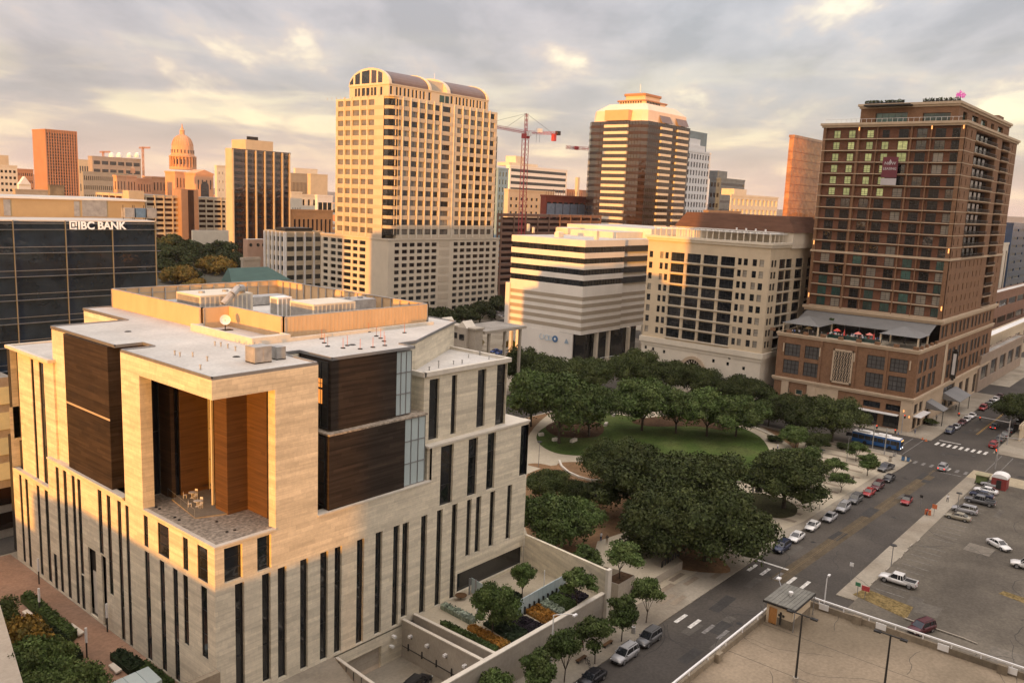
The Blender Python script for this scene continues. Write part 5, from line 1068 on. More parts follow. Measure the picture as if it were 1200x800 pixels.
b.quad((AX1, AY, 0), (AX1, AY1, 0), (AX1, AY1, 48.6), (AX1, AY, 48.6)); b.quad((AX1, AY1, 0), (AX, AY1, 0), (AX, AY1, 48.6), (AX1, AY1, 48.6)); b.quad((AX, AY, 48.2), (AX1, AY, 48.2), (AX1, AY1, 48.2), (AX, AY1, 48.2), 1)
b.build('wall', [CREAM, ROOFW], ap); windows(ap, '-X', AX, wl, .3, 1, 2, fr=.07, pick=lambda i, o: rnd.choice((GL, GL, GL, BLIND, GLK))); windows(ap, '-Y', AY, wr, .3, 1, 2, fr=.07)
for i, o in enumerate(wb+wr2):
    f_, pl = ('-X', AX) if i < len(wb) else ('-Y', AY); a, c, d, e = o
    place(winmesh(c-a, e-d, 3, 1, METD, GL, .07), 'balcony_door', P(f_, pl, (a+c)/2, d, -.38), ap, ROT[f_])
    k_ = ('rail', round(c-a, 1))
    if k_ not in WM:
        q = MB(); w_ = c-a; q.box(-w_/2, -.9, .95, w_/2, -.84, 1.02); n_ = max(6, int(w_/.45))
        for j in range(n_+1): q.quad((-w_/2+w_*j/n_-.025, -.87, .05), (-w_/2+w_*j/n_+.025, -.87, .05), (-w_/2+w_*j/n_+.025, -.87, .95), (-w_/2+w_*j/n_-.025, -.87, .95))
        WM[k_] = q.mesh('balcony_railing', [METD])
    place(WM[k_], 'balcony_railing', P(f_, pl, (a+c)/2, d-.15, -.35), ap, ROT[f_])
q = MB()
for z in rows_: q.box(AX-.6, col(bc[3])[0]-.3, z+.05, AX-.01, col(bc[0])[1]+.3, z+.27)
for z in rows_: q.box(AX+7, AY-.5, z+.05, AX+17.3, AY-.01, z+.27)
q.build('balcony_slab', [CREAM2], ap, kind='stuff')
b = MB(); cornice(b, AX, AY, AX1, AY1, 48.6, 0, 1.6, .9); band(b, AX, AY, AX1, AY1, 14.3, 16.0, .7); band(b, AX, AY, AX1, AY1, 13.2, 14.28, .3); b.build('cornice', [CREAM2], ap)
sq = [(148.4, 11.6), (145.5, 11.4), (143.8, 13.4), (141.2, 11.1), (123.0, 10.8), (118.0, 10.6), (117.6, 12.7), (112.5, 10.0)]
bo = [(y, y+.9, z, z+1.1) for y, z in sq]+[(113.2, 116.6, 3.4, 5.2), (118, 121.4, 3.4, 5.2), (123, 126, 1, 4.5), (112, 116, .2, 2.4)]
b = MB(); facade(b, '-X', AX-.1, AY, AY1, 0, 13.2, bo, .3); facade(b, '-Y', AY, AX, AX1, 0, 13.2, [(AX+2+i*7, AX+5+i*7, 1, 4.5) for i in range(9)], .4); b.build('base_wall', [CREAM2], ap); windows(ap, '-X', AX-.1, bo, .25, 1, 1); windows(ap, '-Y', AY, [(AX+2+i*7, AX+5+i*7, 1, 4.5) for i in range(9)], .35, 2, 1)
ry, rz = 130.6, 7.2; R0 = 4.6; ringp = thing('arched_window', 'round fan-shaped window in pale stone at the foot of the cream apartment block', 'window', (AX, ry, rz))
q = MB(); n_ = 20
for i in range(n_):
    a0, a1 = math.pi*i/n_, math.pi*(i+.92)/n_
    for (r1, r2, x) in ((R0-1.1, R0, AX-.75),):
        pts = [(AX-.11, ry+r1*math.cos(a0), rz+r1*math.sin(a0)), (AX-.11, ry+r2*math.cos(a0), rz+r2*math.sin(a0)), (AX-.11, ry+r2*math.cos(a1), rz+r2*math.sin(a1)), (AX-.11, ry+r1*math.cos(a1), rz+r1*math.sin(a1))]
        f_ = [(x, p[1], p[2]) for p in pts]; w_ = MB(); w_.quad(f_[0], f_[3], f_[2], f_[1]); w_.quad(pts[1], f_[1], f_[2], pts[2]); w_.quad(pts[0], pts[3], f_[3], f_[0]); w_.quad(pts[0], f_[0], f_[1], pts[1]); w_.quad(pts[3], pts[2], f_[2], f_[3]); w_.build('voussoir', [TRIM], ringp)
w_ = MB()
for i in range(10):
    a0 = math.pi*(i+.5)/10
    for r_ in (.9, 2.2): w_.tube((AX-.3, ry+r_*math.cos(a0), rz+r_*math.sin(a0)), (AX-.3, ry+(r_+1.0)*math.cos(a0), rz+(r_+1.0)*math.sin(a0)), .16, n=4)
w_.build('tracery', [CREAM2], ringp, kind='stuff'); rr = [[(x, ry+(R0-1.1)*math.cos(math.pi*i/n_), rz+(R0-1.1)*math.sin(math.pi*i/n_)) for i in range(n_+1)] for x in (AX-.15, AX-.2)]; MB().rings(rr).build('glass', [GLBR], ringp)
# roof pergola
pg = thing('roof_pergola', 'long pale pergola over the roof garden of the cream apartment block', 'pergola', (AX+2, AY+2, 48.3))
for i in range(20):
    y = AY+1.5+i*2.12; MB().box(AX+1.6, y-.14, 49.2, AX+1.9, y+.14, 52.6).build('post', [CREAM2], pg)
    MB().box(AX+1.2, y-.12, 52.85, AX+9, y+.12, 53.05).build('beam', [METW], pg)
for i in range(8): x = AX+3+i*3; MB().box(x-.14, AY+1.5, 49.2, x+.14, AY+1.8, 52.6).build('post', [CREAM2], pg)
MB().box(AX+1.2, AY+1.0, 52.6, AX+1.6, AY1-1.4, 52.85).build('eave_beam', [METW], pg); MB().box(AX+1.3, AY+1.0, 52.6, AX+26, AY+1.5, 52.85).build('eave_beam', [METW], pg)
MB().box(AX+4, AY+2, 52.9, AX+14, AY+32, 53.2, 0).build('roof_panel', [pm('pale_roof_sheet', (.36, .33, .28), .7, .2, .2)], pg)
# mansard block behind
mb_ = thing('mansard_building', 'brown mansard roof over pale walls behind the cream apartment block', 'building', (263, 103, 48)); mx = 263.0; my0, my1 = sY(929, mx, 50), sY(792, mx, 50)
MB().box(mx, my0, 48.3, mx+24, my1, 53.2, 0).build('wall', [CREAM2], mb_); MB().rings([[(mx-.6, my0-.6, 53.2), (mx+24.6, my0-.6, 53.2), (mx+24.6, my1+.6, 53.2), (mx-.6, my1+.6, 53.2)], [(mx+2.2, my0+3, 58.2), (mx+22, my0+3, 58.2), (mx+22, my1-2.4, 58.2), (mx+2.2, my1-2.4, 58.2)]]).build('roof', [BROWNR], mb_)
for i in range(4): y = my0+8+i*3.3; x = mx-3; tag(MB().tube((x, y, 52.9), (x, y, 53.9), .3, n=8).build('roof_vent', [METW]), 'small white vent behind the roof pergola', 'vent', 'white vents behind the roof pergola')
# ---- brick hotel
ho = thing('hotel', 'tall red-brown brick hotel tower on a brick podium', 'hotel', (251, 63, 0))
HX, HY, HY1, HX1 = 251.0, 63.0, 103.5, 344.0; pz = 23.2
def colp(c, z): return sY(900+c/6, HX, z)
big = []
for (a0, a1) in ((120, 230), (262, 375), (700, 828), (862, 988)):
    ya, yb = colp(a1, 20), colp(a0, 20); big += [(ya, yb, 16.4, 20.2), (ya, yb, 11.0, 15.2)]
small = [(colp(a1, 5.5), colp(a0, 5.5), 4.8, 6.6) for a0, a1 in ((96, 148), (188, 240), (280, 330))]
door = [(colp(548, 4), colp(445, 4), 3.6, 5.4)]; shop = [(colp(782, 4), colp(662, 4), 5.2, 7.0), (colp(945, 4), colp(820, 4), 5.2, 7.0), (colp(772, 4), colp(655, 4), .3, 3.9), (colp(930, 4), colp(812, 4), .3, 3.9)]
sidebig = []
for x0 in (252.8, 257.6, 263.6, 268.2, 279.5, 284.3, 289.1, 296, 301, 306, 313, 318, 323, 330, 335): sidebig += [(x0, x0+3.4, 16.4, 20.2), (x0, x0+3.4, 11.0, 15.2)]
side3 = [(x0, x0+2.6, 24.6, 28.2) for x0 in (273, 277, 284, 288.5, 294, 299, 304, 310, 315, 320, 326, 331, 336)]
side1 = [(253, 256.6, 4.6, 7.6), (258, 261.6, 4.6, 7.6), (253, 256.6, .3, 3.6), (258, 261.6, .3, 3.6), (266, 270, .5, 4), (284, 298, 4.6, 8), (284, 290, .5, 3.6), (292, 298, .5, 3.6), (304, 309, .5, 7), (313, 318, .5, 7), (324, 329, .5, 7), (333, 338, .5, 7)]
b = MB(); facade(b, '-X', HX, HY, HY1, 9.6, pz, big, .35); facade(b, '-Y', HY, HX, HX1, 9.6, pz, sidebig, .35)
facade(b, '-X', HX, HY, HY1, 0, 8.6, small+door+shop, .5); b.quad((HX1, HY, 0), (HX1, HY1, 0), (HX1, HY1, 30), (HX1, HY, 30)); b.quad((HX1, HY1, 0), (HX, HY1, 0), (HX, HY1, pz), (HX1, HY1, pz)); facade(b, '-Y', HY, 270.9, HX1, pz, 29.6, side3, .35); b.quad((HX, HY, pz-1), (HX1, HY, pz-1), (HX1, HY1, pz-1), (HX, HY1, pz-1), 1)
b.build('podium_wall', [BRICK, ROOFD], ho); b = MB(); facade(b, '-Y', HY-.02, HX, HX1, 0, 8.6, side1, .5); b.build('shopfront_wall', [TRIM], ho)
windows(ho, '-X', HX, big, .3, 4, 3, fm=METD, gm=pm('grey_screened_glass', (.085, .082, .078), .35, .2, .5, spec=.5), fr=.16); windows(ho, '-Y', HY, sidebig, .3, 3, 3, gm=MATS['grey_screened_glass'], fr=.14); windows(ho, '-Y', HY, side3, .3, 2, 2, gm=MATS['grey_screened_glass'], fr=.12)
windows(ho, '-X', HX, small, .4, 1, 1, fm=TRIM, gm=GLT, fr=.25); windows(ho, '-X', HX, door+shop, .45, 3, 1, gm=GL, fr=.08); windows(ho, '-Y', HY-.02, side1, .45, 2, 2, gm=GL, fr=.08)
b = MB(); band(b, HX, HY, HX1, HY1, 8.6, 9.15, .45); band(b, HX, HY, HX1, HY1, 9.15, 9.7, .7); band(b, HX, HY, HX1, HY1, pz-.9, pz-.3, .3); band(b, HX, HY, HX1, HY1, pz-.3, pz+.25, .55); band(b, 271.0, HY, HX1, HY1, 29.6, 30.4, .9); band(b, 271.0, HY, HX1, HY1, 28.9, 29.6, .45); b.build('cornice', [TRIM], ho)
for (a, c) in ((98.8, 100.4), (83.7, 86.3), (90.4, 92.4), (63.0, 65.4)): MB().box(HX-.35, a, 0, HX-.01, c+.6, 8.6).build('pilaster', [TRIM], ho)
MB().box(HX-.2, 85.7, 0, HX-.02, 90.6, 8.6).box(HX-.22, 86, 0, HX-.18, 90.2, 8.0).build('entrance_surround', [TRIM], ho)
MB().box(HX-.3, 70.8, 9.7, HX-.02, 71.6, pz-.9).box(HX-.3, 89.6, 9.7, HX-.02, 90.4, pz-.9).box(HX-.3, 79.5, 9.7, HX-.02, 80.3, pz-.9).build('pilaster', [BRICK], ho)
for i, yy in enumerate((101.2, 90.0, 79.9, 64.6)): MB().box(HX-.45, yy, 17.6, HX-.3, yy+.35, 20.2).build('wall_light', [TRIM], ho)
for i in range(9): MB().box(HX-.5+(0 if i < 4 else 0), HY+.1+(i*5.2), pz+.25, HX+.3, HY+1.5+(i*5.2), pz+1.1).build('parapet_pier', [BRICK], ho)
for i in range(4): MB().box(HX+2.2+i*5, HY-.3, pz+.25, HX+3.6+i*5, HY+.4, pz+1.1).build('parapet_pier', [BRICK], ho)
# lattice panel: pierced stone screen
ly0, ly1 = colp(598, 17), colp(455, 17); lz0, lz1 = 10.6, 20.6
scr = MB(); scr.box(HX-.14, ly0, lz0, HX-.02, ly1, lz1, 1)
for (a, c, d, e) in ((ly0, ly1, lz0, lz0+.5), (ly0, ly1, lz1-.5, lz1), (ly0, ly0+.45, lz0, lz1), (ly1-.45, ly1, lz0, lz1)): scr.box(HX-.4, a, d, HX-.1, c, e, 0)
nx_, nz_ = 6, 14
for i in range(nx_):
    for j in range(nz_):
        yy = ly0+.45+(ly1-ly0-.9)*(i+.5)/nx_; z_ = lz0+.5+(lz1-lz0-1)*(j+.5)/nz_; r_ = .36
        if (i+j) % 2 == 0:
            for (a, c) in (((-r_, 0), (0, r_)), ((0, r_), (r_, 0)), ((r_, 0), (0, -r_)), ((0, -r_), (-r_, 0))): scr.tube((HX-.3, yy+a[0], z_+a[1]), (HX-.3, yy+c[0], z_+c[1]), .09, n=4, cap=False)
        else: scr.box(HX-.33, yy-.16, z_-.16, HX-.12, yy+.16, z_+.16, 0)
scr.build('lattice_screen', [TRIM, METD], ho)
# awnings
def awning(x0, y0, x1, y1, z, mat, name='awning', rods=True):
    q = MB(); q.box(x0, y0, z, x1, y1, z+.22); return q.build(name, [mat], ho)
awning(HX-2.2, 66.2, HX-.1, 82.6, 4.3, METW); awning(HX-1.6, 85.8, HX-.2, 90.2, 3.1, METW); awning(252.5, HY-2.2, 262.6, HY-.1, 4.2, METW)
for x0, x1, z, m_ in ((265, 270.6, 4.6, GREYR), (284, 299, 4.4, GREYR)): q = MB(); q.prism([(x0, HY-5), (x1, HY-5), (x1, HY-.1), (x0, HY-.1)], z, z+.1); q.quad((x0, HY-5, z+.1), (x1, HY-5, z+.1), (x1, HY-.1, z+2.2), (x0, HY-.1, z+2.2)); q.tri((x0, HY-5, z+.1), (x0, HY-.1, z+2.2), (x0, HY-.1, z+.1)); q.build('awning_roof', [m_], ho)
for x in (266, 285, 298): MB().tube((x, HY-4.7, 0), (x, HY-4.7, 4.5), .1).build('awning_post', [METD], ho)
vs = thing('vertical_sign', 'tall black vertical sign with white lettering on the side of the brick hotel', 'sign', (281, 62, 12)); vx_, vz = OY(1119, 423, HY-1.4); MB().box(vx_-.18, HY-2.1, 10.8, vx_+.18, HY-.45, 19.4).box(vx_-.2, HY-1.7, 10.2, vx_+.2, HY-.9, 20).build('panel', [METD], vs); MB().box(vx_-.22, HY-1.75, 12, vx_-.19, HY-.85, 18.6).build('letter_strip', [METW], vs)
MB().box(279.6, HY-.12, 9.8, 282.6, HY-.03, pz-1).build('sign_backing', [TRIM], ho)
# roof terrace
MB().box(HX+.4, HY+.5, pz-.9, 270.9, HY1-.4, pz-.3).build('terrace_floor', [PAVE], ho)
def hip(x0, y0, x1, y1, z, h, label):
    t = thing('terrace_pavilion', label, 'pavilion', (x0, y0, pz)); w_ = min(x1-x0, y1-y0)/2
    if x1-x0 > y1-y0: top = [(x0+w_, y0+w_-.05), (x1-w_, y0+w_-.05), (x1-w_, y0+w_+.05), (x0+w_, y0+w_+.05)]
    else: top = [(x0+w_-.05, y0+w_), (x0+w_+.05, y0+w_), (x0+w_+.05, y1-w_), (x0+w_-.05, y1-w_)]
    MB().rings([[(x0, y0, z), (x1, y0, z), (x1, y1, z), (x0, y1, z)], [(p[0], p[1], z+h) for p in top]]).build('roof', [GREYR], t)
    for x, y in ((x0+.5, y0+.5), (x1-.5, y0+.5), (x0+.5, y1-.5), (x1-.5, y1-.5)): MB().box(x-.2, y-.2, pz-.3, x+.2, y+.2, z).build('column', [CREAM], t)
    return t
hip(252.0, 63.4, 262.5, 74.5, 26.6, 2.3, 'grey hipped pavilion roof at the right corner of the hotel terrace'); hip(251.8, 91.5, 264, 103.2, 26.2, 2.3, 'grey hipped pavilion roof at the left end of the hotel terrace'); 
t = thing('terrace_roof', 'long sloping grey roof against the hotel tower behind the pool terrace', 'roof', (264, 63, pz)); b = MB(); b.quad((263.5, HY+1, 26.4), (263.5, HY1-.5, 26.4), (270.8, HY1-.5, 28.8), (270.8, HY+1, 28.8)); b.f = [f[::-1] for f in b.f]; b.quad((263.5, HY+1, 26.2), (263.5, HY1-.5, 26.2), (263.5, HY1-.5, 26.4), (263.5, HY+1, 26.4)); b.build('roof', [GREYR], t)
for i in range(9): y = 66+i*4.4; MB().box(264, y, pz-.3, 264.3, y+.3, 26.3).build('column', [METD], t)
MB().box(251.9, 73, pz-.25, 259, 91, pz-.12).build('pool_deck', [PAVP], ho)
MB().box(252.0, 74, pz+.3, 252.15, 89, pz+1.4).build('glass_railing', [GLT], ho)
# tower
TX0 = 271.0; TZ0, TZ1, TZ2 = 30.4, 87.3, 92.6; fh = 3.46; nf = 16
bays = [(92.9, 102.6, 2), (87.2, 92.2, 1), (77.6, 86.9, 2), (72.1, 77.2, 1), (64.2, 71.8, 2)]
fz = [30.6+fh*i for i in range(17)]
b = MB(); ops = []
b.box(TX0, 102.6, TZ0, TX0+1, 103.5, TZ1); b.box(TX0, HY, TZ0, TX0+1, 64.2, TZ1)
for i in range(4): b.box(TX0, bays[i+1][1], TZ0, TX0+1, bays[i][0], TZ1)
b.quad((HX1, HY, TZ0), (HX1, HY1, TZ0), (HX1, HY1, TZ1), (HX1, HY, TZ1)); b.quad((HX1, HY1, TZ0), (TX0, HY1, TZ0), (TX0, HY1, TZ1), (HX1, HY1, TZ1)); b.quad((TX0, HY, TZ1), (HX1, HY, TZ1), (HX1, HY1, TZ1), (TX0, HY1, TZ1), 1)
# -Y side
zsplit = 48.0
narrow_hi = [(x, x+.9, z+.7, z+2.6) for x in (273.2, 278.3, 336.6) for z in fz[5:16]]
narrow_lo = [(x, x+.9, z+.7, z+2.6) for x in (274, 280, 285, 291, 296, 302, 307, 312) for z in fz[:5]]+[(337.5, 338.4, z+.7, z+2.6) for z in fz[:5]]
balc = [(284.2, 312.6, z+.25, z+3.1) for z in fz[5:16]]+[(320.2, 332, z+.25, z+3.1) for z in fz[:16]]
facade(b, '-Y', HY, TX0, HX1, TZ0, TZ1, narrow_hi+narrow_lo+balc, 1.5); b.build('tower_wall', [BRICK, ROOFD], ho)
windows(ho, '-Y', HY, narrow_hi+narrow_lo, .3, 1, 2, fr=.06)
rb_ = MB(); sl_ = MB(); gl_ = []
for o in balc:
    a, c, d, e = o; sl_.box(a-.1, HY-.5, d-.22, c+.1, HY+.05, d)
    rb_.box(a, HY-.5, d+.95, c, HY-.42, d+1.05); n_ = int((c-a)/.5)
    for j in range(n_): x = a+(c-a)*(j+.5)/n_; rb_.box(x-.04, HY-.48, d, x+.04, HY-.44, d+.95, bottom=False)
    k = 5 if c-a > 15 else 2
    for j in range(k): xx = a+(c-a)*(j+.2)/k; gl_.append((xx, xx+(c-a)*.55/k, d+.1, e-.3))
joined(ho, [('-Y', HY, gl_, 1.4)], [GLK], 'balcony_window'); rb_.build('balcony_railing', [METD], ho, kind='stuff'); sl_.build('balcony_slab', [TRIM], ho, kind='stuff')
# recessed wall of the park side, floor by floor
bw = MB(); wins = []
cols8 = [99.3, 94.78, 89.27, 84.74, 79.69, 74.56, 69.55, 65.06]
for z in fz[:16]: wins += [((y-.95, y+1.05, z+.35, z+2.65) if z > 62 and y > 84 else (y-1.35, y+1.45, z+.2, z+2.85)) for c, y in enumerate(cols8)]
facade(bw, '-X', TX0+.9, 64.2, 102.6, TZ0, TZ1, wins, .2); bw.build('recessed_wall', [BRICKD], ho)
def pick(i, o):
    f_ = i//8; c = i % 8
    if (f_ in (10, 11, 12, 13) and c <= 3) or (f_ == 14 and c <= 3) or (f_ == 15 and c <= 2) or (f_ in (13, 14) and c == 4): return REFLW
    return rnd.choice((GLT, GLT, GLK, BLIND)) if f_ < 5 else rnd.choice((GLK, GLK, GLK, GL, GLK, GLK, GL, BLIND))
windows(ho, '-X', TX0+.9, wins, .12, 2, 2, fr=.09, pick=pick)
for i in range(16):
    q = MB(); z = fz[i]
    thick = i == 5
    for (a, c, n_) in bays: q.box(TX0-.25, a-.02, z-.14, TX0+.9, c+.02, z+.10)
    if thick: q = MB(); band(q, TX0, HY, HX1, HY1, z-.3, z+.35, .35)
    elif i > 5: band(q, TX0, HY, HX1, HY1, z-.10, z+.10, .10)
    q.build('floor_band', [TRIM], ho)
rq = MB()
for z in fz[:16]:
    for y in cols8:
        rq.box(TX0+.3, y-1.3, z+.95, TX0+.36, y+1.4, z+1.03)
        for j in range(8): rq.quad((TX0+.33, y-1.3+j*.38, z+.1), (TX0+.33, y-1.27+j*.38, z+.1), (TX0+.33, y-1.27+j*.38, z+.95), (TX0+.33, y-1.3+j*.38, z+.95))
rq.build('balcony_railing', [METD], ho, kind='stuff')
# upper terrace, crown
b = MB(); band(b, TX0, HY, HX1, HY1, TZ1-.7, TZ1, .8); band(b, TX0, HY, HX1, HY1, TZ1-1.3, TZ1-.7, .4); b.build('cornice', [TRIM], ho)
cr = MB(); cY0, cY1 = 66.0, 93.5; co = [(79.8, 89.0, TZ1+.2, TZ1+3.0), (68.0, 75.5, TZ1+.3, TZ1+2.6)]; cs = [(x, x+w_, TZ1+.3, TZ1+3.4) for x, w_ in ((279, 5), (290, 8), (302, 8), (316, 4), (326, 8))]
facade(cr, '-X', TX0+2.6, cY0, cY1, TZ1, TZ2, co, .8); facade(cr, '-Y', cY0, TX0+2.6, HX1, TZ1, TZ2, cs, .8); cr.quad((HX1, cY0, TZ1), (HX1, cY1, TZ1), (HX1, cY1, TZ2), (HX1, cY0, TZ2)); cr.quad((HX1, cY1, TZ1), (TX0+2.6, cY1, TZ1), (TX0+2.6, cY1, TZ2), (HX1, cY1, TZ2)); cr.quad((TX0+2.6, cY0, TZ2), (HX1, cY0, TZ2), (HX1, cY1, TZ2), (TX0+2.6, cY1, TZ2), 1); cr.build('crown_wall', [BRICK, ROOFD], ho)
windows(ho, '-X', TX0+2.6, co, .7, 5, 1, gm=GLT); windows(ho, '-Y', cY0, cs, .7, 3, 1, gm=GLT)
b = MB(); band(b, TX0+2.6, cY0, HX1, cY1, TZ2-.9, TZ2-.3, .4); band(b, TX0+2.6, cY0, HX1, cY1, TZ2-.3, TZ2+.4, .8); b.build('cornice', [TRIM], ho)
MB().box(TX0-1.2, 78.4, TZ2-.6, TX0+2.6, 91.6, TZ2-.2).build('canopy', [METD], ho)
b = MB()
for i in range(26): y = 65+i*1.5; b.box(TX0-.4, y, TZ1, TX0-.3, y+.07, TZ1+1.1)
b.box(TX0-.42, 64, TZ1+1.05, TX0-.3, 103.2, TZ1+1.13); b.build('terrace_railing', [METW], ho, kind='stuff')
for i, (y0, n_) in enumerate(((82, 10), (66.5, 9))):
    for k in range(n_):
        x = TX0+3.6; y = y0+k*1.15; t = thing('roof_planter', 'dark planter tub on the hotel roof edge', 'planter', (x, y, TZ2+.4), 'planters along the hotel roof edge'); MB().box(x-.4, y-.45, TZ2+.35, x+.4, y+.45, TZ2+.95).build('tub', [METD], t)
        o_ = MB()
        for _ in range(14): p = Vector((x+rnd.uniform(-.5, .5), y+rnd.uniform(-.5, .5), TZ2+1+rnd.random()*.5)); a_ = Vector((rnd.gauss(0, .2), rnd.gauss(0, .2), rnd.gauss(0, .2))); c_ = Vector((rnd.gauss(0, .2), rnd.gauss(0, .2), rnd.gauss(0, .2))); o_.quad(p-a_, p-c_, p+a_, p+c_)
        o_.build('foliage', [FO[0]], t)
b = MB(); b.box(335, 68, TZ2, 343, 80, TZ2+2.6, 0); b.build('stair_block', [BRICK], ho)
for i, px in enumerate((1003, 1137)): pass
# pink tree on the roof
px_, pz_ = OX(1125, 119, TX0+6)
pt = thing('pink_tree', 'small bright pink lit tree on the hotel roof', 'tree', (TX0+6, px_, TZ2)); MB().tube((TX0+6, px_, TZ2+.3), (TX0+6, px_, TZ2+2.0), .15, .08).build('trunk', [BARK], pt)
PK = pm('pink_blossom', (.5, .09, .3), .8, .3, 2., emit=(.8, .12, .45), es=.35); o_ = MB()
for _ in range(240): a0 = rnd.random()*6.28; r_ = 1.3*math.sqrt(rnd.random()); p = Vector((TX0+6+r_*math.cos(a0), px_+r_*math.sin(a0), TZ2+1.7+rnd.random()*(2.4-r_*1.0))); a_ = Vector((rnd.gauss(0, .12), rnd.gauss(0, .12), rnd.gauss(0, .12))); c_ = Vector((rnd.gauss(0, .12), rnd.gauss(0, .12), rnd.gauss(0, .12))); o_.quad(p-a_, p-c_, p+a_, p+c_)
o_.build('crown', [PK], pt)
# banner
bn = thing('banner', 'maroon NOW LEASING banner hung on the park side of the hotel tower', 'banner', (TX0-.6, 84, 68)); y0_, y1_ = sY(1050.2, TX0-.6, 70), sY(1032, TX0-.6, 70)
zt_ = OX(1042, 184, TX0-.6)[1]; zb_ = OX(1040, 217, TX0-.6)[1]
MAR = pm('maroon_banner', (.14, .035, .045), .8, .08, .5); MB().box(TX0-.7, y0_, zb_+2.2, TX0-.62, y1_, zt_).build('cloth', [MAR], bn); MB().box(TX0-.7, y0_, zb_, TX0-.62, y1_, zb_+2.0).build('lower_strip', [CLOTHW], bn)
yc2 = (y0_+y1_)/2; text_mesh('NOW', 1.25, CLOTHW, '-X', (TX0-.72, yc2, zb_+6.0), bn, 'lettering', .01, .02, align='CENTER'); text_mesh('LEASING', 1.0, CLOTHW, '-X', (TX0-.72, yc2, zb_+4.5), bn, 'lettering', .01, .015, align='CENTER')
q = MB(); q.quad((TX0-.73, yc2+.5, zt_-1.7), (TX0-.73, yc2, zt_-2.2), (TX0-.73, yc2-.5, zt_-1.7), (TX0-.73, yc2, zt_-.7)); q.build('emblem', [CLOTHW], bn)
# wall sconces
for i, (y, z) in enumerate([(103.0, 33), (103.0, 49.8), (63.4, 33), (63.4, 49.8), (92.5, 85), (71.9, 85), (63.5, 85)]): MB().box(TX0-.12, y-.15, z, TX0-.02, y+.15, z+1.3).build('wall_sconce', [SCONCE], ho)
for (y, z) in ((65.0, 5.6), (63.4, 4.2)): MB().box(HX-.5, y-.12, z, HX-.36, y+.12, z+.5).build('wall_sconce', [SCONCE], ho)
# ================================================================== SKYLINE BUILDINGS
def far(name, label, c, D, xl, xr, wall, L=None, R=None, mats=None, zb=0., top=1.5, bot=2., gl=None, dep=.35, roof=None, indiv=False, cat='building', capm=None, depth=None, cap=True, nx=1):
    # c = photo pixel of the near top corner, D = distance; xl / xr = pixels of the far ends of the two faces
    X0, Y0, Z1 = DD(c[0], c[1], D); Y1 = sY(xl, X0, Z1) if xl is not None else Y0+(depth or 20)*.2; X1 = sX(xr, Y0, Z1) if xr is not None else X0+(depth or 20)
    t = thing(name, label, cat, (X0, Y0, 0)); b = MB(); ol, orr = [], []
    if L: ol = grid(Y0+L[4] if len(L) > 4 else Y0+.6, Y1-.6, bot, Z1-top, L[0], L[1], L[2], L[3])
    if R: orr = grid(X0+.6, X1-.6, bot, Z1-top, R[0], R[1], R[2], R[3])
    shell(b, X0, Y0, X1, Y1, zb, Z1, ol, orr, dep); b.build('wall', [wall, roof or ROOFW], t)
    g_ = gl or GL
    if indiv: windows(t, '-X', X0, ol, dep, nx, 1, gm=g_, fr=.08); windows(t, '-Y', Y0, orr, dep, nx, 1, gm=g_, fr=.08)
    else: joined(t, [('-X', X0, ol, dep), ('-Y', Y0, orr, dep)], [g_])
    if cap: q = MB(); band(q, X0, Y0, X1, Y1, Z1-.8, Z1+.4, .25); q.build('parapet', [capm or wall], t)
    return t, X0, Y0, X1, Y1, Z1
def unit(t, X, Y, Z, w, d, h, m, name='plant_block'): return MB().box(X, Y, Z, X+w, Y+d, Z+h, 0).build(name, [m], t)
# octagonal bronze tower with a stepped pale crown
D5 = 550.; cx5, cy5, cz5 = DD(757, 141, D5); tt = thing('office_tower', 'octagonal dark bronze glass tower with pale sun-struck bands and a stepped pale crown', 'skyscraper', (cx5, cy5, 0))
yl5 = sY(687.5, cx5, cz5); xr5 = sX(815, cy5, cz5); ch_ = 3.0
o5 = [(cx5+ch_, cy5), (xr5-7, cy5), (xr5, cy5+7), (xr5, yl5-5), (xr5-5, yl5), (cx5+4, yl5), (cx5, yl5-4), (cx5, cy5+ch_)]
MB().prism(o5, 0, cz5, 0, 1).build('wall', [GLBR, ROOFW], tt)
n5 = 27; f5 = cz5/n5; q = MB()
for i in range(n5):
    z = i*f5
    pts = [(p[0]+(.12 if p[0] > (cx5+xr5)/2 else -.12), p[1]+(.12 if p[1] > (cy5+yl5)/2 else -.12)) for p in o5]; q.prism(pts, z, z+f5*.42, 0, bottom=True)
q.build('spandrel', [pm('bronze_spandrel', (.035, .018, .012), .3, .3, .08, spec=.6)], tt, kind='stuff')
yb0, yb1 = sY(735.5, cx5, 95), sY(708, cx5, 95); xb = [(sX(772, cy5, 95), sX(784.5, cy5, 95)), (sX(791, cy5, 95), sX(803.5, cy5, 95))]
for i in range(3, n5):
    z = i*f5+.1; MB().box(cx5-1.6, yb0, z, cx5-.05, yb1, z+f5*.42).build('pale_band', [CREAM2], tt)
    for a, c in xb: MB().box(a, cy5-1.4, z, c, cy5-.05, z+f5*.36).build('pale_band', [CREAM2], tt)
q = MB()
for i in range(int((yl5-cy5-12)/2.2)): y = cy5+ch_+i*2.2; q.box(cx5-.2, y, 0, cx5-.05, y+.18, cz5)
for i in range(int((xr5-cx5-10)/2.2)): x = cx5+ch_+i*2.2; q.box(x, cy5-.2, 0, x+.18, cy5-.05, cz5)
q.build('mullion', [METD], tt, kind='stuff')
def inset(p, k, cx=None): mx, my = sum(a[0] for a in p)/8, sum(a[1] for a in p)/8; return [(mx+(a[0]-mx)*k, my+(a[1]-my)*k) for a in p]
zA = DD(757, 118, D5)[2]; zB = DD(755, 112, D5)[2]; zC = DD(755, 103, D5)[2]
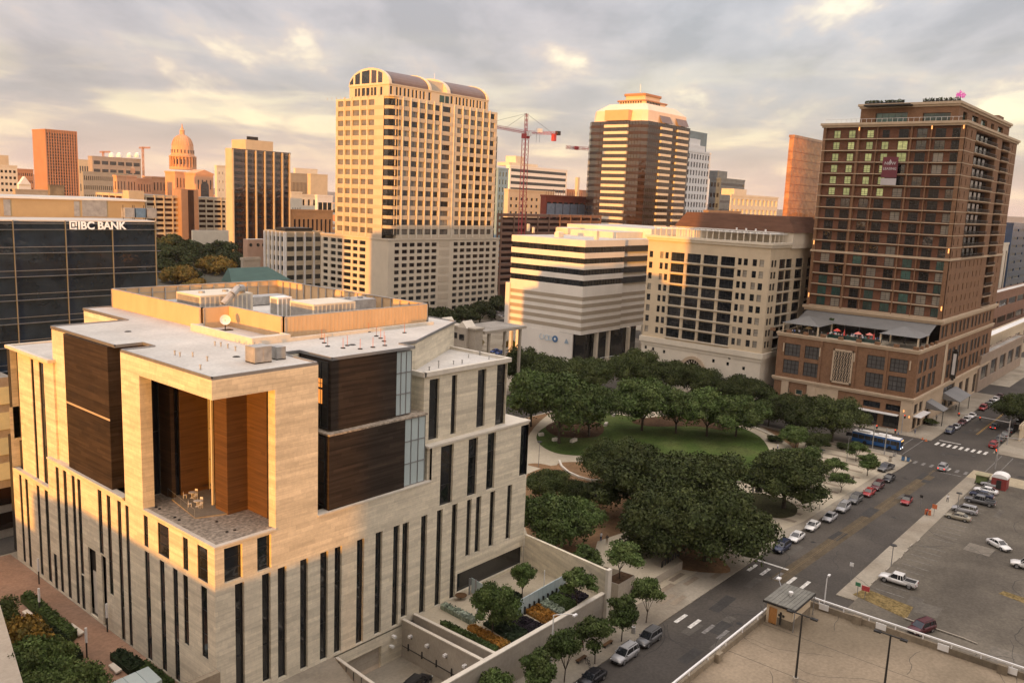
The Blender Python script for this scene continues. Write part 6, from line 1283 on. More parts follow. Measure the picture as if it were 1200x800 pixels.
CR5 = pm('crown_panel', (.70, .55, .42), .6, .06, .2); MB().rings([[(*p, cz5) for p in inset(o5, .93)], [(*p, cz5+7) for p in inset(o5, .90)], [(*p, zA) for p in inset(o5, .66)]]).build('crown', [CR5], tt)
MB().prism(inset(o5, .46), zA, zB, 0, 1).build('crown_tier', [CR5, ROOFW], tt); MB().prism(inset(o5, .50), zB-.8, zB, 0).build('crown_band', [REDST], tt); MB().prism(inset(o5, .34), zB, zC-1, 0).build('crown_tier', [CR5], tt); MB().prism(inset(o5, .37), zC-1.4, zC, 0).build('crown_band', [REDST], tt)
MB().tube((cx5+15, cy5+15, zC), (cx5+15, cy5+15, zC+5), .25, .1).build('antenna', [METW], tt)
q = MB(); m_ = inset(o5, .461)
for k in range(9): y = m_[7][1]+1+k*1.9; q.box(m_[7][0]-.3, y, zA+1, m_[7][0]-.05, y+.9, zA+2.3)
for k in range(9): x = m_[0][0]+1+k*1.9; q.box(x, m_[0][1]-.3, zA+1, x+.9, m_[0][1]-.05, zA+2.3)
q.build('window', [GL], tt, kind='stuff')
MB().box(cx5-1.5, yb0, cz5+.3, cx5+4, yb1, cz5+6.8).build('gable_panel', [pm('orange_gable', (.6, .36, .2), .7, .05, .3)], tt)
for a, c in xb: q = MB(); q.quad((a, cy5-1.2, cz5+.2), (c, cy5-1.2, cz5+.2), (c+2, cy5+3.5, cz5+7), (a+2, cy5+3.5, cz5+7)); q.quad((a, cy5+3.5, cz5+.2), (a+2, cy5+3.5, cz5+7), (c+2, cy5+3.5, cz5+7), (c, cy5+3.5, cz5+.2)); q.build('skylight', [VAULT], tt)
# far left red granite slab tower
T_, X0, Y0, X1, Y1, Z1 = far('granite_tower', 'slim red granite tower with close vertical ribs at the far left', (53, 151.5), 1050, 37.5, 89.5, REDST, None, (12, 24, .62, .72), top=3, bot=34, dep=.25, cat='skyscraper', roof=ROOFD)
q = MB()
for i in range(13): x = X0+(X1-X0)*i/12; q.box(x-.45, Y0-.5, 8, x+.45, Y0, Z1)
q.build('rib', [REDST], T_, kind='stuff')
unit(T_, X1-18, Y0-2.5, 0, 26, 30, 34, REDST, 'lower_wing')
# dark tower with pale fins
T_, X0, Y0, X1, Y1, Z1 = far('dark_tower', 'dark brown glass tower with six pale vertical fins', (272, 174.5), 560, 264.5, 340, GLBR, None, (6, 20, .9, .5), top=1, bot=6, gl=GL, dep=.25, cat='skyscraper', roof=ROOFD)
MB().box(X0-.3, Y0-.1, 0, X0-.02, Y1, Z1+.5).build('side_wall', [CREAM], T_)
for c_ in (288.5, 299.5, 310, 320.5, 330.5): x = sX(c_, Y0, 80); MB().box(x-.45, Y0-.8, 4, x+.45, Y0-.02, Z1).build('fin', [CREAM], T_)
for c_ in (272.6, 339): x = sX(c_, Y0, 80); MB().box(x-.4, Y0-.6, 0, x+.4, Y0-.02, Z1).build('fin', [CREAM], T_)
xa, xb_ = sX(288, Y0+8, Z1+3), sX(320, Y0+8, Z1+3); zt5 = OY(300, 164.5, Y0+8)[1]; MB().box(xa, Y0+8, Z1, xb_, Y0+24, zt5).build('penthouse', [CREAM], T_)
MB().box(xa+1, Y0+8, zt5, xa+9, Y0+8.5, zt5+2).build('sign_frame', [METD], T_)
# cream parking structure across the left
def garage(name, label, c, D, xl, xr, nlev, ncol, wall, inner, D2=None, lev0=0):
    X0, Y0, Z1 = DD(c[0], c[1], D); X1 = sX(xr, Y0, Z1); Y1 = sY(xl, X0, Z1) if xl is not None else Y0+30
    t = thing(name, label, 'parking garage', (X0, Y0, 0)); h = 3.4
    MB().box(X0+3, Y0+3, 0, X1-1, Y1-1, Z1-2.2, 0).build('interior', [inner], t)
    z = Z1
    for i in range(nlev):
        if z < 1: break
        MB().box(X0, Y0, z-1.6, X1, Y1, z, 0, 1).build('parapet_band', [wall, ROOFD], t); z -= h
    for i in range(ncol+1):
        x = X0+(X1-X0)*i/ncol; MB().box(x-.45, Y0-.35, 0, x+.45, Y0-.01, Z1+.1).build('column', [wall], t)
    for i in range(max(1, int((Y1-Y0)/9))+1):
        y = Y0+(Y1-Y0)*i/max(1, int((Y1-Y0)/9)); MB().box(X0-.35, y-.45, 0, X0-.01, y+.45, Z1+.1).build('column', [wall], t)
    return t, X0, Y0, X1, Y1, Z1
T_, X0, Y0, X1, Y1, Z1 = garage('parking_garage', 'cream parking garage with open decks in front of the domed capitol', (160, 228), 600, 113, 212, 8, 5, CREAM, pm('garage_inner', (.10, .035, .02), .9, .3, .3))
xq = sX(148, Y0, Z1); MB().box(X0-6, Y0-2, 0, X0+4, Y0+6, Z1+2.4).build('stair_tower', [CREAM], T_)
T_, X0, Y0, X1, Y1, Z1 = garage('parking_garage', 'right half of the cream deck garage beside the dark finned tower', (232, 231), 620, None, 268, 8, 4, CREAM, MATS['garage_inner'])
xa, xb_ = sX(212.5, Y0-5, Z1), sX(232.5, Y0-5, Z1); t = thing('stair_tower', 'brown stair tower standing between the two halves of the cream deck garage', 'stair tower', (xa, Y0-5, 0)); zt5 = OY(222, 222, Y0-5)[1]
MB().box(xa, Y0-5, 0, xb_, Y0+5, zt5).build('wall', [pm('brown_stair', (.33, .21, .14), .85, .1, .3)], t); MB().box(xa+(xb_-xa)*.38, Y0-5.1, 0, xa+(xb_-xa)*.72, Y0-5.02, zt5-.5).build('glass_strip', [GLBR], t)
# cream office with fins
T_, X0, Y0, X1, Y1, Z1 = far('finned_office', 'low cream office block with white vertical fins left of the vaulted tower', (334, 272), 430, 311, 378, CREAM, (5, 8, .75, .5), (4, 8, .8, .5), top=1.2, bot=1, indiv=False, dep=.3, roof=ROOFD)
q = MB()
for i in range(6): y = Y0+(Y1-Y0)*i/5; MB().box(X0-.9, y-.35, 0, X0-.01, y+.35, Z1).build('fin', [METW], T_)
for i in range(5): x = X0+(X1-X0)*i/4; MB().box(x-.35, Y0-.9, 0, x+.35, Y0-.01, Z1).build('fin', [METW], T_)
unit(T_, X0+3, Y0+4, Z1, 16, 8, 1.8, METD); 
T_, X0, Y0, X1, Y1, Z1 = far('pink_annex', 'pinkish windowless annex with a row of round holes beside the finned office', (290, 280.5), 455, None, 312, pm('pink_stucco', (.42, .27, .19), .85, .1, .2), None, None, depth=20, cap=False)
for i, px in enumerate((294, 302.5, 309)): x, z = OY(px, 287, Y0-.05); MB().tube((x, Y0-.1, z), (x, Y0-.01, z), .9, n=12).build('round_window', [GL], T_)
T_, X0, Y0, X1, Y1, Z1 = far('low_shop', 'small grey flat-roofed building half hidden by trees below the pinkish annex', (285, 303), 400, 282, 305, CONC, None, (3, 1, .5, .5), cap=True, top=1, bot=1)
# low canopy strip below garage
T_, X0, Y0, X1, Y1, Z1 = far('bus_canopy', 'long pale flat canopy roof among the dark oaks below the cream garage', (226, 270), 505, None, 268, CREAM2, None, None, depth=8, cap=False, zb=3.)
# left edge blocks
T_, X0, Y0, X1, Y1, Z1 = far('cream_office', 'pale cream office block with rows of dark windows at the left edge', (-12, 193), 900, None, 20, CREAM2, None, (6, 12, .62, .42), depth=40, top=2.5, bot=2); unit(T_, X1-26, Y0+2, Z1, 20, 14, 9, CREAM)
far('brown_office', 'low brown office block between the cream block and the granite tower', (20, 198), 1000, None, 39, REDST, None, (7, 9, .5, .4), depth=40)
T_, X0, Y0, X1, Y1, Z1 = far('white_hall', 'low white hall with a pitched pale roof left of the granite tower', (22, 216), 880, None, 36, METW, None, None, depth=20, cap=False); MB().rings([[(X0, Y0-1, Z1), (X1, Y0-1, Z1), (X1, Y1, Z1), (X0, Y1, Z1)], [((X0+X1)/2-.1, Y0-1, Z1+7), ((X0+X1)/2+.1, Y0-1, Z1+7), ((X0+X1)/2+.1, Y1, Z1+7), ((X0+X1)/2-.1, Y1, Z1+7)]]).build('roof', [METW], T_)
far('long_low_office', 'long low grey office with a window strip behind the bank roof', (18, 222), 800, None, 60, CONC, None, (4, 3, .9, .4), depth=30)
far('stone_block', 'grey stone wall block with a pale round emblem at the foot of the granite tower', (58, 217), 780, None, 75, CONCD, None, None, depth=16)
# hillside blocks behind
far('grey_office', 'long grey office block with white rooftop domes beside the capitol', (108, 183), 1500, 103, 165, pm('grey_precast', (.32, .27, .23), .85, .1, .2), None, (6, 6, .8, .45), depth=30, top=3, bot=20)
for i, px in enumerate((131, 140, 152, 161)): x, y, z = DD(px, 183, 1530); solo(MB().lathe(x, y, [(.05, z+6), (3.2, z+4.5), (4.5, z+1), (4.6, z-2)], 12), 'white_dome', [METW], ['leftmost white dome on the long grey office', 'second white dome from the left on the long grey office', 'third white dome from the left on the long grey office', 'rightmost white dome on the long grey office'][i], 'dome')
far('long_grey_office', 'lower long grey office with small square windows left of the capitol', (97, 201), 1300, None, 150, pm('grey_green_stone', (.28, .26, .22), .85, .1, .2), None, (22, 4, .5, .45), depth=30, top=2, bot=20)
far('pale_flats', 'low pale block far behind the granite tower', (92, 187), 1700, None, 104, CREAM, None, (4, 3, .6, .4), depth=30)
far('cream_slab', 'narrow bright cream slab just left of the dark finned tower', (254, 194), 900, None, 268, CREAM2, None, (3, 9, .2, .3), depth=20, top=3, bot=3)
# between dark tower and vaulted tower
far('ribbed_office', 'grey ribbed office block right of the dark finned tower', (341, 203), 1100, None, 364, SHADEP, None, (14, 1, .5, .8), depth=30, top=4, bot=8)
far('round_hall', 'tan curved-front hall between the dark tower and the vaulted tower', (364, 204), 1050, None, 384, CREAM, None, None, depth=30)
far('white_block', 'small bright cream block with tall narrow windows beside the tan hall', (341, 225), 700, None, 354, CREAM2, None, (4, 1, .3, .6), depth=14, top=3, bot=10)
far('striped_block', 'low white block with dark window strips left of the vaulted tower', (372, 229), 650, None, 390, METW, None, (3, 4, .9, .45), depth=14, bot=4)
far('orange_block', 'low orange sunlit block with dark openings at the foot of the vaulted tower', (342, 246), 600, None, 390, pm('orange_stucco', (.52, .25, .10), .85, .1, .2), None, (9, 2, .4, .55), depth=14, bot=4)
far('pink_block', 'pale low block with a round roof sign left of the vaulted tower', (352, 228), 760, None, 372, CREAM2, None, (3, 5, .4, .5), depth=14, bot=4)
far('far_ridge_block', 'pale low block on the ridge between the dark tower and the vaulted tower', (346, 197), 1900, None, 372, CREAM2, None, (8, 3, .6, .4), depth=30)
# behind and between the vaulted tower and the bronze tower
T_, X0, Y0, X1, Y1, Z1 = far('white_terrace_office', 'white banded office block stepping up behind the red crane', (598, 194), 760, None, 665, METW, None, (1, 16, .98, .48), depth=24, top=1, bot=1); unit(T_, X0+12, Y0+4, Z1, 12, 12, 9, CREAM2, 'stair_block'); unit(T_, X0+2, Y0+3, Z1, 40, 14, 3, CREAM2, 'roof_tier')
far('blue_glass_slab', 'narrow pale blue glass slab at the right edge of the vaulted tower', (584, 197), 640, None, 596, pm('sky_blue_glass', (.22, .34, .44), .2, .1, .3, spec=.6), None, (3, 14, .35, .6), depth=14)
far('arched_block', 'beige stone block with paired square windows behind the construction decks', (596, 222), 620, None, 650, BEIGE, None, (9, 12, .45, .42), depth=20, top=4, bot=3)
T_, X0, Y0, X1, Y1, Z1 = garage('unfinished_frame', 'unfinished concrete deck frame with rust red floors behind the striped office', (588, 250), 470, 584, 704, 12, 9, pm('raw_red_concrete', (.20, .115, .08), .9, .2, .3), pm('deep_frame', (.045, .016, .012), .95, .3, .3)); T_['category'] = 'building frame'
T_, X0, Y0, X1, Y1, Z1 = far('red_steel_frame', 'rust red steel-topped building under construction left of the bronze tower', (640, 229), 560, None, 704, RUST, None, (10, 4, .7, .35), depth=22, top=1, bot=25)
x, y = X0, Y0
for i in range(5): a = sX(642+i*9, Y0-1, Z1-8); MB().box(a, Y0-1.2, Z1-13, a+7, Y0-.2, Z1-5).build('tarpaulin', [pm('blue_grey_tarp', (.20, .24, .30), .7, .2, .5)], T_)
q = MB()
for i in range(16): a = X0+i*2.6; q.box(a, Y0, Z1, a+.2, Y0+.2, Z1+2.5+rnd.random()*2); 
q.build('rebar', [RUST], T_, kind='stuff')
far('brick_stack', 'far low brick building with a slim chimney between crane and bronze tower', (664, 222), 1100, None, 700, REDST, None, (8, 2, .5, .4), depth=20)
x, y, z = DD(677, 208, 1100); solo(MB().box(x-2, y-2, 0, x+2, y+2, z), 'chimney', [CREAM], 'slim cream chimney rising above the far low brick building', 'chimney')
# towers right of the bronze tower
T_, X0, Y0, X1, Y1, Z1 = far('stepped_tower', 'white gridded tower with stepped top right of the bronze tower', (806, 176), 640, None, 833, METW, None, (8, 17, .5, .62), depth=24, top=1, bot=1, cat='skyscraper', dep=.6)
MB().box(X0+2, Y0+1.2, Z1, X1-7, Y1, Z1+4.5).box(X0+2, Y0+2.4, Z1+4.5, X1-13, Y1, Z1+9).build('upper_tier', [METW], T_); MB().box(X0+4, Y0+6, Z1-2, X1+3.5, Y1+6, OY(820, 155, Y0+6)[1]).build('glass_slab', [GLW2 if 'GLW2' in globals() else pm('grey_green_curtain_wall', (.16, .20, .20), .25, .15, .2, spec=.6)], T_)
T_, X0, Y0, X1, Y1, Z1 = far('grey_glass_office', 'grey glass office block with a stepped top beside the gridded tower', (845, 209), 700, 832, 873, pm('slate_glass', (.09, .11, .125), .2, .2, .2, spec=.7), (3, 10, .7, .4), (1, 12, .98, .3), top=1, bot=1, gl=GL); unit(T_, X0+3, Y0+4, Z1, 15, 10, 6, MATS['slate_glass'], 'upper_tier')
T_, X0, Y0, X1, Y1, Z1 = far('gridded_office', 'cream office block with deep square windows right of the slate office', (857, 228), 560, 856, 912, CREAM2, None, (11, 10, .6, .58), top=1.2, bot=2, dep=.8); unit(T_, X0+14, Y0+5, Z1, 18, 9, 4, CREAM2, 'roof_block')
far('tan_block', 'low tan block half hidden in front of the slate office', (830, 247), 500, None, 868, pm('tan_brick', (.26, .18, .12), .9, .1, .3), None, (10, 2, .5, .4), depth=14)
far('orange_trim_block', 'low block with an orange sunlit roof edge left of the copper tower', (886, 254), 420, None, 918, pm('tan_brick2', (.32, .20, .12), .9, .1, .3), None, (8, 2, .6, .5), depth=12)
# copper mirror tower
T_, X0, Y0, X1, Y1, Z1 = far('copper_tower', 'copper coloured mirror glass tower half behind the brick hotel', (931, 159), 430, 925.5, 985, GOLDG, None, None, cat='skyscraper', cap=True)
q = MB()
for i in range(int((Z1-4)/3.8)): z = 4+i*3.8; q.box(X0-.12, Y0-.12, z, X1, Y0-.01, z+.22); q.box(X0-.12, Y0, z, X0-.01, Y1, z+.22)
for i in range(22): x = X0+i*1.6; q.box(x, Y0-.1, 0, x+.08, Y0-.01, Z1)
q.build('mullion', [pm('copper_mullion', (.28, .10, .03), .5, .1, 1)], T_, kind='stuff')
# right edge
far('white_slab_tower', 'slim white and blue slab tower at the right edge behind the hotel', (1172, 236), 620, None, 1180, pm('blue_white_panels', (.40, .46, .50), .5, .2, .3), None, (2, 20, .4, .5), depth=16, top=1)
far('striped_tower', 'pale tower with vertical stripes at the right edge', (1164, 286), 520, None, 1192, CREAM2, None, (6, 1, .35, .9), depth=18, top=2, bot=1)
far('blue_tower', 'dark blue glass block cut by the right edge of the picture', (1188, 262), 560, None, 1230, pm('deep_blue_glass', (.03, .06, .12), .15, .3, .3, spec=.7), None, (6, 12, .8, .3), depth=18)
T_, X0, Y0, X1, Y1, Z1 = far('brick_flats', 'low tan brick block with dark bands behind the hotel at the right', (1160, 346), 430, None, 1235, pm('rust_brick', (.22, .12, .075), .9, .15, .3), None, (8, 3, .9, .4), depth=20)
T_, X0, Y0, X1, Y1, Z1 = far('low_shops', 'low shops with a long white flat roof beyond the hotel', (1153, 398), 370, None, 1240, CREAM, None, (9, 1, .6, .6), depth=18, roof=METW)
far('corner_shop', 'small tan shop with a pale awning on the far street corner', (1150, 418), 335, None, 1200, pm('dusty_tan', (.30, .23, .17), .9, .12, .3), None, (5, 1, .7, .6), depth=12, roof=ROOFD)
far('yellow_wall_building', 'tan building cut by the right edge beside the crossing', (1197, 500), 268, None, 1260, CREAM, None, None, depth=1.5)
far('brick_annex', 'small orange brick annex with white window bands between apartments and hotel', (934, 307), 380, None, 962, pm('salmon_brick', (.36, .18, .12), .9, .1, .3), None, (2, 5, .5, .3), depth=12)
# small stone store with a porte cochere
T_, X0, Y0, X1, Y1, Z1 = far('stone_store', 'small grey stone building with gabled bays and a drive-through canopy', (557, 387), 236, 513, 566, CONC, None, None, depth=14, cap=False, roof=ROOFD)
yl = Y1; MB().box(X0-.4, Y0-.4, Z1, X1+.3, Y1+.4, Z1+.5).build('parapet', [CONC], T_)
for yy in (Y0+(Y1-Y0)*.28, Y0+(Y1-Y0)*.82):
    q = MB(); w_ = 3.6; q.prism([(X0-1, yy-w_/2), (X0, yy-w_/2), (X0, yy+w_/2), (X0-1, yy+w_/2)], 0, Z1+.3, 0); q.build('gabled_bay', [CONC], T_)
    q = MB(); q.tri((X0-1, yy+w_/2, Z1+.3), (X0-1, yy-w_/2, Z1+.3), (X0-1, yy, Z1+2.2)); q.quad((X0-1, yy-w_/2, Z1+.3), (X0+3, yy-w_/2, Z1+.3), (X0+3, yy, Z1+2.2), (X0-1, yy, Z1+2.2)); q.quad((X0-1, yy, Z1+2.2), (X0+3, yy, Z1+2.2), (X0+3, yy+w_/2, Z1+.3), (X0-1, yy+w_/2, Z1+.3)); q.build('gable', [STONE2], T_)
for yy, w_ in ((.28, 1.8), (.72, 1.2), (.9, 1.0), (.5, 1.0)): y = Y0+(Y1-Y0)*yy; place(winmesh(w_, 1.6, 2, 1, METD, GL, .1), 'window', (X0-1.05 if yy == .28 else X0-.05, y, Z1-3.2), T_, ROT['-X'])
MB().box(X0-.2, Y0+(Y1-Y0)*.60, Z1-1.6, X0-.1, Y0+(Y1-Y0)*.72, Z1-.9).build('sign_panel', [METD], T_)
cxn = thing('drive_canopy', 'flat weathered canopy roof joined to the small stone building', 'canopy', (X1, Y0, 0)); MB().box(X1+.4, Y0-.5, Z1-1.4, X1+19, Y1-3, Z1-.6, 0, 1).build('roof', [CONC, ROOFD], cxn)
for x in (X1+3, X1+10, X1+17): MB().box(x, Y0+.3, 0, x+.7, Y0+1, Z1-1.4).build('column', [CONC], cxn)
# green roofed house
T_, X0, Y0, X1, Y1, Z1 = far('green_roof_house', 'low house with a green metal roof behind the courthouse screen', (272, 331), 262, 262, 338, CREAM, None, (5, 1, .3, .4), cap=False, depth=12)
MB().rings([[(X0-.5, Y0-.6, Z1), (X1+.5, Y0-.6, Z1), (X1+.5, Y1+.6, Z1), (X0-.5, Y1+.6, Z1)], [(X0+.1, (Y0+Y1)/2-.1, Z1+4.0), (X1-6, (Y0+Y1)/2-.1, Z1+4.0), (X1-6, (Y0+Y1)/2+.1, Z1+4.0), (X0+.1, (Y0+Y1)/2+.1, Z1+4.0)]]).build('roof', [GREENR], T_)
# ================================================================== CAPITOL
CD = 1150.; cxx, cyy, _ = DD(214.5, 200, CD); zc = lambda y: DD(214.5, y, CD)[2]; ck = CD/F*.97
cp = thing('capitol', 'pink granite capitol with a tall dome glowing in the evening sun', 'capitol', (cxx, cyy, 0))
prof = [(14.2, 199), (14.2, 196), (12.6, 196), (12.4, 183), (13.0, 182.5), (12.0, 181.5), (11.6, 176), (11.2, 171), (10.0, 166), (8.2, 162.3), (5.8, 160), (3.6, 158.6), (2.6, 158), (2.5, 153.5), (2.9, 153.2), (1.6, 151.5), (.6, 148.5), (.5, 146.5), (.1, 145)]
MB().lathe(cxx, cyy, [(r*ck, zc(y)) for r, y in prof], 24).build('dome', [PINKG], cp, smooth=False)
q = MB()
for i in range(24):
    a = 2*math.pi*i/24; q.tube((cxx+13.6*ck*math.cos(a), cyy+13.6*ck*math.sin(a), zc(196)), (cxx+13.6*ck*math.cos(a), cyy+13.6*ck*math.sin(a), zc(184.5)), .75, n=5)
q.lathe(cxx, cyy, [(12.4*ck, zc(184.6)), (14.4*ck, zc(184.4)), (14.4*ck, zc(183)), (12*ck, zc(182.6))], 24); q.build('colonnade', [PINKG], cp, kind='stuff')
q = MB()
for i in range(20):
    a = 2*math.pi*i/20; r_ = 12.5*ck; q.box(cxx+r_*math.cos(a)-.5, cyy+r_*math.sin(a)-.5, zc(193), cxx+r_*math.cos(a)+.5, cyy+r_*math.sin(a)+.5, zc(187)); r_ = 11.6*ck; q.box(cxx+r_*math.cos(a)-.5, cyy+r_*math.sin(a)-.5, zc(180), cxx+r_*math.cos(a)+.5, cyy+r_*math.sin(a)+.5, zc(176))
q.build('drum_window', [GL], cp, kind='stuff')
q = MB()
for i in range(24):
    a = 2*math.pi*(i+.5)/24
    for (r1, y1), (r2, y2) in zip(prof[7:11], prof[8:12]): q.tube((cxx+r1*ck*math.cos(a)*1.01, cyy+r1*ck*math.sin(a)*1.01, zc(y1)), (cxx+r2*ck*math.cos(a)*1.01, cyy+r2*ck*math.sin(a)*1.01, zc(y2)), .35, n=4, cap=False)
q.build('dome_rib', [PINKG], cp, kind='stuff')
def wing(c, D, xl, xr, nr, nl, label_name='wing', roofh=0):
    X0, Y0, Z1 = DD(c[0], c[1], D); Y1 = sY(xl, X0, Z1) if xl else Y0+24; X1 = sX(xr, Y0, Z1); b = MB(); ol = grid(Y0+1, Y1-1, 12, Z1-3, nl, 3, .35, .55) if nl else []; orr = grid(X0+1, X1-1, 12, Z1-3, nr, 3, .35, .55)
    shell(b, X0, Y0, X1, Y1, 0, Z1, ol, orr, .5); b.build(label_name, [PINKG, ROOFD], cp); joined(cp, [('-X', X0, ol, .5), ('-Y', Y0, orr, .5)], [GL]); q = MB(); band(q, X0, Y0, X1, Y1, Z1-1.4, Z1+.4, .6); q.build('cornice', [PINKG], cp); return X0, Y0, X1, Y1, Z1
wing((148, 206), 1130, 132.5, 160, 3, 4); wing((160, 209), 1150, None, 178, 5, 0); wing((178, 207), 1165, None, 206, 7, 0)
X0, Y0, X1, Y1, Z1 = wing((205, 201), 1120, None, 226, 5, 0, 'centre_block'); X0, Y0, X1, Y1, Z1 = wing((229, 203), 1080, None, 250, 4, 0, 'portico_block')
q = MB(); xm = (X0+X1)/2; q.tri((X0-1, Y0-.5, Z1), (X1+1, Y0-.5, Z1), (xm, Y0-.5, Z1+4.5)); q.quad((X0-1, Y0-.5, Z1), (xm, Y0-.5, Z1+4.5), (xm, Y1, Z1+4.5), (X0-1, Y1, Z1)); q.quad((X1+1, Y0-.5, Z1), (X1+1, Y1, Z1), (xm, Y1, Z1+4.5), (xm, Y0-.5, Z1+4.5)); q.build('pediment', [PINKG], cp)
zz_ = DD(240, 219, 1080)[2]; q = MB(); pts = [(xm+5.2*math.cos(math.pi*i/12), zz_+6*math.sin(math.pi*i/12)) for i in range(13)]
n0 = len(q.v); q.v += [(x, Y0-.3, z) for x, z in pts]+[(pts[-1][0], Y0-.3, 8), (pts[0][0], Y0-.3, 8)]; q.f.append(tuple(range(14, -1, -1))); q.m.append(0); q.build('great_arch', [GL], cp)
for px, py, r_ in ((155.5, 198, 2.6), (146, 199, 1.2), (168, 200, 1.4)): x, y, z = DD(px, py, 1150); MB().lathe(x, y, [(.1, z+r_*1.1), (r_*.8, z+r_*.6), (r_, z), (r_, z-5)], 10).build('small_dome', [PINKG], cp)
# ================================================================== CRANES
def lattice(q, p0, p1, w, n, r, axis2=None):
    p0 = Vector(p0); p1 = Vector(p1); d = (p1-p0).normalized(); a = axis2 or d.orthogonal().normalized(); b_ = d.cross(a).normalized(); cs = [(a*sx_+b_*sy_)*w/2 for sx_, sy_ in ((1, 1), (1, -1), (-1, -1), (-1, 1))]
    for c_ in cs: q.tube(p0+c_, p1+c_, r, n=4, cap=False)
    for i in range(n):
        s0 = p0.lerp(p1, i/n); s1 = p0.lerp(p1, (i+1)/n)
        for k in range(4): q.tube(s0+cs[k], s1+cs[(k+1) % 4], r*.6, n=3, cap=False)
cD = 470.; kx_, ky_, kz0 = DD(612, 250, cD); kzt = DD(613, 160, cD)[2]; kza = DD(613.5, 133, cD)[2]
cr_ = thing('tower_crane', 'red tower crane standing over the unfinished frame', 'crane', (kx_, ky_, 0))
q = MB(); lattice(q, (kx_, ky_, 0), (kx_, ky_, kzt), 2.6, 34, .16, Vector((1, 0, 0))); q.build('mast', [CRANER], cr_); q = MB(); lattice(q, (kx_, ky_, kzt), (kx_, ky_, kza), 1.2, 5, .13, Vector((1, 0, 0))); q.box(kx_-1.6, ky_-1.6, kzt-1, kx_+1.6, ky_+1.6, kzt+1.4); q.build('slewing_tower', [CRANER], cr_)
vt = Vector(ray(655, 156)); jr = Vector(DD(655, 156.5, cD+14)); jl = Vector(DD(560, 144.5, cD-28)); kb = Vector((kx_, ky_, kzt+2.2))
q = MB(); lattice(q, kb, jr, 1.1, 10, .12); q.build('counter_jib', [CRANER], cr_); q = MB(); lattice(q, kb, jl, 1.2, 18, .11); q.build('jib', [CRANER], cr_)
q = MB(); ap_ = Vector((kx_, ky_, kza)); q.tube(ap_, kb.lerp(jr, .8), .07, n=3); q.tube(ap_, kb.lerp(jl, .45), .07, n=3); q.tube(ap_, kb.lerp(jl, .9), .07, n=3); q.build('tie_cable', [METD], cr_)
e = kb.lerp(jr, .85); MB().box(e.x-1, e.y-1, e.z-4.2, e.x+1, e.y+1, e.z-.4).build('counterweight', [CRANER], cr_); e = kb.lerp(jr, .97); MB().box(e.x-1.2, e.y-1, e.z-1, e.x+1.2, e.y+1, e.z+1.2).build('winch_box', [METD], cr_)
for f_, w_ in ((.32, 1.4), (.42, 1.2)): e = kb.lerp(jr, f_); MB().box(e.x-w_, e.y-.9, e.z+.1, e.x+w_, e.y-.7, e.z+2.2).build('sign_board', [METW], cr_); MB().tube(e, e-Vector((0, 0, 5)), .08, n=3).build('cable', [METD], cr_)
MB().box(kx_-1.0, ky_-3.2, kzt+.2, kx_+1.2, ky_-1.4, kzt+2.6).build('cab', [METW], cr_)
c2 = thing('tower_crane', 'red and white crane jib tip poking out left of the bronze tower', 'crane', (0, 0, 0)); a_ = Vector(DD(663, 172.5, 640)); b_ = Vector(DD(735, 178, 660)); c2.location = (b_.x, b_.y, 0); WL[c2.name] = (b_.x, b_.y, 0)
q = MB(); lattice(q, a_, b_, 1.6, 12, .16); q.build('jib', [CRANER], c2); q = MB(); lattice(q, (b_.x, b_.y, 0), (b_.x, b_.y, b_.z), 2.4, 20, .16, Vector((1, 0, 0))); q.build('mast', [CRANER], c2)
for f_ in (.10, .17): e = a_.lerp(b_, f_); MB().box(e.x-1.2, e.y-.9, e.z-1.4, e.x+1.6, e.y+.9, e.z+1.2).build('counterweight', [CRANER if f_ > .12 else METW], c2)
for px, py, pyt, D_, l in ((168, 200, 172, 1500, 'distant thin crane left of the capitol dome'), (121, 184, 177, 1600, 'distant small crane above the long grey office')):
    x, y, z0_ = DD(px, py, D_); zt_ = DD(px, pyt, D_)[2]; t = thing('tower_crane', l, 'crane', (x, y, 0)); q = MB(); lattice(q, (x, y, 0), (x, y, zt_), 2.2, 12, .35, Vector((1, 0, 0))); q.build('mast', [REDST], t); q = MB(); lattice(q, (x-4, y+4, zt_-2), (x+9, y-7, zt_-1), 1.6, 5, .3); q.build('jib', [REDST], t)
# ================================================================== FAR GROUND: woods, roofs and hills
def hills():
    b = MB(); n = 90; HM = pm('hill_woods', (.10, .085, .07), .95, .25, .0012, det=9, fine=0)
    for D_, h0, sd_ in ((5200, 20, 1), (7600, 55, 2)):
        R2 = random.Random(sd_); ph = [R2.random()*6 for _ in range(5)]; rr = []
        for i in range(n+1):
            a = math.radians(-15+i*110/n); h = h0+h0*.5*(math.sin(a*7+ph[0])+.6*math.sin(a*17+ph[1])+.3*math.sin(a*41+ph[2])); h = max(8, h); rr.append([(D_*math.cos(a), D_*math.sin(a), -2), ((D_+500)*math.cos(a), (D_+500)*math.sin(a), h), ((D_+1600)*math.cos(a), (D_+1600)*math.sin(a), h*.8)])
        for i in range(n):
            for j in range(2): b.quad(rr[i][j], rr[i][j+1], rr[i+1][j+1], rr[i+1][j])
    return tag(b.build('hills', [HM]), kind='structure')
hills()
RR = random.Random(11); bt = MB()
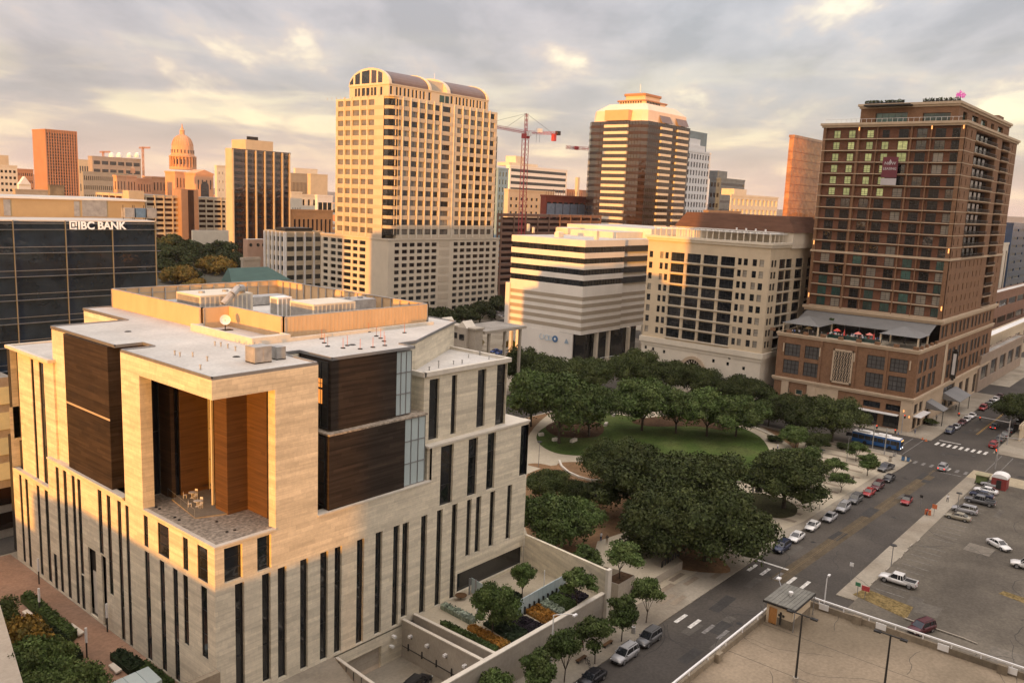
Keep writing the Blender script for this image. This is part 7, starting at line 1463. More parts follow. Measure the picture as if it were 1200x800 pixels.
for i in range(1500):
    D_ = 900*(1+RR.random()**1.4*4.2); px = RR.uniform(-40, 1240); 
    d_ = ray(px, 260); k_ = D_/math.hypot(d_.x, d_.y); x, y = d_.x*k_, d_.y*k_
    if x < 760 and y < 900 and D_ < 1300: continue
    w_, dd_, h_ = RR.uniform(12, 45), RR.uniform(12, 40), RR.uniform(5, 11)*(1 if RR.random() < .9 else 1.9)*(1+D_/6000)
    bt.box(x, y, -.5, x+w_, y+dd_, h_, RR.choice((0, 0, 1, 2, 3)), 4, bottom=False)
tag(bt.build('distant_town', [CREAM2, CREAM, REDST, CONC, ROOFW]), kind='stuff')
# ================================================================== TREES
def crown_mesh(name, R, H, nlobe, nleaf, ls, seed, flat=.65, mat=None, lobe=.36, core=True):
    r = np.random.RandomState(seed); V = []; Fc = []
    cz = H/2
    cen = []
    for i in range(nlobe):
        u = r.normal(size=3); u /= np.linalg.norm(u); u[2] = abs(u[2])*1.1-.35 if r.rand() < .8 else u[2]
        rad = (.45+.52*r.rand()); cen.append((u[0]*R*rad, u[1]*R*rad, cz+u[2]*cz*rad*1.0, R*lobe*(.7+.6*r.rand())))
    cen.append((0, 0, cz*1.1, R*.55)); cen = np.array(cen); w = cen[:, 3]**2; w /= w.sum()
    idx = r.choice(len(cen), nleaf, p=w); d = r.normal(size=(nleaf, 3)); d /= np.linalg.norm(d, axis=1)[:, None]; d[:, 2] = np.where(r.rand(nleaf) < .72, np.abs(d[:, 2]), d[:, 2])
    rad = cen[idx, 3]*(.74+.42*r.rand(nleaf)**1.6); p = cen[idx, :3]+d*rad[:, None]*np.array([1, 1, .72])
    nrm = d*.8+r.normal(size=(nleaf, 3))*.55; nrm /= np.linalg.norm(nrm, axis=1)[:, None]
    a = np.cross(nrm, r.normal(size=(nleaf, 3))); a /= np.linalg.norm(a, axis=1)[:, None]; b = np.cross(nrm, a); s = ls*(.6+.8*r.rand(nleaf)); a *= s[:, None]; b *= (s*(.45+.4*r.rand(nleaf)))[:, None]
    v = np.stack([p-a, p-b, p+a, p+b], 1).reshape(-1, 3); nf = nleaf
    verts = [v]; loops = [np.arange(nf*4)]; sizes = [np.full(nf, 4)]; off = nf*4
    if core:
        th = np.linspace(0, 2*np.pi, 9)[:-1]
        for c in cen:
            rr_ = c[3]*.66; k = [(0.05, -.62), (.8, -.3), (.95, .1), (.6, .5), (.05, .68)]; ring = []
            for q_, z_ in k: jj = 1+.12*r.normal(size=8); ring.append(np.stack([c[0]+rr_*q_*np.cos(th)*jj, c[1]+rr_*q_*np.sin(th)*jj, np.full(8, c[2]+rr_*z_)], 1))
            ring = np.concatenate(ring); verts.append(ring); fs = []
            for j in range(4):
                for i in range(8): fs += [off+j*8+i, off+j*8+(i+1) % 8, off+(j+1)*8+(i+1) % 8, off+(j+1)*8+i]
            loops.append(np.array(fs)); sizes.append(np.full(32, 4)); off += 40
    v = np.concatenate(verts); lp = np.concatenate(loops); sz = np.concatenate(sizes)
    me = bpy.data.meshes.new(name); me.vertices.add(len(v)); me.vertices.foreach_set('co', v.astype(np.float32).ravel()); me.loops.add(len(lp)); me.loops.foreach_set('vertex_index', lp.astype(np.int32)); me.polygons.add(len(sz)); st_ = np.concatenate([[0], np.cumsum(sz)[:-1]]); me.polygons.foreach_set('loop_start', st_.astype(np.int32)); me.polygons.foreach_set('loop_total', sz.astype(np.int32)); me.update(calc_edges=True); me.validate(); me.materials.append(mat or FO[0]); return me
def trunk_mesh(R, H, cb, seed, r0_=.35):
    r = random.Random(seed); q = MB(); q.tube((0, 0, -.1), (.1, .05, cb), r0_, r0_*.75, 8)
    for i in range(6):
        a = i*1.05+r.random(); l = R*.55; p = Vector((.1, .05, cb*.9)); m_ = Vector((l*.45*math.cos(a), l*.45*math.sin(a), cb+(H-cb)*.25)); e = Vector((l*math.cos(a), l*math.sin(a), cb+(H-cb)*.5)); q.tube(p, m_, r0_*.5, r0_*.32, 6); q.tube(m_, e, r0_*.32, r0_*.12, 5)
    return q.mesh('trunk', [BARK])
# unit trees: crown radius 1x, height given; scaled per tree
TV = {}
def variant(k, R, H, cb, nl, nf, ls, mat, r0_=.35, lobe=.36, n=3):
    TV[k] = [(crown_mesh('crown', R, H-cb, nl, nf, ls, hash(k) % 97+s*13+5 if False else (sum(map(ord, k))+s*13), mat=mat, lobe=lobe), trunk_mesh(R, H, cb, s+3, r0_), R, H, cb) for s in range(n)]
variant('oak', 8.5, 11.5, 2.6, 40, 26000, .25, FO[0], .45, .31, 4)
variant('elm', 6.0, 9.5, 2.2, 30, 15000, .22, FO[1], .25, .32, 4)
variant('street', 2.6, 6.6, 1.7, 22, 5200, .16, FO[1], .10, .36)
variant('gold', 6.5, 9.0, 1.6, 26, 7000, .34, FO[2], .3)
variant('far', 7.0, 9.5, 1.6, 22, 3600, .48, FO[3], .35)
variant('shrub', 2.6, 3.4, .2, 16, 3200, .18, FO[0], .08, .42, 2)
tn = [0]
def tree(kind, x, y, R, H, label, group=None, z=0., cat='tree', name=None):
    tn[0] += 1; me, tm, r1, h1, cb = TV[kind][tn[0] % len(TV[kind])]
    nm = name or {'oak': 'oak_tree', 'elm': 'elm_tree', 'street': 'street_tree', 'gold': 'autumn_tree', 'far': 'oak_tree', 'shrub': 'shrub'}[kind]
    t = thing(nm, label, cat, (x, y, z), group, rnd.random()*6.28); t.scale = (R/r1, R/r1, H/h1)
    c = bpy.data.objects.new('crown', me); C.objects.link(c); c.parent = t; c.location = (0, 0, cb*.85)
    u = bpy.data.objects.new('trunk', tm); C.objects.link(u); u.parent = t
    return t
def T(kind, px, py, R, H, label, **k):
    z = 0
    if px < 350:
        for _ in range(10): x, y = G(px, py, z); z = hz_(y)
    x, y = G(px, py, z); k.setdefault('z', z); return tree(kind, x, y, R, H, label, **k)
park_trees = [
 ('oak', 826, 658, 9.0, 12.0, 'largest dark live oak at the corner of the park near the street'), ('oak', 752, 612, 8.8, 12, 'spreading live oak left of the largest one, by the gravel bed'), ('oak', 806, 612, 8.6, 13, 'live oak in the middle of the near park clump'), ('oak', 768, 655, 7.5, 10.5, 'low live oak in front of the near clump beside the raised plaza'),
 ('oak', 720, 570, 5.8, 9.5, 'live oak at the left end of the near clump over the seat wall'),
 ('oak', 918, 596, 7.6, 11, 'lone round live oak on the grass island'), ('elm', 935, 556, 4.6, 6, 'low bushy tree just behind the lone oak'),
 ('elm', 655, 520, 9.2, 15, 'broad tree over the mulch bed at the left of the lawn'), ('elm', 690, 512, 7.2, 12, 'tree right of the broad one at the left of the lawn'), ('elm', 622, 500, 7.5, 13, 'tree beside the courthouse corner at the left of the park'), 
 ('oak', 640, 468, 7.8, 12, 'dark oak at the back left of the park'), ('oak', 690, 462, 7.0, 10, 'dark oak right of the back left one by the street corner'), ('oak', 610, 462, 6.5, 12, 'dark oak behind the courthouse lower roof'),
 ('oak', 742, 462, 7.5, 11.5, 'dark oak below the striped office'), ('oak', 780, 468, 7.8, 11, 'dark oak left of the arched window'), ('oak', 815, 474, 7.0, 10.5, 'dark oak under the arched window'), ('oak', 850, 482, 6.0, 9, 'small oak right of the arched window'),
 ('elm', 752, 505, 8.2, 12, 'park tree at the back edge of the lawn, leftmost in its row'), ('elm', 792, 508, 7.0, 10.5, 'second park tree along the back edge of the lawn'), ('elm', 828, 512, 7.2, 11, 'third park tree along the back edge of the lawn'), ('elm', 862, 512, 6.8, 10, 'rightmost park tree along the back edge of the lawn'),
 ('oak', 878, 486, 6.5, 9, 'dark oak below the left corner of the hotel'), ('elm', 900, 500, 5.0, 7, 'pale leafy tree beside the path to the bus stop'), ('oak', 935, 510, 6.5, 9.5, 'dark street oak before the hotel entrance'), ('oak', 975, 518, 7.0, 10, 'dark street oak left of the bus'), ('elm', 932, 526, 3.5, 5, 'small light green tree near the park path'), ('oak', 955, 528, 3.2, 4, 'low dark tree behind the bus stop path'),
 ('elm', 640, 650, 6.2, 10, 'bright leafy tree tight against the courthouse corner'), ('elm', 668, 640, 4.8, 8.5, 'second bright leafy tree just right of the courthouse corner'), ('oak', 642, 590, 4.2, 6, 'round dark tree on the bare earth behind the courthouse corner'), ('oak', 685, 597, 3.6, 5.5, 'small round dark tree on the bare earth near the seat wall'),
 ]
for k, px, py, R, H, l in park_trees: T(k, px, py, R*1.1, H*(1.22 if py < 530 else 1.1), l)
for px, py, l in ((977, 562, 'small plaza tree nearest the lone oak'), (985, 577, 'low small plaza tree beside the kerb'), (1016, 558, 'small plaza tree nearest the bus'), (1003, 541, 'small plaza tree at the back of the plaza')): T('street', px, py, 2.7, 5.6 if '985' not in str(px) else 4.6, l)
for px, py, R, H, l in ((757, 730, 2.6, 7.0, 'street tree beside the crosswalk, rightmost in the garden wall row'), (728, 752, 2.7, 6.8, 'street tree second from the crosswalk by the garden wall'), (697, 778, 2.7, 7.0, 'street tree in the middle of the row by the garden wall'), (661, 800, 2.7, 7.2, 'street tree beside the curved white street lamp'), (628, 822, 2.6, 6.6, 'street tree cut by the bottom edge of the picture'), (582, 838, 2.5, 6.0, 'leftmost street tree, only its top in the picture')): T('street', px, py, R*.9, H*1.05, l)
def TS(k, px, py, R, H, l): x, y = GS(px, py); tree(k, x, y, R, H, l, z=gz(y))
TS('elm', 577, 742, 3.3, 6.8, 'round dark green tree in the middle of the courthouse garden'); TS('street', 612, 700, 2.1, 5.6, 'thin upright tree behind the glass garden wall'); TS('street', 676, 713, 2.6, 6.4, 'tree in the purple planting by the travertine wall')
x, y = G(726, 677, 3.2); tree('street', x, y, 2.9, 6.2, 'tree in the tan corner planter', z=3.1); x, y = G(686, 660, 3); tree('street', x, y, 2.6, 5.0, 'small tree behind the travertine wall', z=1.2)
# left bottom plaza
for k, px, py, R, H, l in (('gold', 10, 800, 4.2, 8, 'yellowing tree at the bottom left corner of the picture'), ('elm', 45, 820, 4.5, 8, 'dark green tree beside the yellowing one, bottom left'), ('oak', -20, 770, 4.5, 7, 'dark tree at the left edge behind the yellowing one'), ('elm', 78, 850, 4.2, 7.5, 'dark green tree at the bottom edge, right of its neighbours'), ('elm', 12, 860, 4.5, 8, 'dark green tree low in the bottom left corner')): T(k, px, py, R, H, l)
# trees behind the courthouse and along the avenues
bk_t = [('gold', 252, 328, 10, 13, 'broad gold and green tree behind the bank building'), ('gold', 207, 340, 8, 12, 'autumn tree touching the right side of the bank building'), ('gold', 232, 345, 6, 7.5, 'small autumn tree right of the bank building'),
 ('far', 205, 318, 10, 13, 'dark oak behind the autumn tree by the bank'), ('far', 225, 312, 11, 14, 'dark oak in the middle of the clump below the cream garage'), ('far', 252, 308, 11, 14, 'dark oak at the right of the clump below the cream garage'), ('far', 202, 300, 10, 13, 'dark oak under the left end of the cream garage'), ('far', 236, 300, 10, 12, 'dark oak nearest the flat canopy'), ('far', 192, 330, 8, 12, 'dark oak hard against the corner of the bank building'), ('far', 268, 318, 9, 11, 'dark oak behind the broad gold tree'), ('far', 284, 318, 7, 9, 'dark oak left of the small grey flat-roofed building'), ('far', 215, 334, 8, 10, 'green tree between the two autumn trees'), ('far', 190, 312, 9, 12, 'dark oak above the corner of the bank building'), ('far', 262, 296, 8, 9, 'dark oak under the right end of the flat canopy'), ('far', 276, 322, 7, 9, 'dark oak by the foot of the dark finned tower'), ('far', 305, 322, 5, 6.5, 'small dark tree below the finned office'), ('gold', 322, 326, 4, 5.5, 'small autumn tree below the finned office'),
 ('far', 478, 392, 7, 10, 'dark street tree at the foot of the vaulted tower, leftmost of its row'), ('far', 500, 390, 7.5, 11, 'second dark street tree along the foot of the vaulted tower'), ('far', 520, 388, 7.5, 11, 'third dark street tree along the foot of the vaulted tower'), ('far', 543, 384, 7, 10, 'fourth dark street tree along the foot of the vaulted tower'), ('far', 562, 380, 7.5, 11, 'fifth dark street tree along the foot of the vaulted tower'), ('far', 580, 374, 7.5, 12, 'rightmost dark street tree at the foot of the vaulted tower'),
 ('far', 592, 352, 7, 13, 'dark tree between the vaulted tower and the striped office'), ('far', 586, 334, 8, 12, 'dark tree further up the street right of the vaulted tower'), ('far', 600, 330, 7, 10, 'dark tree beside the left edge of the striped office'), ('far', 455, 398, 6, 9, 'dark tree just behind the roof screen of the courthouse'),
 ('gold', 556, 412, 3.2, 5.5, 'small autumn tree before the small stone building'), ('gold', 600, 412, 3.0, 4.5, 'small golden shrub tree in front of the drive canopy'), ('elm', 616, 416, 4.6, 7.5, 'round green tree before the round blue logo'), ('far', 728, 402, 4.5, 8, 'tree growing against the side of the striped office'), ('far', 378, 372, 4.5, 8, 'dark tree peeping over the back of the roof screen'), ('elm', 960, 415, 3, 4, 'small street tree beside the apartments')]
for k, px, py, R, H, l in bk_t: T(k, px, py, R, H, l)
T('oak', 1196, 503, 7.5, 10, 'dark oak over the parked cars at the right edge')
for i, (px, py) in enumerate(((1105, 470), (1118, 463), (1128, 457), (1140, 449), (1148, 440))): T('street', px, py+6, 1.4, 4.0, 'thin young street tree in front of the hotel shops', group='young street trees by the hotel shops')
x, y = 266.0, 93; tree('street', x, y, 1.2, 5.0, 'slim dark tree at the left of the hotel pool terrace', z=pz-.3); tree('street', 266, 72, 1.2, 4.2, 'slim dark tree at the right of the hotel pool terrace', z=pz-.3)
# wooded masses too far to count
wm = crown_mesh('wood', 9, 9, 14, 900, 1.1, 5, mat=FO[3], lobe=.5)
vv = np.empty(len(wm.vertices)*3); wm.vertices.foreach_get('co', vv); vv = vv.reshape(-1, 3); fv = np.array([list(p.vertices) for p in wm.polygons])
def wood(name, spots, seed):
    r = np.random.RandomState(seed); vs = []; fs = []
    for i, (x, y, s) in enumerate(spots):
        a = r.rand()*6.28; c_, s_ = math.cos(a), math.sin(a); q = vv*s; q = np.stack([q[:, 0]*c_-q[:, 1]*s_+x, q[:, 0]*s_+q[:, 1]*c_+y, q[:, 2]*.9], 1); vs.append(q); fs.append(fv+i*len(vv))
    v = np.concatenate(vs); f_ = np.concatenate(fs); me = bpy.data.meshes.new(name); me.vertices.add(len(v)); me.vertices.foreach_set('co', v.astype(np.float32).ravel()); me.loops.add(f_.size); me.loops.foreach_set('vertex_index', f_.astype(np.int32).ravel()); me.polygons.add(len(f_)); me.polygons.foreach_set('loop_start', (np.arange(len(f_))*4).astype(np.int32)); me.polygons.foreach_set('loop_total', np.full(len(f_), 4, np.int32)); me.update(calc_edges=True); me.materials.append(FO[3]); o = bpy.data.objects.new(name, me); C.objects.link(o); return tag(o, kind='stuff')
R3 = random.Random(4); sp_ = []
for _ in range(60): px = R3.uniform(96, 262); D_ = R3.uniform(760, 1080); d_ = ray(px, 240); k_ = D_/math.hypot(d_.x, d_.y); sp_.append((d_.x*k_, d_.y*k_, R3.uniform(.9, 1.5)))
wood('capitol_woods', sp_, 2); sp_ = []
for _ in range(420): px = R3.uniform(-30, 1230); D_ = R3.uniform(1300, 4200); d_ = ray(px, 240); k_ = D_/math.hypot(d_.x, d_.y); sp_.append((d_.x*k_, d_.y*k_, R3.uniform(1.0, 2.0)))
wood('distant_woods', sp_, 3); sp_ = []
for _ in range(34): px = R3.uniform(1150, 1230); D_ = R3.uniform(600, 1300); d_ = ray(px, 260); k_ = D_/math.hypot(d_.x, d_.y); sp_.append((d_.x*k_, d_.y*k_, R3.uniform(.8, 1.4)))
wood('east_woods', sp_, 4)
# understorey shrubs
for px, py, l in ((632, 620, 'low shrub on the bare earth beside the bright leafy tree'), (648, 560, 'low shrub by the seat wall'), (880, 500, 'shrub below the pale leafy tree'), (908, 518, 'shrub at the bend of the park path'), (965, 522, 'shrub in the strip before the bus'), (990, 527, 'shrub nearest the bus'), (1088, 497, 'low planting by the hotel shop steps')): T('shrub', px, py, 2.2, 1.8, l, cat='shrub')
# hedges of the west plaza
def hedge2(p4, h, mat, lab):
    return hedge('hedge', [G(x, y, .15) for x, y in p4], h, mat, lab, 'hedge', lambda y: .15)
hedge2([(24, 705), (36, 699.5), (91, 746), (82, 755)], 1.2, HG, 'long clipped green hedge on the west plaza')
hedge2([(50, 735), (70, 745), (98, 772), (82, 780)], 1.0, HGD, 'brown-green low hedge beside the long clipped one'); hedge2([(129, 773), (143, 765), (170, 781), (152, 792)], .9, HGD, 'dark low hedge beside the glass entrance box'); hedge2([(160, 783), (172, 776), (205, 800), (190, 806)], .5, HG, 'narrow green strip along the foot of the courthouse')
for p4, l in (([(26, 716), (32, 713.5), (49, 727), (42, 731)], 'pale stone bench between hedge and trees'), ([(78, 733), (85, 730), (99, 740), (92, 744)], 'pale stone bench at the end of the long hedge'), ([(127, 779), (133, 776), (143, 784), (136, 788)], 'pale stone bench beside the dark low hedge')):
    P4 = [G(x, y, .6) for x, y in p4]; t = thing('stone_bench', l, 'bench', (*P4[0], .15)); MB().prism(P4, .45, .65).build('seat', [STONE2], t); mx_, my_ = sum(p[0] for p in P4)/4, sum(p[1] for p in P4)/4; MB().prism([(mx_+(p[0]-mx_)*.75, my_+(p[1]-my_)*.75) for p in P4], .14, .45).build('base', [CONC], t)
for px, py, l in ((46, 685, 'slim white light column nearest the far end of the courthouse plaza'), (47, 722, 'slim white light column beside the long hedge'), (102, 771, 'slim white light column in the middle of the west plaza'), (126, 741, 'slim light column close to the courthouse entrance')):
    x, y = G(px, py); t = thing('light_column', l, 'light column', (x, y, .15)); MB().tube((x, y, .15), (x, y, 2.2), .10, n=6).build('base', [METD], t); MB().box(x-.12, y-.12, 2.2, x+.12, y+.12, 4.2).build('lantern', [METW], t)
x, y = G(165, 806, 0); t = thing('glass_entrance_box', 'low box with a pale glass roof at the foot of the courthouse corner', 'glass box', (x, y, 0))
gp_ = [G(128, 800, 3.0), G(174, 780, 3.0), G(190, 795, 3.0), G(150, 822, 3.0)]; MB().prism(gp_, .1, 2.9).build('wall', [GLW], t); c0 = Vector((*gp_[0], 0)); c1_ = Vector((*gp_[1], 0)); c2_ = Vector((*gp_[2], 0)); c3_ = Vector((*gp_[3], 0))
for i in range(3):
    a_, b_ = c0.lerp(c1_, i/3+.01), c0.lerp(c1_, (i+1)/3-.01); d_, e_ = c3_.lerp(c2_, i/3+.01), c3_.lerp(c2_, (i+1)/3-.01); MB().prism([(a_.x, a_.y), (b_.x, b_.y), (e_.x, e_.y), (d_.x, d_.y)], 2.9, 3.0).build('roof_panel', [GLW], t)
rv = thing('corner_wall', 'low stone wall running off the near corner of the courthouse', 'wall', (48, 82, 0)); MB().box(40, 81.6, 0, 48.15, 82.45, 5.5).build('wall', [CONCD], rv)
# bottom-left neighbour roof edge
P4 = [G(-10, 703, 8), G(0, 708, 8), G(27, 800, 8), G(-30, 860, 8)]; t = thing('parapet_building', 'corner of a tan rooftop at the bottom left edge of the picture', 'building', (P4[1][0], P4[1][1], 0)); MB().prism(P4, 0, 8, 0, 1).build('wall', [CREAM, CONC], t)
# ================================================================== VEHICLES (built facing +X, then copied)
PT = {n: pm('car_paint_'+n, c, .28, .03, 1., spec=.6, metal=.15) for n, c in dict(white=(.70, .69, .66), silver=(.36, .36, .36), grey=(.12, .12, .12), black=(.015, .015, .018), navy=(.02, .028, .06), red=(.30, .02, .02), maroon=(.08, .014, .018), tan=(.30, .27, .20), blue=(.03, .07, .25), darkgreen=(.02, .04, .035)).items()}
CGL = pm('car_window_glass', (.015, .017, .02), .08, .1, 1., spec=.7); HL = pm('headlight_lens', (.7, .7, .66), .2, .05, 1.); TL = pm('tail_light_lens', (.35, .02, .02), .3, .05, 1.); TLG = pm('brake_light_glow', (.6, .03, .02), .3, .05, 1., emit=(1, .05, .03), es=1.5)
RIM = pm('wheel_rim', (.32, .32, .32), .4, .05, 1., metal=.6)
def sect(x, hw, zb, zt, rd=.16, tuck=.06):
    # eight-sided cross section with rounded shoulders
    return [(x, -hw+tuck, zb), (x, hw-tuck, zb), (x, hw, zb+.22), (x, hw, zt-rd), (x, hw-rd*.9, zt), (x, -hw+rd*.9, zt), (x, -hw, zt-rd), (x, -hw, zb+.22)]
def carproto(kind):
    t = thing('parked_car', 'car', 'car', (0, 0, -60))
    def add(nm, b, m, smooth=False):
        o = bpy.data.objects.new(nm, b.mesh(nm, m, (0, 0, 0), smooth)); C.objects.link(o); o.parent = t; return o
    if kind == 'sedan':
        S_ = [(-2.35, .72, .38, .78), (-2.25, .84, .28, .94), (-1.6, .90, .24, 1.0), (-.9, .91, .22, .98), (.4, .91, .22, .95), (1.05, .90, .22, .92), (1.9, .86, .24, .82), (2.28, .78, .28, .70), (2.38, .66, .36, .60)]; gh = [(-1.75, .98, .78), (-1.05, 1.42, .62), (.25, 1.44, .62), (1.1, .93, .76)]; wx = (-1.42, 1.45); wr_ = .33
    elif kind == 'suv':
        S_ = [(-2.35, .80, .42, .95), (-2.3, .88, .34, 1.08), (-1.6, .93, .28, 1.12), (-.4, .94, .26, 1.10), (.8, .93, .26, 1.06), (1.2, .92, .28, 1.04), (1.95, .88, .30, .96), (2.3, .80, .34, .82), (2.4, .68, .42, .70)]; gh = [(-2.22, 1.08, .82), (-2.0, 1.70, .68), (.35, 1.73, .68), (1.2, 1.06, .80)]; wx = (-1.42, 1.48); wr_ = .38
    else:
        S_ = [(-2.85, .86, .55, 1.05), (-2.8, .93, .50, 1.08), (-2.0, .95, .45, 1.08), (-.75, .96, .42, 1.10), (.9, .96, .42, 1.12), (1.5, .95, .44, 1.14), (2.45, .92, .46, 1.08), (2.85, .84, .50, .92), (2.95, .72, .55, .80)]; gh = [(-.95, 1.10, .84), (-.75, 1.86, .72), (.75, 1.88, .72), (1.45, 1.12, .84)]; wx = (-1.9, 1.95); wr_ = .42
    b = MB(); b.rings([sect(*s) for s in S_], 0, True, lambda j, i: 0)
    # bonnet crease and wheel arches as dark lips
    add('body', b, [PT['white']], True)
    g = MB(); R4 = [[(x, -w, z) if k == 0 else (x, w, z) for k in (0, 1)] for x, z, w in gh]
    (x0, z0, w0), (x1, z1, w1), (x2, z2, w2), (x3, z3, w3) = gh
    q = [(x0, z0, w0), (x1, z1, w1), (x2, z2, w2), (x3, z3, w3)]
    g.quad((x0, w0, z0), (x0, -w0, z0), (x1, -w1, z1), (x1, w1, z1)); g.quad((x3, -w3, z3), (x3, w3, z3), (x2, w2, z2), (x2, -w2, z2))
    for s in (-1, 1):
        f_ = [(x0, s*w0, z0), (x3, s*w3, z3), (x2, s*w2, z2), (x1, s*w1, z1)]; f_ = f_ if s < 0 else f_[::-1]; g.quad(*f_)
    add('cabin_glass', g, [CGL])
    r_ = MB(); r_.rings([[(x1-.06, -w1-.02, z1-.02), (x1-.06, w1+.02, z1-.02), (x1-.02, w1-.05, z1+.06), (x1-.02, -w1+.05, z1+.06)], [(x2+.06, -w2-.02, z2-.02), (x2+.06, w2+.02, z2-.02), (x2+.02, w2-.05, z2+.06), (x2+.02, -w2+.05, z2+.06)]])
    for s in (-1, 1):
        for (a, c) in (((x0, w0, z0), (x1, w1, z1)), ((x3, w3, z3), (x2, w2, z2)), ((( x1+x2)/2-.05, (w0+w3)/2, (z0+z3)/2), ((x1+x2)/2-.05, w1, z1)), ((x1*.6+x0*.4+.3, w0*.98, z0), (x1+.35, w1, z1))): r_.tube((a[0], s*a[1]*1.01, a[2]), (c[0], s*c[1]*1.01, c[2]), .05, n=4)
    add('roof', r_, [PT['white']])
    for x in wx:
        for s in (-1, 1):
            w = MB(); w.tube((x, s*(.90 if kind != 'pickup' else .94), wr_), (x, s*(.68), wr_), wr_, n=14, m=0); wo = add('wheel', w, [BLACK]); w = MB(); w.tube((x, s*(.925 if kind != 'pickup' else .965), wr_), (x, s*.88, wr_), wr_*.62, n=10); add('rim', w, [RIM]).parent = wo
            a = MB(); n_ = 8; yy = s*(.945 if kind != 'pickup' else .975)
            for i in range(n_):
                t0, t1 = math.pi*i/n_, math.pi*(i+1)/n_; r1, r2 = wr_*1.02, wr_*1.2
                a.quad((x+r1*math.cos(t0), yy, wr_+r1*math.sin(t0)), (x+r2*math.cos(t0), yy, wr_+r2*math.sin(t0)), (x+r2*math.cos(t1), yy, wr_+r2*math.sin(t1)), (x+r1*math.cos(t1), yy, wr_+r1*math.sin(t1)))
            add('wheel_arch', a, [BLACK])
    fx, fw_, fz = S_[-2][0], S_[-2][1], S_[-2][3]; bx_, bw_, bz_ = S_[0][0], S_[0][1], S_[0][3]
    for s in (-1, 1):
        h = MB(); h.box(fx-.12, s*(fw_-.32), fz-.22, fx+.10, s*(fw_-.02), fz-.06); add('headlight', h, [HL]); h = MB(); h.box(bx_-.03, s*(bw_-.26), bz_-.28, bx_+.12, s*(bw_+.02), bz_-.06); add('tail_light', h, [TL])
    h = MB(); h.box(S_[-1][0]-.05, -.45, S_[-1][2]+.02, S_[-1][0]+.04, .45, S_[-1][2]+.2); add('grille', h, [BLACK]); h = MB(); h.box(bx_-.06, -.26, .5, bx_-.02, .26, .64); add('number_plate', h, [METW])
    for s in (-1, 1): h = MB(); h.box(x3-.45, s*(w3+.06), z3-.02, x3-.28, s*(w3+.26), z3+.14); add('wing_mirror', h, [PT['white']])
    if kind == 'pickup':
        h = MB(); h.box(-2.72, -.80, 1.085, -1.0, .80, 1.10, 0); add('cargo_bed', h, [BLACK]); h = MB()
        h.box(-2.85, -.95, 1.06, -1.0, -.82, 1.24); h.box(-2.85, .82, 1.06, -1.0, .95, 1.24); h.box(-2.85, -.82, 1.06, -2.74, .82, 1.24); add('bed_side', h, [PT['white']])
    if kind == 'suv':
        for s in (-1, 1): h = MB(); h.tube((-1.8, s*.58, 1.84), (.2, s*.58, 1.85), .03, n=4); add('roof_rail', h, [METD])
    return t
PROTO = {k: carproto(k) for k in ('sedan', 'suv', 'pickup')}
USED = {}
def car(kind, paint, px, py, hd, label, y=None, x=None, z=.012, group=None, brake=False, name='parked_car', cat='car'):
    X, Y = G(px, py)
    if px < 350 and py < 400:
        for _ in range(10): X, Y = G(px, py, z); z = hz_(Y)+.05
    X = X if x is None else x; Y = Y if y is None else y
    o = copy_tree(PROTO[kind], (X, Y, z), math.radians(hd), label)
    o.name = 'pickup_truck' if kind == 'pickup' else name; o['category'] = 'pickup truck' if kind == 'pickup' else cat
    if group: o['group'] = group
    for ch in o.children:
        b = ch.name.split('.')[0]
        if b in ('body', 'roof', 'wing_mirror', 'bed_side'): ch.material_slots[0].link = 'OBJECT'; ch.material_slots[0].material = PT[paint]
        if b == 'tail_light' and brake: ch.material_slots[0].link = 'OBJECT'; ch.material_slots[0].material = TLG
    return o
g1 = 'cars parked along the park side of the street'
for k, c, px, py, l in (('suv', 'navy', 911, 643, 'dark navy car first in the parked row, nearest the crosswalk'), ('sedan', 'white', 929, 631, 'white sedan directly behind the dark navy car'), ('sedan', 'white', 948, 618, 'white sedan, second white one in the parked row'), ('sedan', 'silver', 962, 606, 'silver sedan between white sedan and silver wagon'), ('suv', 'silver', 977, 595, 'silver wagon in the middle of the parked row'), ('suv', 'grey', 991, 585, 'grey wagon in front of the red cars'), ('sedan', 'red', 1003, 576, 'red sedan next to the grey wagon'), ('suv', 'maroon', 1014, 569, 'dark red wagon behind the red sedan'), ('sedan', 'black', 1029, 560, 'black sedan behind the dark red wagon')):
    car(k, c, px, py, 180+rnd.uniform(-2, 2), l, y=None if k == 'x' else 54.7 if px < 960 else 54.0 if px < 1000 else 53.4, group=g1)
car('pickup', 'grey', 1033, 550, 172, 'dark pickup with pale nose at the far end of the parked row', y=56.4, group=g1)
g2 = 'cars parked beside the garden wall'
car('suv', 'grey', 755, 750, 180, 'dark grey wagon parked nearest the crosswalk by the garden wall', y=54.8, group=g2); car('suv', 'silver', 726, 769, 180, 'silver wagon between two dark cars by the garden wall', y=54.8, group=g2); car('sedan', 'black', 690, 797, 180, 'black sedan at the bottom edge of the picture by the garden wall', y=54.8, group=g2)
car('sedan', 'black', 1062, 589, 184, 'red-nosed dark sports car driving toward the crosswalk', name='sports_car'); car('suv', 'silver', 1105, 550, 2, 'pale car with glowing brake lights waiting at the junction', brake=True, name='moving_car')
for ch in bpy.data.objects['sports_car'].children:
    if ch.name.startswith('body'): ch.material_slots[0].material = PT['red']
car('sedan', 'black', 1162, 501, 0, 'dark car with red tail lights driving away beyond the junction', y=46.6, brake=True, name='moving_car')
g3 = 'cars parked along the hotel side of the street'
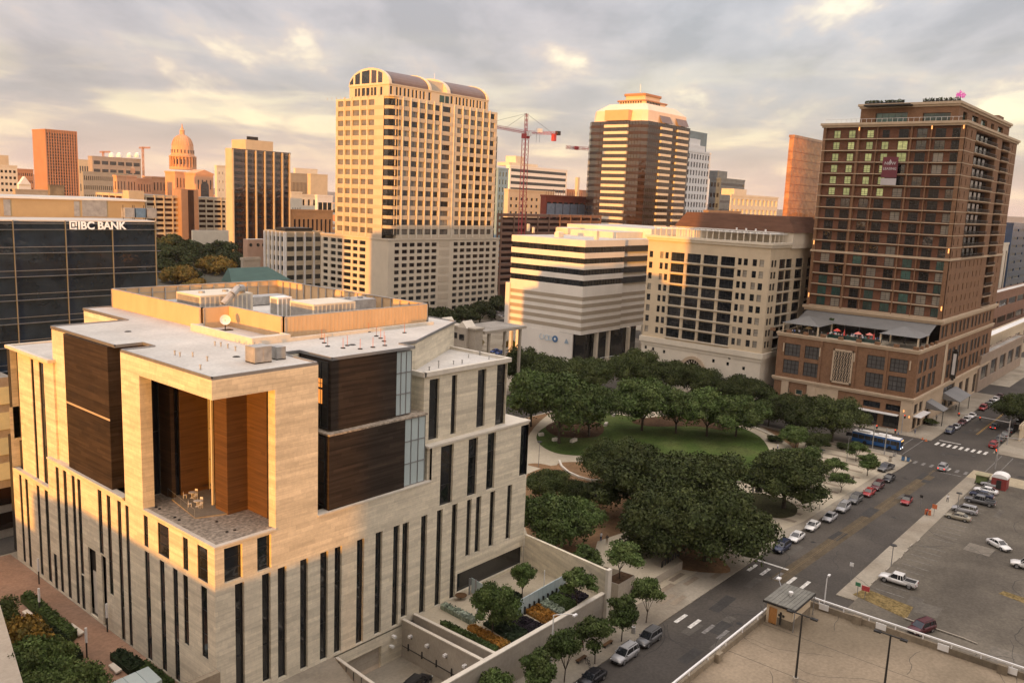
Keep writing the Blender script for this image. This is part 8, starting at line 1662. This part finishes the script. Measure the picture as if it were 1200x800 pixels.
for k, c, px, py, l in (('suv', 'navy', 1112, 507, 'dark navy car nearest the junction on the hotel side'), ('sedan', 'silver', 1119.5, 502, 'silver car behind the dark navy one, hotel side'), ('sedan', 'maroon', 1127, 497, 'maroon car behind the silver one, hotel side'), ('sedan', 'white', 1132.5, 493.5, 'white car, first of two whites, hotel side'), ('sedan', 'white', 1138, 489, 'white car, second of two whites, hotel side'), ('suv', 'red', 1151, 480, 'red wagon further up the hotel side'), ('sedan', 'grey', 1156, 476.5, 'grey car behind the red wagon, hotel side'), ('sedan', 'silver', 1160.5, 473, 'silver car near the far end, hotel side'), ('sedan', 'white', 1165, 469.5, 'white car at the far end, hotel side'), ('sedan', 'maroon', 1170, 466, 'maroon car last on the hotel side')): car(k, c, px, py, 180, l, y=54.6, group=g3)
g4 = 'cars parked across the street from the hotel'
for k, c, px, py, l in (('suv', 'red', 1166.5, 524, 'red wagon nearest the junction opposite the hotel'), ('suv', 'grey', 1172, 517, 'dark grey wagon behind the red one opposite the hotel'), ('sedan', 'grey', 1178, 511, 'dark sedan in the middle opposite the hotel'), ('sedan', 'black', 1183, 506, 'black sedan further back opposite the hotel'), ('sedan', 'silver', 1193, 497, 'silver sedan at the right edge opposite the hotel')): car(k, c, px, py, 0, l, y=42.2, group=g4)
g5 = 'vehicles in the open parking lot'
for k, c, px, py, hd, l in (('pickup', 'white', 1052, 685, 91, 'white crew cab pickup with black bed near the dry grass'), ('sedan', 'tan', 1122, 609, 92, 'tan sedan at the near end of the parked lot row'), ('suv', 'silver', 1130, 601, 93, 'silver estate beside the tan sedan'), ('pickup', 'grey', 1148, 591, 92, 'grey and silver pickup in the middle of the lot row'), ('sedan', 'navy', 1150, 583, 90, 'dark blue sedan behind the grey pickup'), ('sedan', 'white', 1155, 578, 91, 'white sedan behind the dark blue one in the lot'), ('suv', 'silver', 1163, 571.5, 90, 'silver minivan beside the red shed'), ('sedan', 'white', 1170, 642, -127, 'lone white car in the middle of the open lot'), ('pickup', 'white', 1206, 668, 100, 'white truck cut by the right edge of the lot')): car(k, c, px, py, hd, l, z=.15, group=g5)
car('suv', 'maroon', 1079, 741, 160, 'dark maroon car just behind the garage parapet', z=.15, group=g5)
car('suv', 'black', 486, 786, 10, 'black wagon in the service court of the courthouse', z=0)
co_ = [o for o in bpy.data.objects if o.get('label', '').startswith('black wagon in the service')][0]; co_.location = (70.3, 72.2, rz_(72.2)); co_.rotation_euler = (math.radians(-13)*.2, 0, math.radians(12))
g6 = 'cars by the small stone building'
for k, c, px, py, l in (('suv', 'red', 544, 404, 'red car left of the silver one behind the courthouse roof'), ('sedan', 'silver', 553, 407, 'silver car right of the red one behind the courthouse roof'), ('sedan', 'blue', 580, 413, 'left of two blue cars behind the courthouse roof'), ('sedan', 'blue', 586, 415, 'right of two blue cars behind the courthouse roof'), ('sedan', 'silver', 592, 417, 'pale car next to the blue cars'), ('sedan', 'black', 599, 418, 'black car right of the pale one'), ('suv', 'black', 607, 420, 'dark wagon at the right end of the row behind the courthouse')): car(k, c, px, py, 180, l, group=g6)
g7 = 'cars in the lot at the foot of the vaulted tower'
for i, (c, px, py) in enumerate((('white', 573, 354), ('white', 580, 352), ('silver', 587, 350), ('white', 584, 358), ('silver', 592, 357), ('navy', 563, 352), ('white', 596, 362))): car('sedan', c, px, py+14, 90 if i % 2 else 80, ['white car under the trees, leftmost', 'white car second from left under the trees', 'silver car third under the trees', 'white car nearer in the tree-shaded lot', 'silver car beside the nearer white one', 'dark blue car left of the whites under the trees', 'white car nearest the striped office'][i]+' by the vaulted tower', group=g7)
for c, px, py, l in (('white', 215, 326, 'white car left between the oaks below the cream garage'), ('silver', 222, 322, 'silver car between the oaks below the cream garage'), ('white', 238, 352, 'white car below the autumn trees'), ('silver', 252, 350, 'silver car below the autumn trees')): car('sedan', c, px, py, 15, l)
car('suv', 'silver', 14, 584, 20, 'pale car at the left edge beyond the courthouse plaza')
car('sedan', 'white', 902, 462, 100, 'white car in the lane between apartments and hotel')
for k in PROTO.values():
    for ch in list(k.children_recursive): bpy.data.objects.remove(ch)
    bpy.data.objects.remove(k)
# bus
bx0, by0, by1 = 229.2, 58.9, 71.2
bus = thing('city_bus', 'blue and white city bus at the park corner stop', 'bus', (bx0, by0, 0)); BLU = pm('bus_blue', (.02, .10, .28), .35, .1, .4, spec=.6); w_ = 2.5; bxa, bxb = bx0-1.3, bx0+1.3
b = MB(); prf = [(bxa, .35), (bxa, 2.5), (bxa+.12, 2.95), (bxb-.12, 2.95), (bxb, 2.5), (bxb, .35)]; b.rings([[(x, y, z) for x, z in prf] for y in (by0+.25, by1)]); b.rings([[(bxa+.1, by0, .45), (bxa+.1, by0, 2.4), (bxa+.22, by0+.05, 2.8), (bxb-.22, by0+.05, 2.8), (bxb-.1, by0, 2.4), (bxb-.1, by0, .45)], [(x, by0+.26, z) for x, z in prf]]); b.build('body', [BLU], bus)
b = MB(); b.rings([[(bxa+.05, y, 2.93), (bxb-.05, y, 2.93), (bxb-.3, y, 3.12), (bxa+.3, y, 3.12)] for y in (by0+.3, by1-.1)]); b.build('roof', [METW], bus); MB().box(bxa+.4, by0+3, 3.1, bxb-.4, by0+6, 3.4).box(bxa+.4, by1-4.5, 3.1, bxb-.4, by1-1.5, 3.45).build('roof_pod', [METW], bus)
for i in range(8):
    y = by0+1.0+i*1.62; MB().box(bxa-.03, y, 1.35, bxa-.005, y+1.5, 2.45).build('side_window', [CGL], bus)
MB().box(bxa+.15, by0-.03, 1.2, bxb-.15, by0-.002, 2.5).build('windscreen', [CGL], bus); MB().box(bxa+.4, by0-.05, 2.52, bxb-.4, by0-.02, 2.78).build('destination_sign', [pm('amber_sign', (.5, .25, .03), .6, .05, 1, emit=(1, .5, .1), es=1.2)], bus)
for y in (by0+2.6, by1-3.4):
    for x in (bxa-.02, bxb-.28): MB().tube((x, y, .5), (x+.3, y, .5), .5, n=14).build('wheel', [BLACK], bus)
for x in (bxa+.3, bxb-.6): MB().box(x, by0-.05, .6, x+.3, by0-.01, .85).build('headlight', [LAMPG], bus)
MB().box(bxa-.04, by0+.3, .5, bxa-.01, by0+.95, 2.5).build('door', [CGL], bus)
# ================================================================== PEOPLE
def person_mesh(stride=.22, arm=.12, seed=0):
    me = bpy.data.meshes.new('p'); 
    J = dict(pel=(0, 0, .95, .15, .12), ch=(0, 0, 1.28, .18, .12), nk=(0.01, 0, 1.50, .065, .065), hd=(.03, 0, 1.60, .085, .09), tp=(.02, 0, 1.76, .07, .075))
    vs = []; rs = []; es = []; ix = {}
    def av(n, p, r): ix[n] = len(vs); vs.append(p); rs.append(r)
    for n, v in J.items(): av(n, v[:3], v[3:])
    for s, sg in (('l', 1), ('r', -1)):
        f_ = stride*sg
        av('hp'+s, (0, .09*sg, .90), (.10, .10)); av('kn'+s, (f_*.5+.03, .10*sg, .50), (.07, .07)); av('an'+s, (f_, .10*sg, .09), (.045, .05)); av('to'+s, (f_+.16, .11*sg, .04), (.04, .035))
        av('sh'+s, (0, .19*sg, 1.42), (.065, .065)); av('el'+s, (-f_*.4-.02, .25*sg, 1.14), (.045, .045)); av('wr'+s, (-f_*.6+arm, .25*sg, .90), (.033, .033)); av('ha'+s, (-f_*.6+arm+.03, .25*sg, .82), (.035, .02))
        es += [('pel', 'hp'+s), ('hp'+s, 'kn'+s), ('kn'+s, 'an'+s), ('an'+s, 'to'+s), ('ch', 'sh'+s), ('sh'+s, 'el'+s), ('el'+s, 'wr'+s), ('wr'+s, 'ha'+s)]
    es += [('pel', 'ch'), ('ch', 'nk'), ('nk', 'hd'), ('hd', 'tp')]
    me.from_pydata(vs, [(ix[a], ix[b]) for a, b in es], []); o = bpy.data.objects.new('p', me); C.objects.link(o); m = o.modifiers.new('s', 'SKIN')
    for i, r_ in enumerate(rs): me.skin_vertices[0].data[i].radius = r_
    me.skin_vertices[0].data[0].use_root = True; m2 = o.modifiers.new('u', 'SUBSURF'); m2.levels = 1
    bpy.context.view_layer.update(); n = bpy.data.meshes.new_from_object(o.evaluated_get(bpy.context.evaluated_depsgraph_get())); bpy.data.objects.remove(o); n.name = 'body'; n.materials.clear()
    for mm in (SKIN, SH[0], TR[0], SHOE, HAIR): n.materials.append(mm)
    for p in n.polygons:
        z = p.center.z; y = abs(p.center.y); x = p.center.x
        k = 3 if z < .10 else 2 if z < .98 and y < .21 else 0 if (z < 1.0 and y >= .21) or z > 1.50 else 1
        if z > 1.66 or (z > 1.56 and x < .0): k = 4
        p.material_index = k; p.use_smooth = True
    return n
SKIN = pm('skin', (.36, .20, .13), .6, .05, 3.); SHOE = pm('shoe_leather', (.03, .025, .02), .6, .1, 3.); HAIR = pm('hair_brown', (.04, .025, .015), .8, .2, 9.)
SH = [pm('shirt_'+n, c, .85, .1, 3.) for n, c in (('white', (.65, .63, .6)), ('blue', (.06, .12, .3)), ('red', (.45, .05, .04)), ('black', (.02, .02, .022)), ('grey', (.22, .22, .22)), ('teal', (.04, .25, .25)))]
TR = [pm('trousers_'+n, c, .85, .1, 3.) for n, c in (('dark', (.025, .027, .035)), ('tan', (.3, .24, .16)), ('jeans', (.05, .08, .16)))]
PM = [person_mesh(.22, .1), person_mesh(.04, .05), person_mesh(-.18, .14)]
def person(px, py, z, sh, tr, pose, hd, label, group=None, xy=None):
    x, y = xy if xy else G(px, py, z); o = bpy.data.objects.new('person', PM[pose]); C.objects.link(o); o.location = (x, y, z); o.rotation_euler.z = math.radians(hd); tag(o, label, 'person', group)
    for i, m in ((1, SH[sh]), (2, TR[tr])): o.material_slots[i].link = 'OBJECT'; o.material_slots[i].material = m
    return o
for px, py, z, sh, tr, ps, hd, l in ((1110, 588, .15, 0, 0, 0, 30, 'person in a white top walking on the pavement by the parking lot'), (999, 566, .15, 3, 0, 1, 200, 'person in black standing by the parked cars on the plaza'), (1072, 508, .15, 4, 2, 0, 10, 'person in grey crossing the hotel corner'), (911, 527, .17, 0, 2, 0, 120, 'person in white walking on the curved park path'), (1086, 604, .15, 2, 0, 1, 90, 'person in red beside the orange construction sign'), (794, 659, .15, 3, 0, 2, 60, 'person in black beside the railing of the raised plaza'), (882, 578, .17, 3, 0, 1, 20, 'person in black near the bins by the lawn'),
    (728, 640, 1.7, 0, 0, 1, 0, 'person in white on the steps above the raised plaza'), (711, 637, 1.7, 3, 1, 1, 40, 'person in black among the group on the steps'), (704, 634, 1.7, 0, 2, 1, 80, 'person in white left of the group on the steps'), (1092, 497, .15, 0, 1, 2, 190, 'person in white on the pavement by the hotel shops'), (1097, 492, .15, 4, 0, 0, 10, 'person in grey further up by the hotel shops'), (673, 765, .14, 2, 0, 1, 90, 'person in red standing by the street trees'), (952, 530, .17, 1, 0, 1, 0, 'person in blue by the bus stop hedge'), (1052, 513, .15, 1, 1, 1, 90, 'person in blue at the kerb near the bus'), (1120, 480, .15, 3, 0, 0, 180, 'person in black under the hotel awning')):
    person(px, py, z, sh, tr, ps, hd, l)
R5 = random.Random(3)
for i in range(46):
    y = R5.uniform(75, 90); x = R5.uniform(253.2, 259.5); person(0, 0, pz-.12, R5.choice((0, 0, 2, 5, 1, 4, 0)), R5.randrange(3), 1, R5.uniform(0, 360), 'person standing in the crowd on the hotel pool terrace', 'people on the hotel pool terrace', (x, y))
for i in range(7): y = R5.uniform(92, 100); person(0, 0, pz-.3, R5.choice((0, 1, 4)), 0, 1, R5.uniform(0, 360), 'person standing near the cream umbrella on the hotel terrace', 'people by the cream umbrella', (R5.uniform(252, 256), y))
UM = [pm('umbrella_red', (.6, .07, .05), .8, .1, 3.), pm('umbrella_cream', (.62, .45, .22), .8, .1, 3.), pm('umbrella_pink', (.6, .2, .16), .8, .1, 3.)]
for (x, y, m, o_, l) in ((254, 95.5, 1, 1, 'open cream umbrella at the left of the hotel terrace'), (254.5, 85.0, 0, 0, 'closed red umbrella at the left of the hotel pool'), (254.5, 76.5, 0, 0, 'closed red umbrella at the right of the hotel pool'), (256, 81.5, 2, 1, 'open pink umbrella behind the hotel pool crowd'), (257, 88, 0, 1, 'open red umbrella behind the closed one'), (257, 78.5, 2, 1, 'open pink umbrella right of the other one')):
    t = thing('umbrella', l, 'umbrella', (x, y, pz-.1)); MB().tube((x, y, pz-.1), (x, y, pz+2.4), .04, n=5).build('pole', [METW], t)
    (MB().lathe(x, y, [(1.15, pz+1.9), (.6, pz+2.3), (.02, pz+2.6)], 8) if o_ else MB().lathe(x, y, [(.28, pz+1.0), (.22, pz+1.9), (.02, pz+3.0)], 8)).build('canopy', [UM[m]], t)
# ================================================================== BICYCLES
def bike(px, py, hd, label, mat):
    x, y = G(px, py); t = thing('bicycle', label, 'bicycle', (x, y, .14), None, math.radians(hd))
    def add(nm, b, m): o = bpy.data.objects.new(nm, b.mesh(nm, m)); C.objects.link(o); o.parent = t
    for cx2 in (-.52, .52):
        w = MB(); n_ = 14
        for i in range(n_): a0, a1 = 2*math.pi*i/n_, 2*math.pi*(i+1)/n_; w.tube((cx2+.33*math.cos(a0), 0, .35+.33*math.sin(a0)), (cx2+.33*math.cos(a1), 0, .35+.33*math.sin(a1)), .025, n=4, cap=False)
        add('wheel', w, [BLACK])
    f_ = MB()
    for a, c in (((-.52, .35), (-.12, .30)), ((-.12, .30), (.38, .80)), ((-.12, .30), (-.22, .85)), ((-.22, .80), (.36, .82)), ((-.52, .35), (-.2, .75)), ((.52, .35), (.36, .95))): f_.tube((a[0], 0, a[1]), (c[0], 0, c[1]), .025, n=5)
    add('frame', f_, [mat]); add('seat', MB().box(-.36, -.07, .85, -.12, .07, .91), [BLACK]); add('handlebar', MB().tube((.36, -.26, .98), (.36, .26, .98), .02, n=5), [METD])
bike(679, 762, 30, 'red rental bicycle under the street trees', PT['red']); bike(683, 760, 40, 'second red rental bicycle leaning beside the first', PT['red']); bike(689, 781, 60, 'dark bicycle locked by the black sedan', METD); bike(960, 597, 20, 'dark bicycle near the silver sedan', METD)
# benches under the street trees
for px, py, l in ((712, 757, 'low dark bench between two street trees'), (681, 775, 'low bench left of the black bicycle')):
    x, y = G(px, py); t = thing('bench', l, 'bench', (x, y, .14)); MB().box(x-1, y-.25, .5, x+1, y+.25, .58).build('seat', [WOOD], t)
    for s in (-1, 1): MB().box(x+s*.8-.06, y-.2, .13, x+s*.8+.06, y+.2, .5).build('leg', [METD], t)

for k_, f_ in (('orange marker posts on the courthouse roof', 'thin orange post on the courthouse roof, %s of the posts'), ('chairs on the corner terrace', 'white metal chair on the corner terrace, %s of the six'), ('vent pipes on the courthouse roof', 'short grey vent pipe on the pale courthouse roof, %s of the pipes'), ('wheel stops along the pavement edge', 'pale concrete wheel stop by the pavement edge of the lot, %s'), ('drain covers in the terrace gravel', 'small dark drain cover in the terrace gravel, %s of seven'), ('brackets on the service court wall', 'small dark bracket low on the service court wall, %s of five'), ('lamps on the service court wall', 'small white lamp on the service court wall, %s of four'), ('planters along the hotel roof edge', 'dark planter tub on the hotel roof edge, %s of the row'), ('white vents behind the roof pergola', 'small white vent behind the roof pergola, %s of four'), ('young street trees by the hotel shops', 'thin young street tree before the hotel shops, %s'), ('people by the cream umbrella', 'person near the cream umbrella on the hotel terrace, %s of seven')): relabel(k_, f_)

# the evening haze over the whole town
hb = MB().box(-2600, -2600, -6.5, 9400, 9400, 160)
hm = bpy.data.materials.new('evening_haze'); hm.use_nodes = True; hn = hm.node_tree.nodes; hn.remove(hn['Principled BSDF']); pv = hn.new('ShaderNodeVolumePrincipled'); pv.inputs['Density'].default_value = .000035; pv.inputs['Color'].default_value = (.96, .90, .86, 1); hm.node_tree.links.new(pv.outputs[0], hn['Material Output'].inputs['Volume'])
hb.build('haze', [hm], kind='stuff')
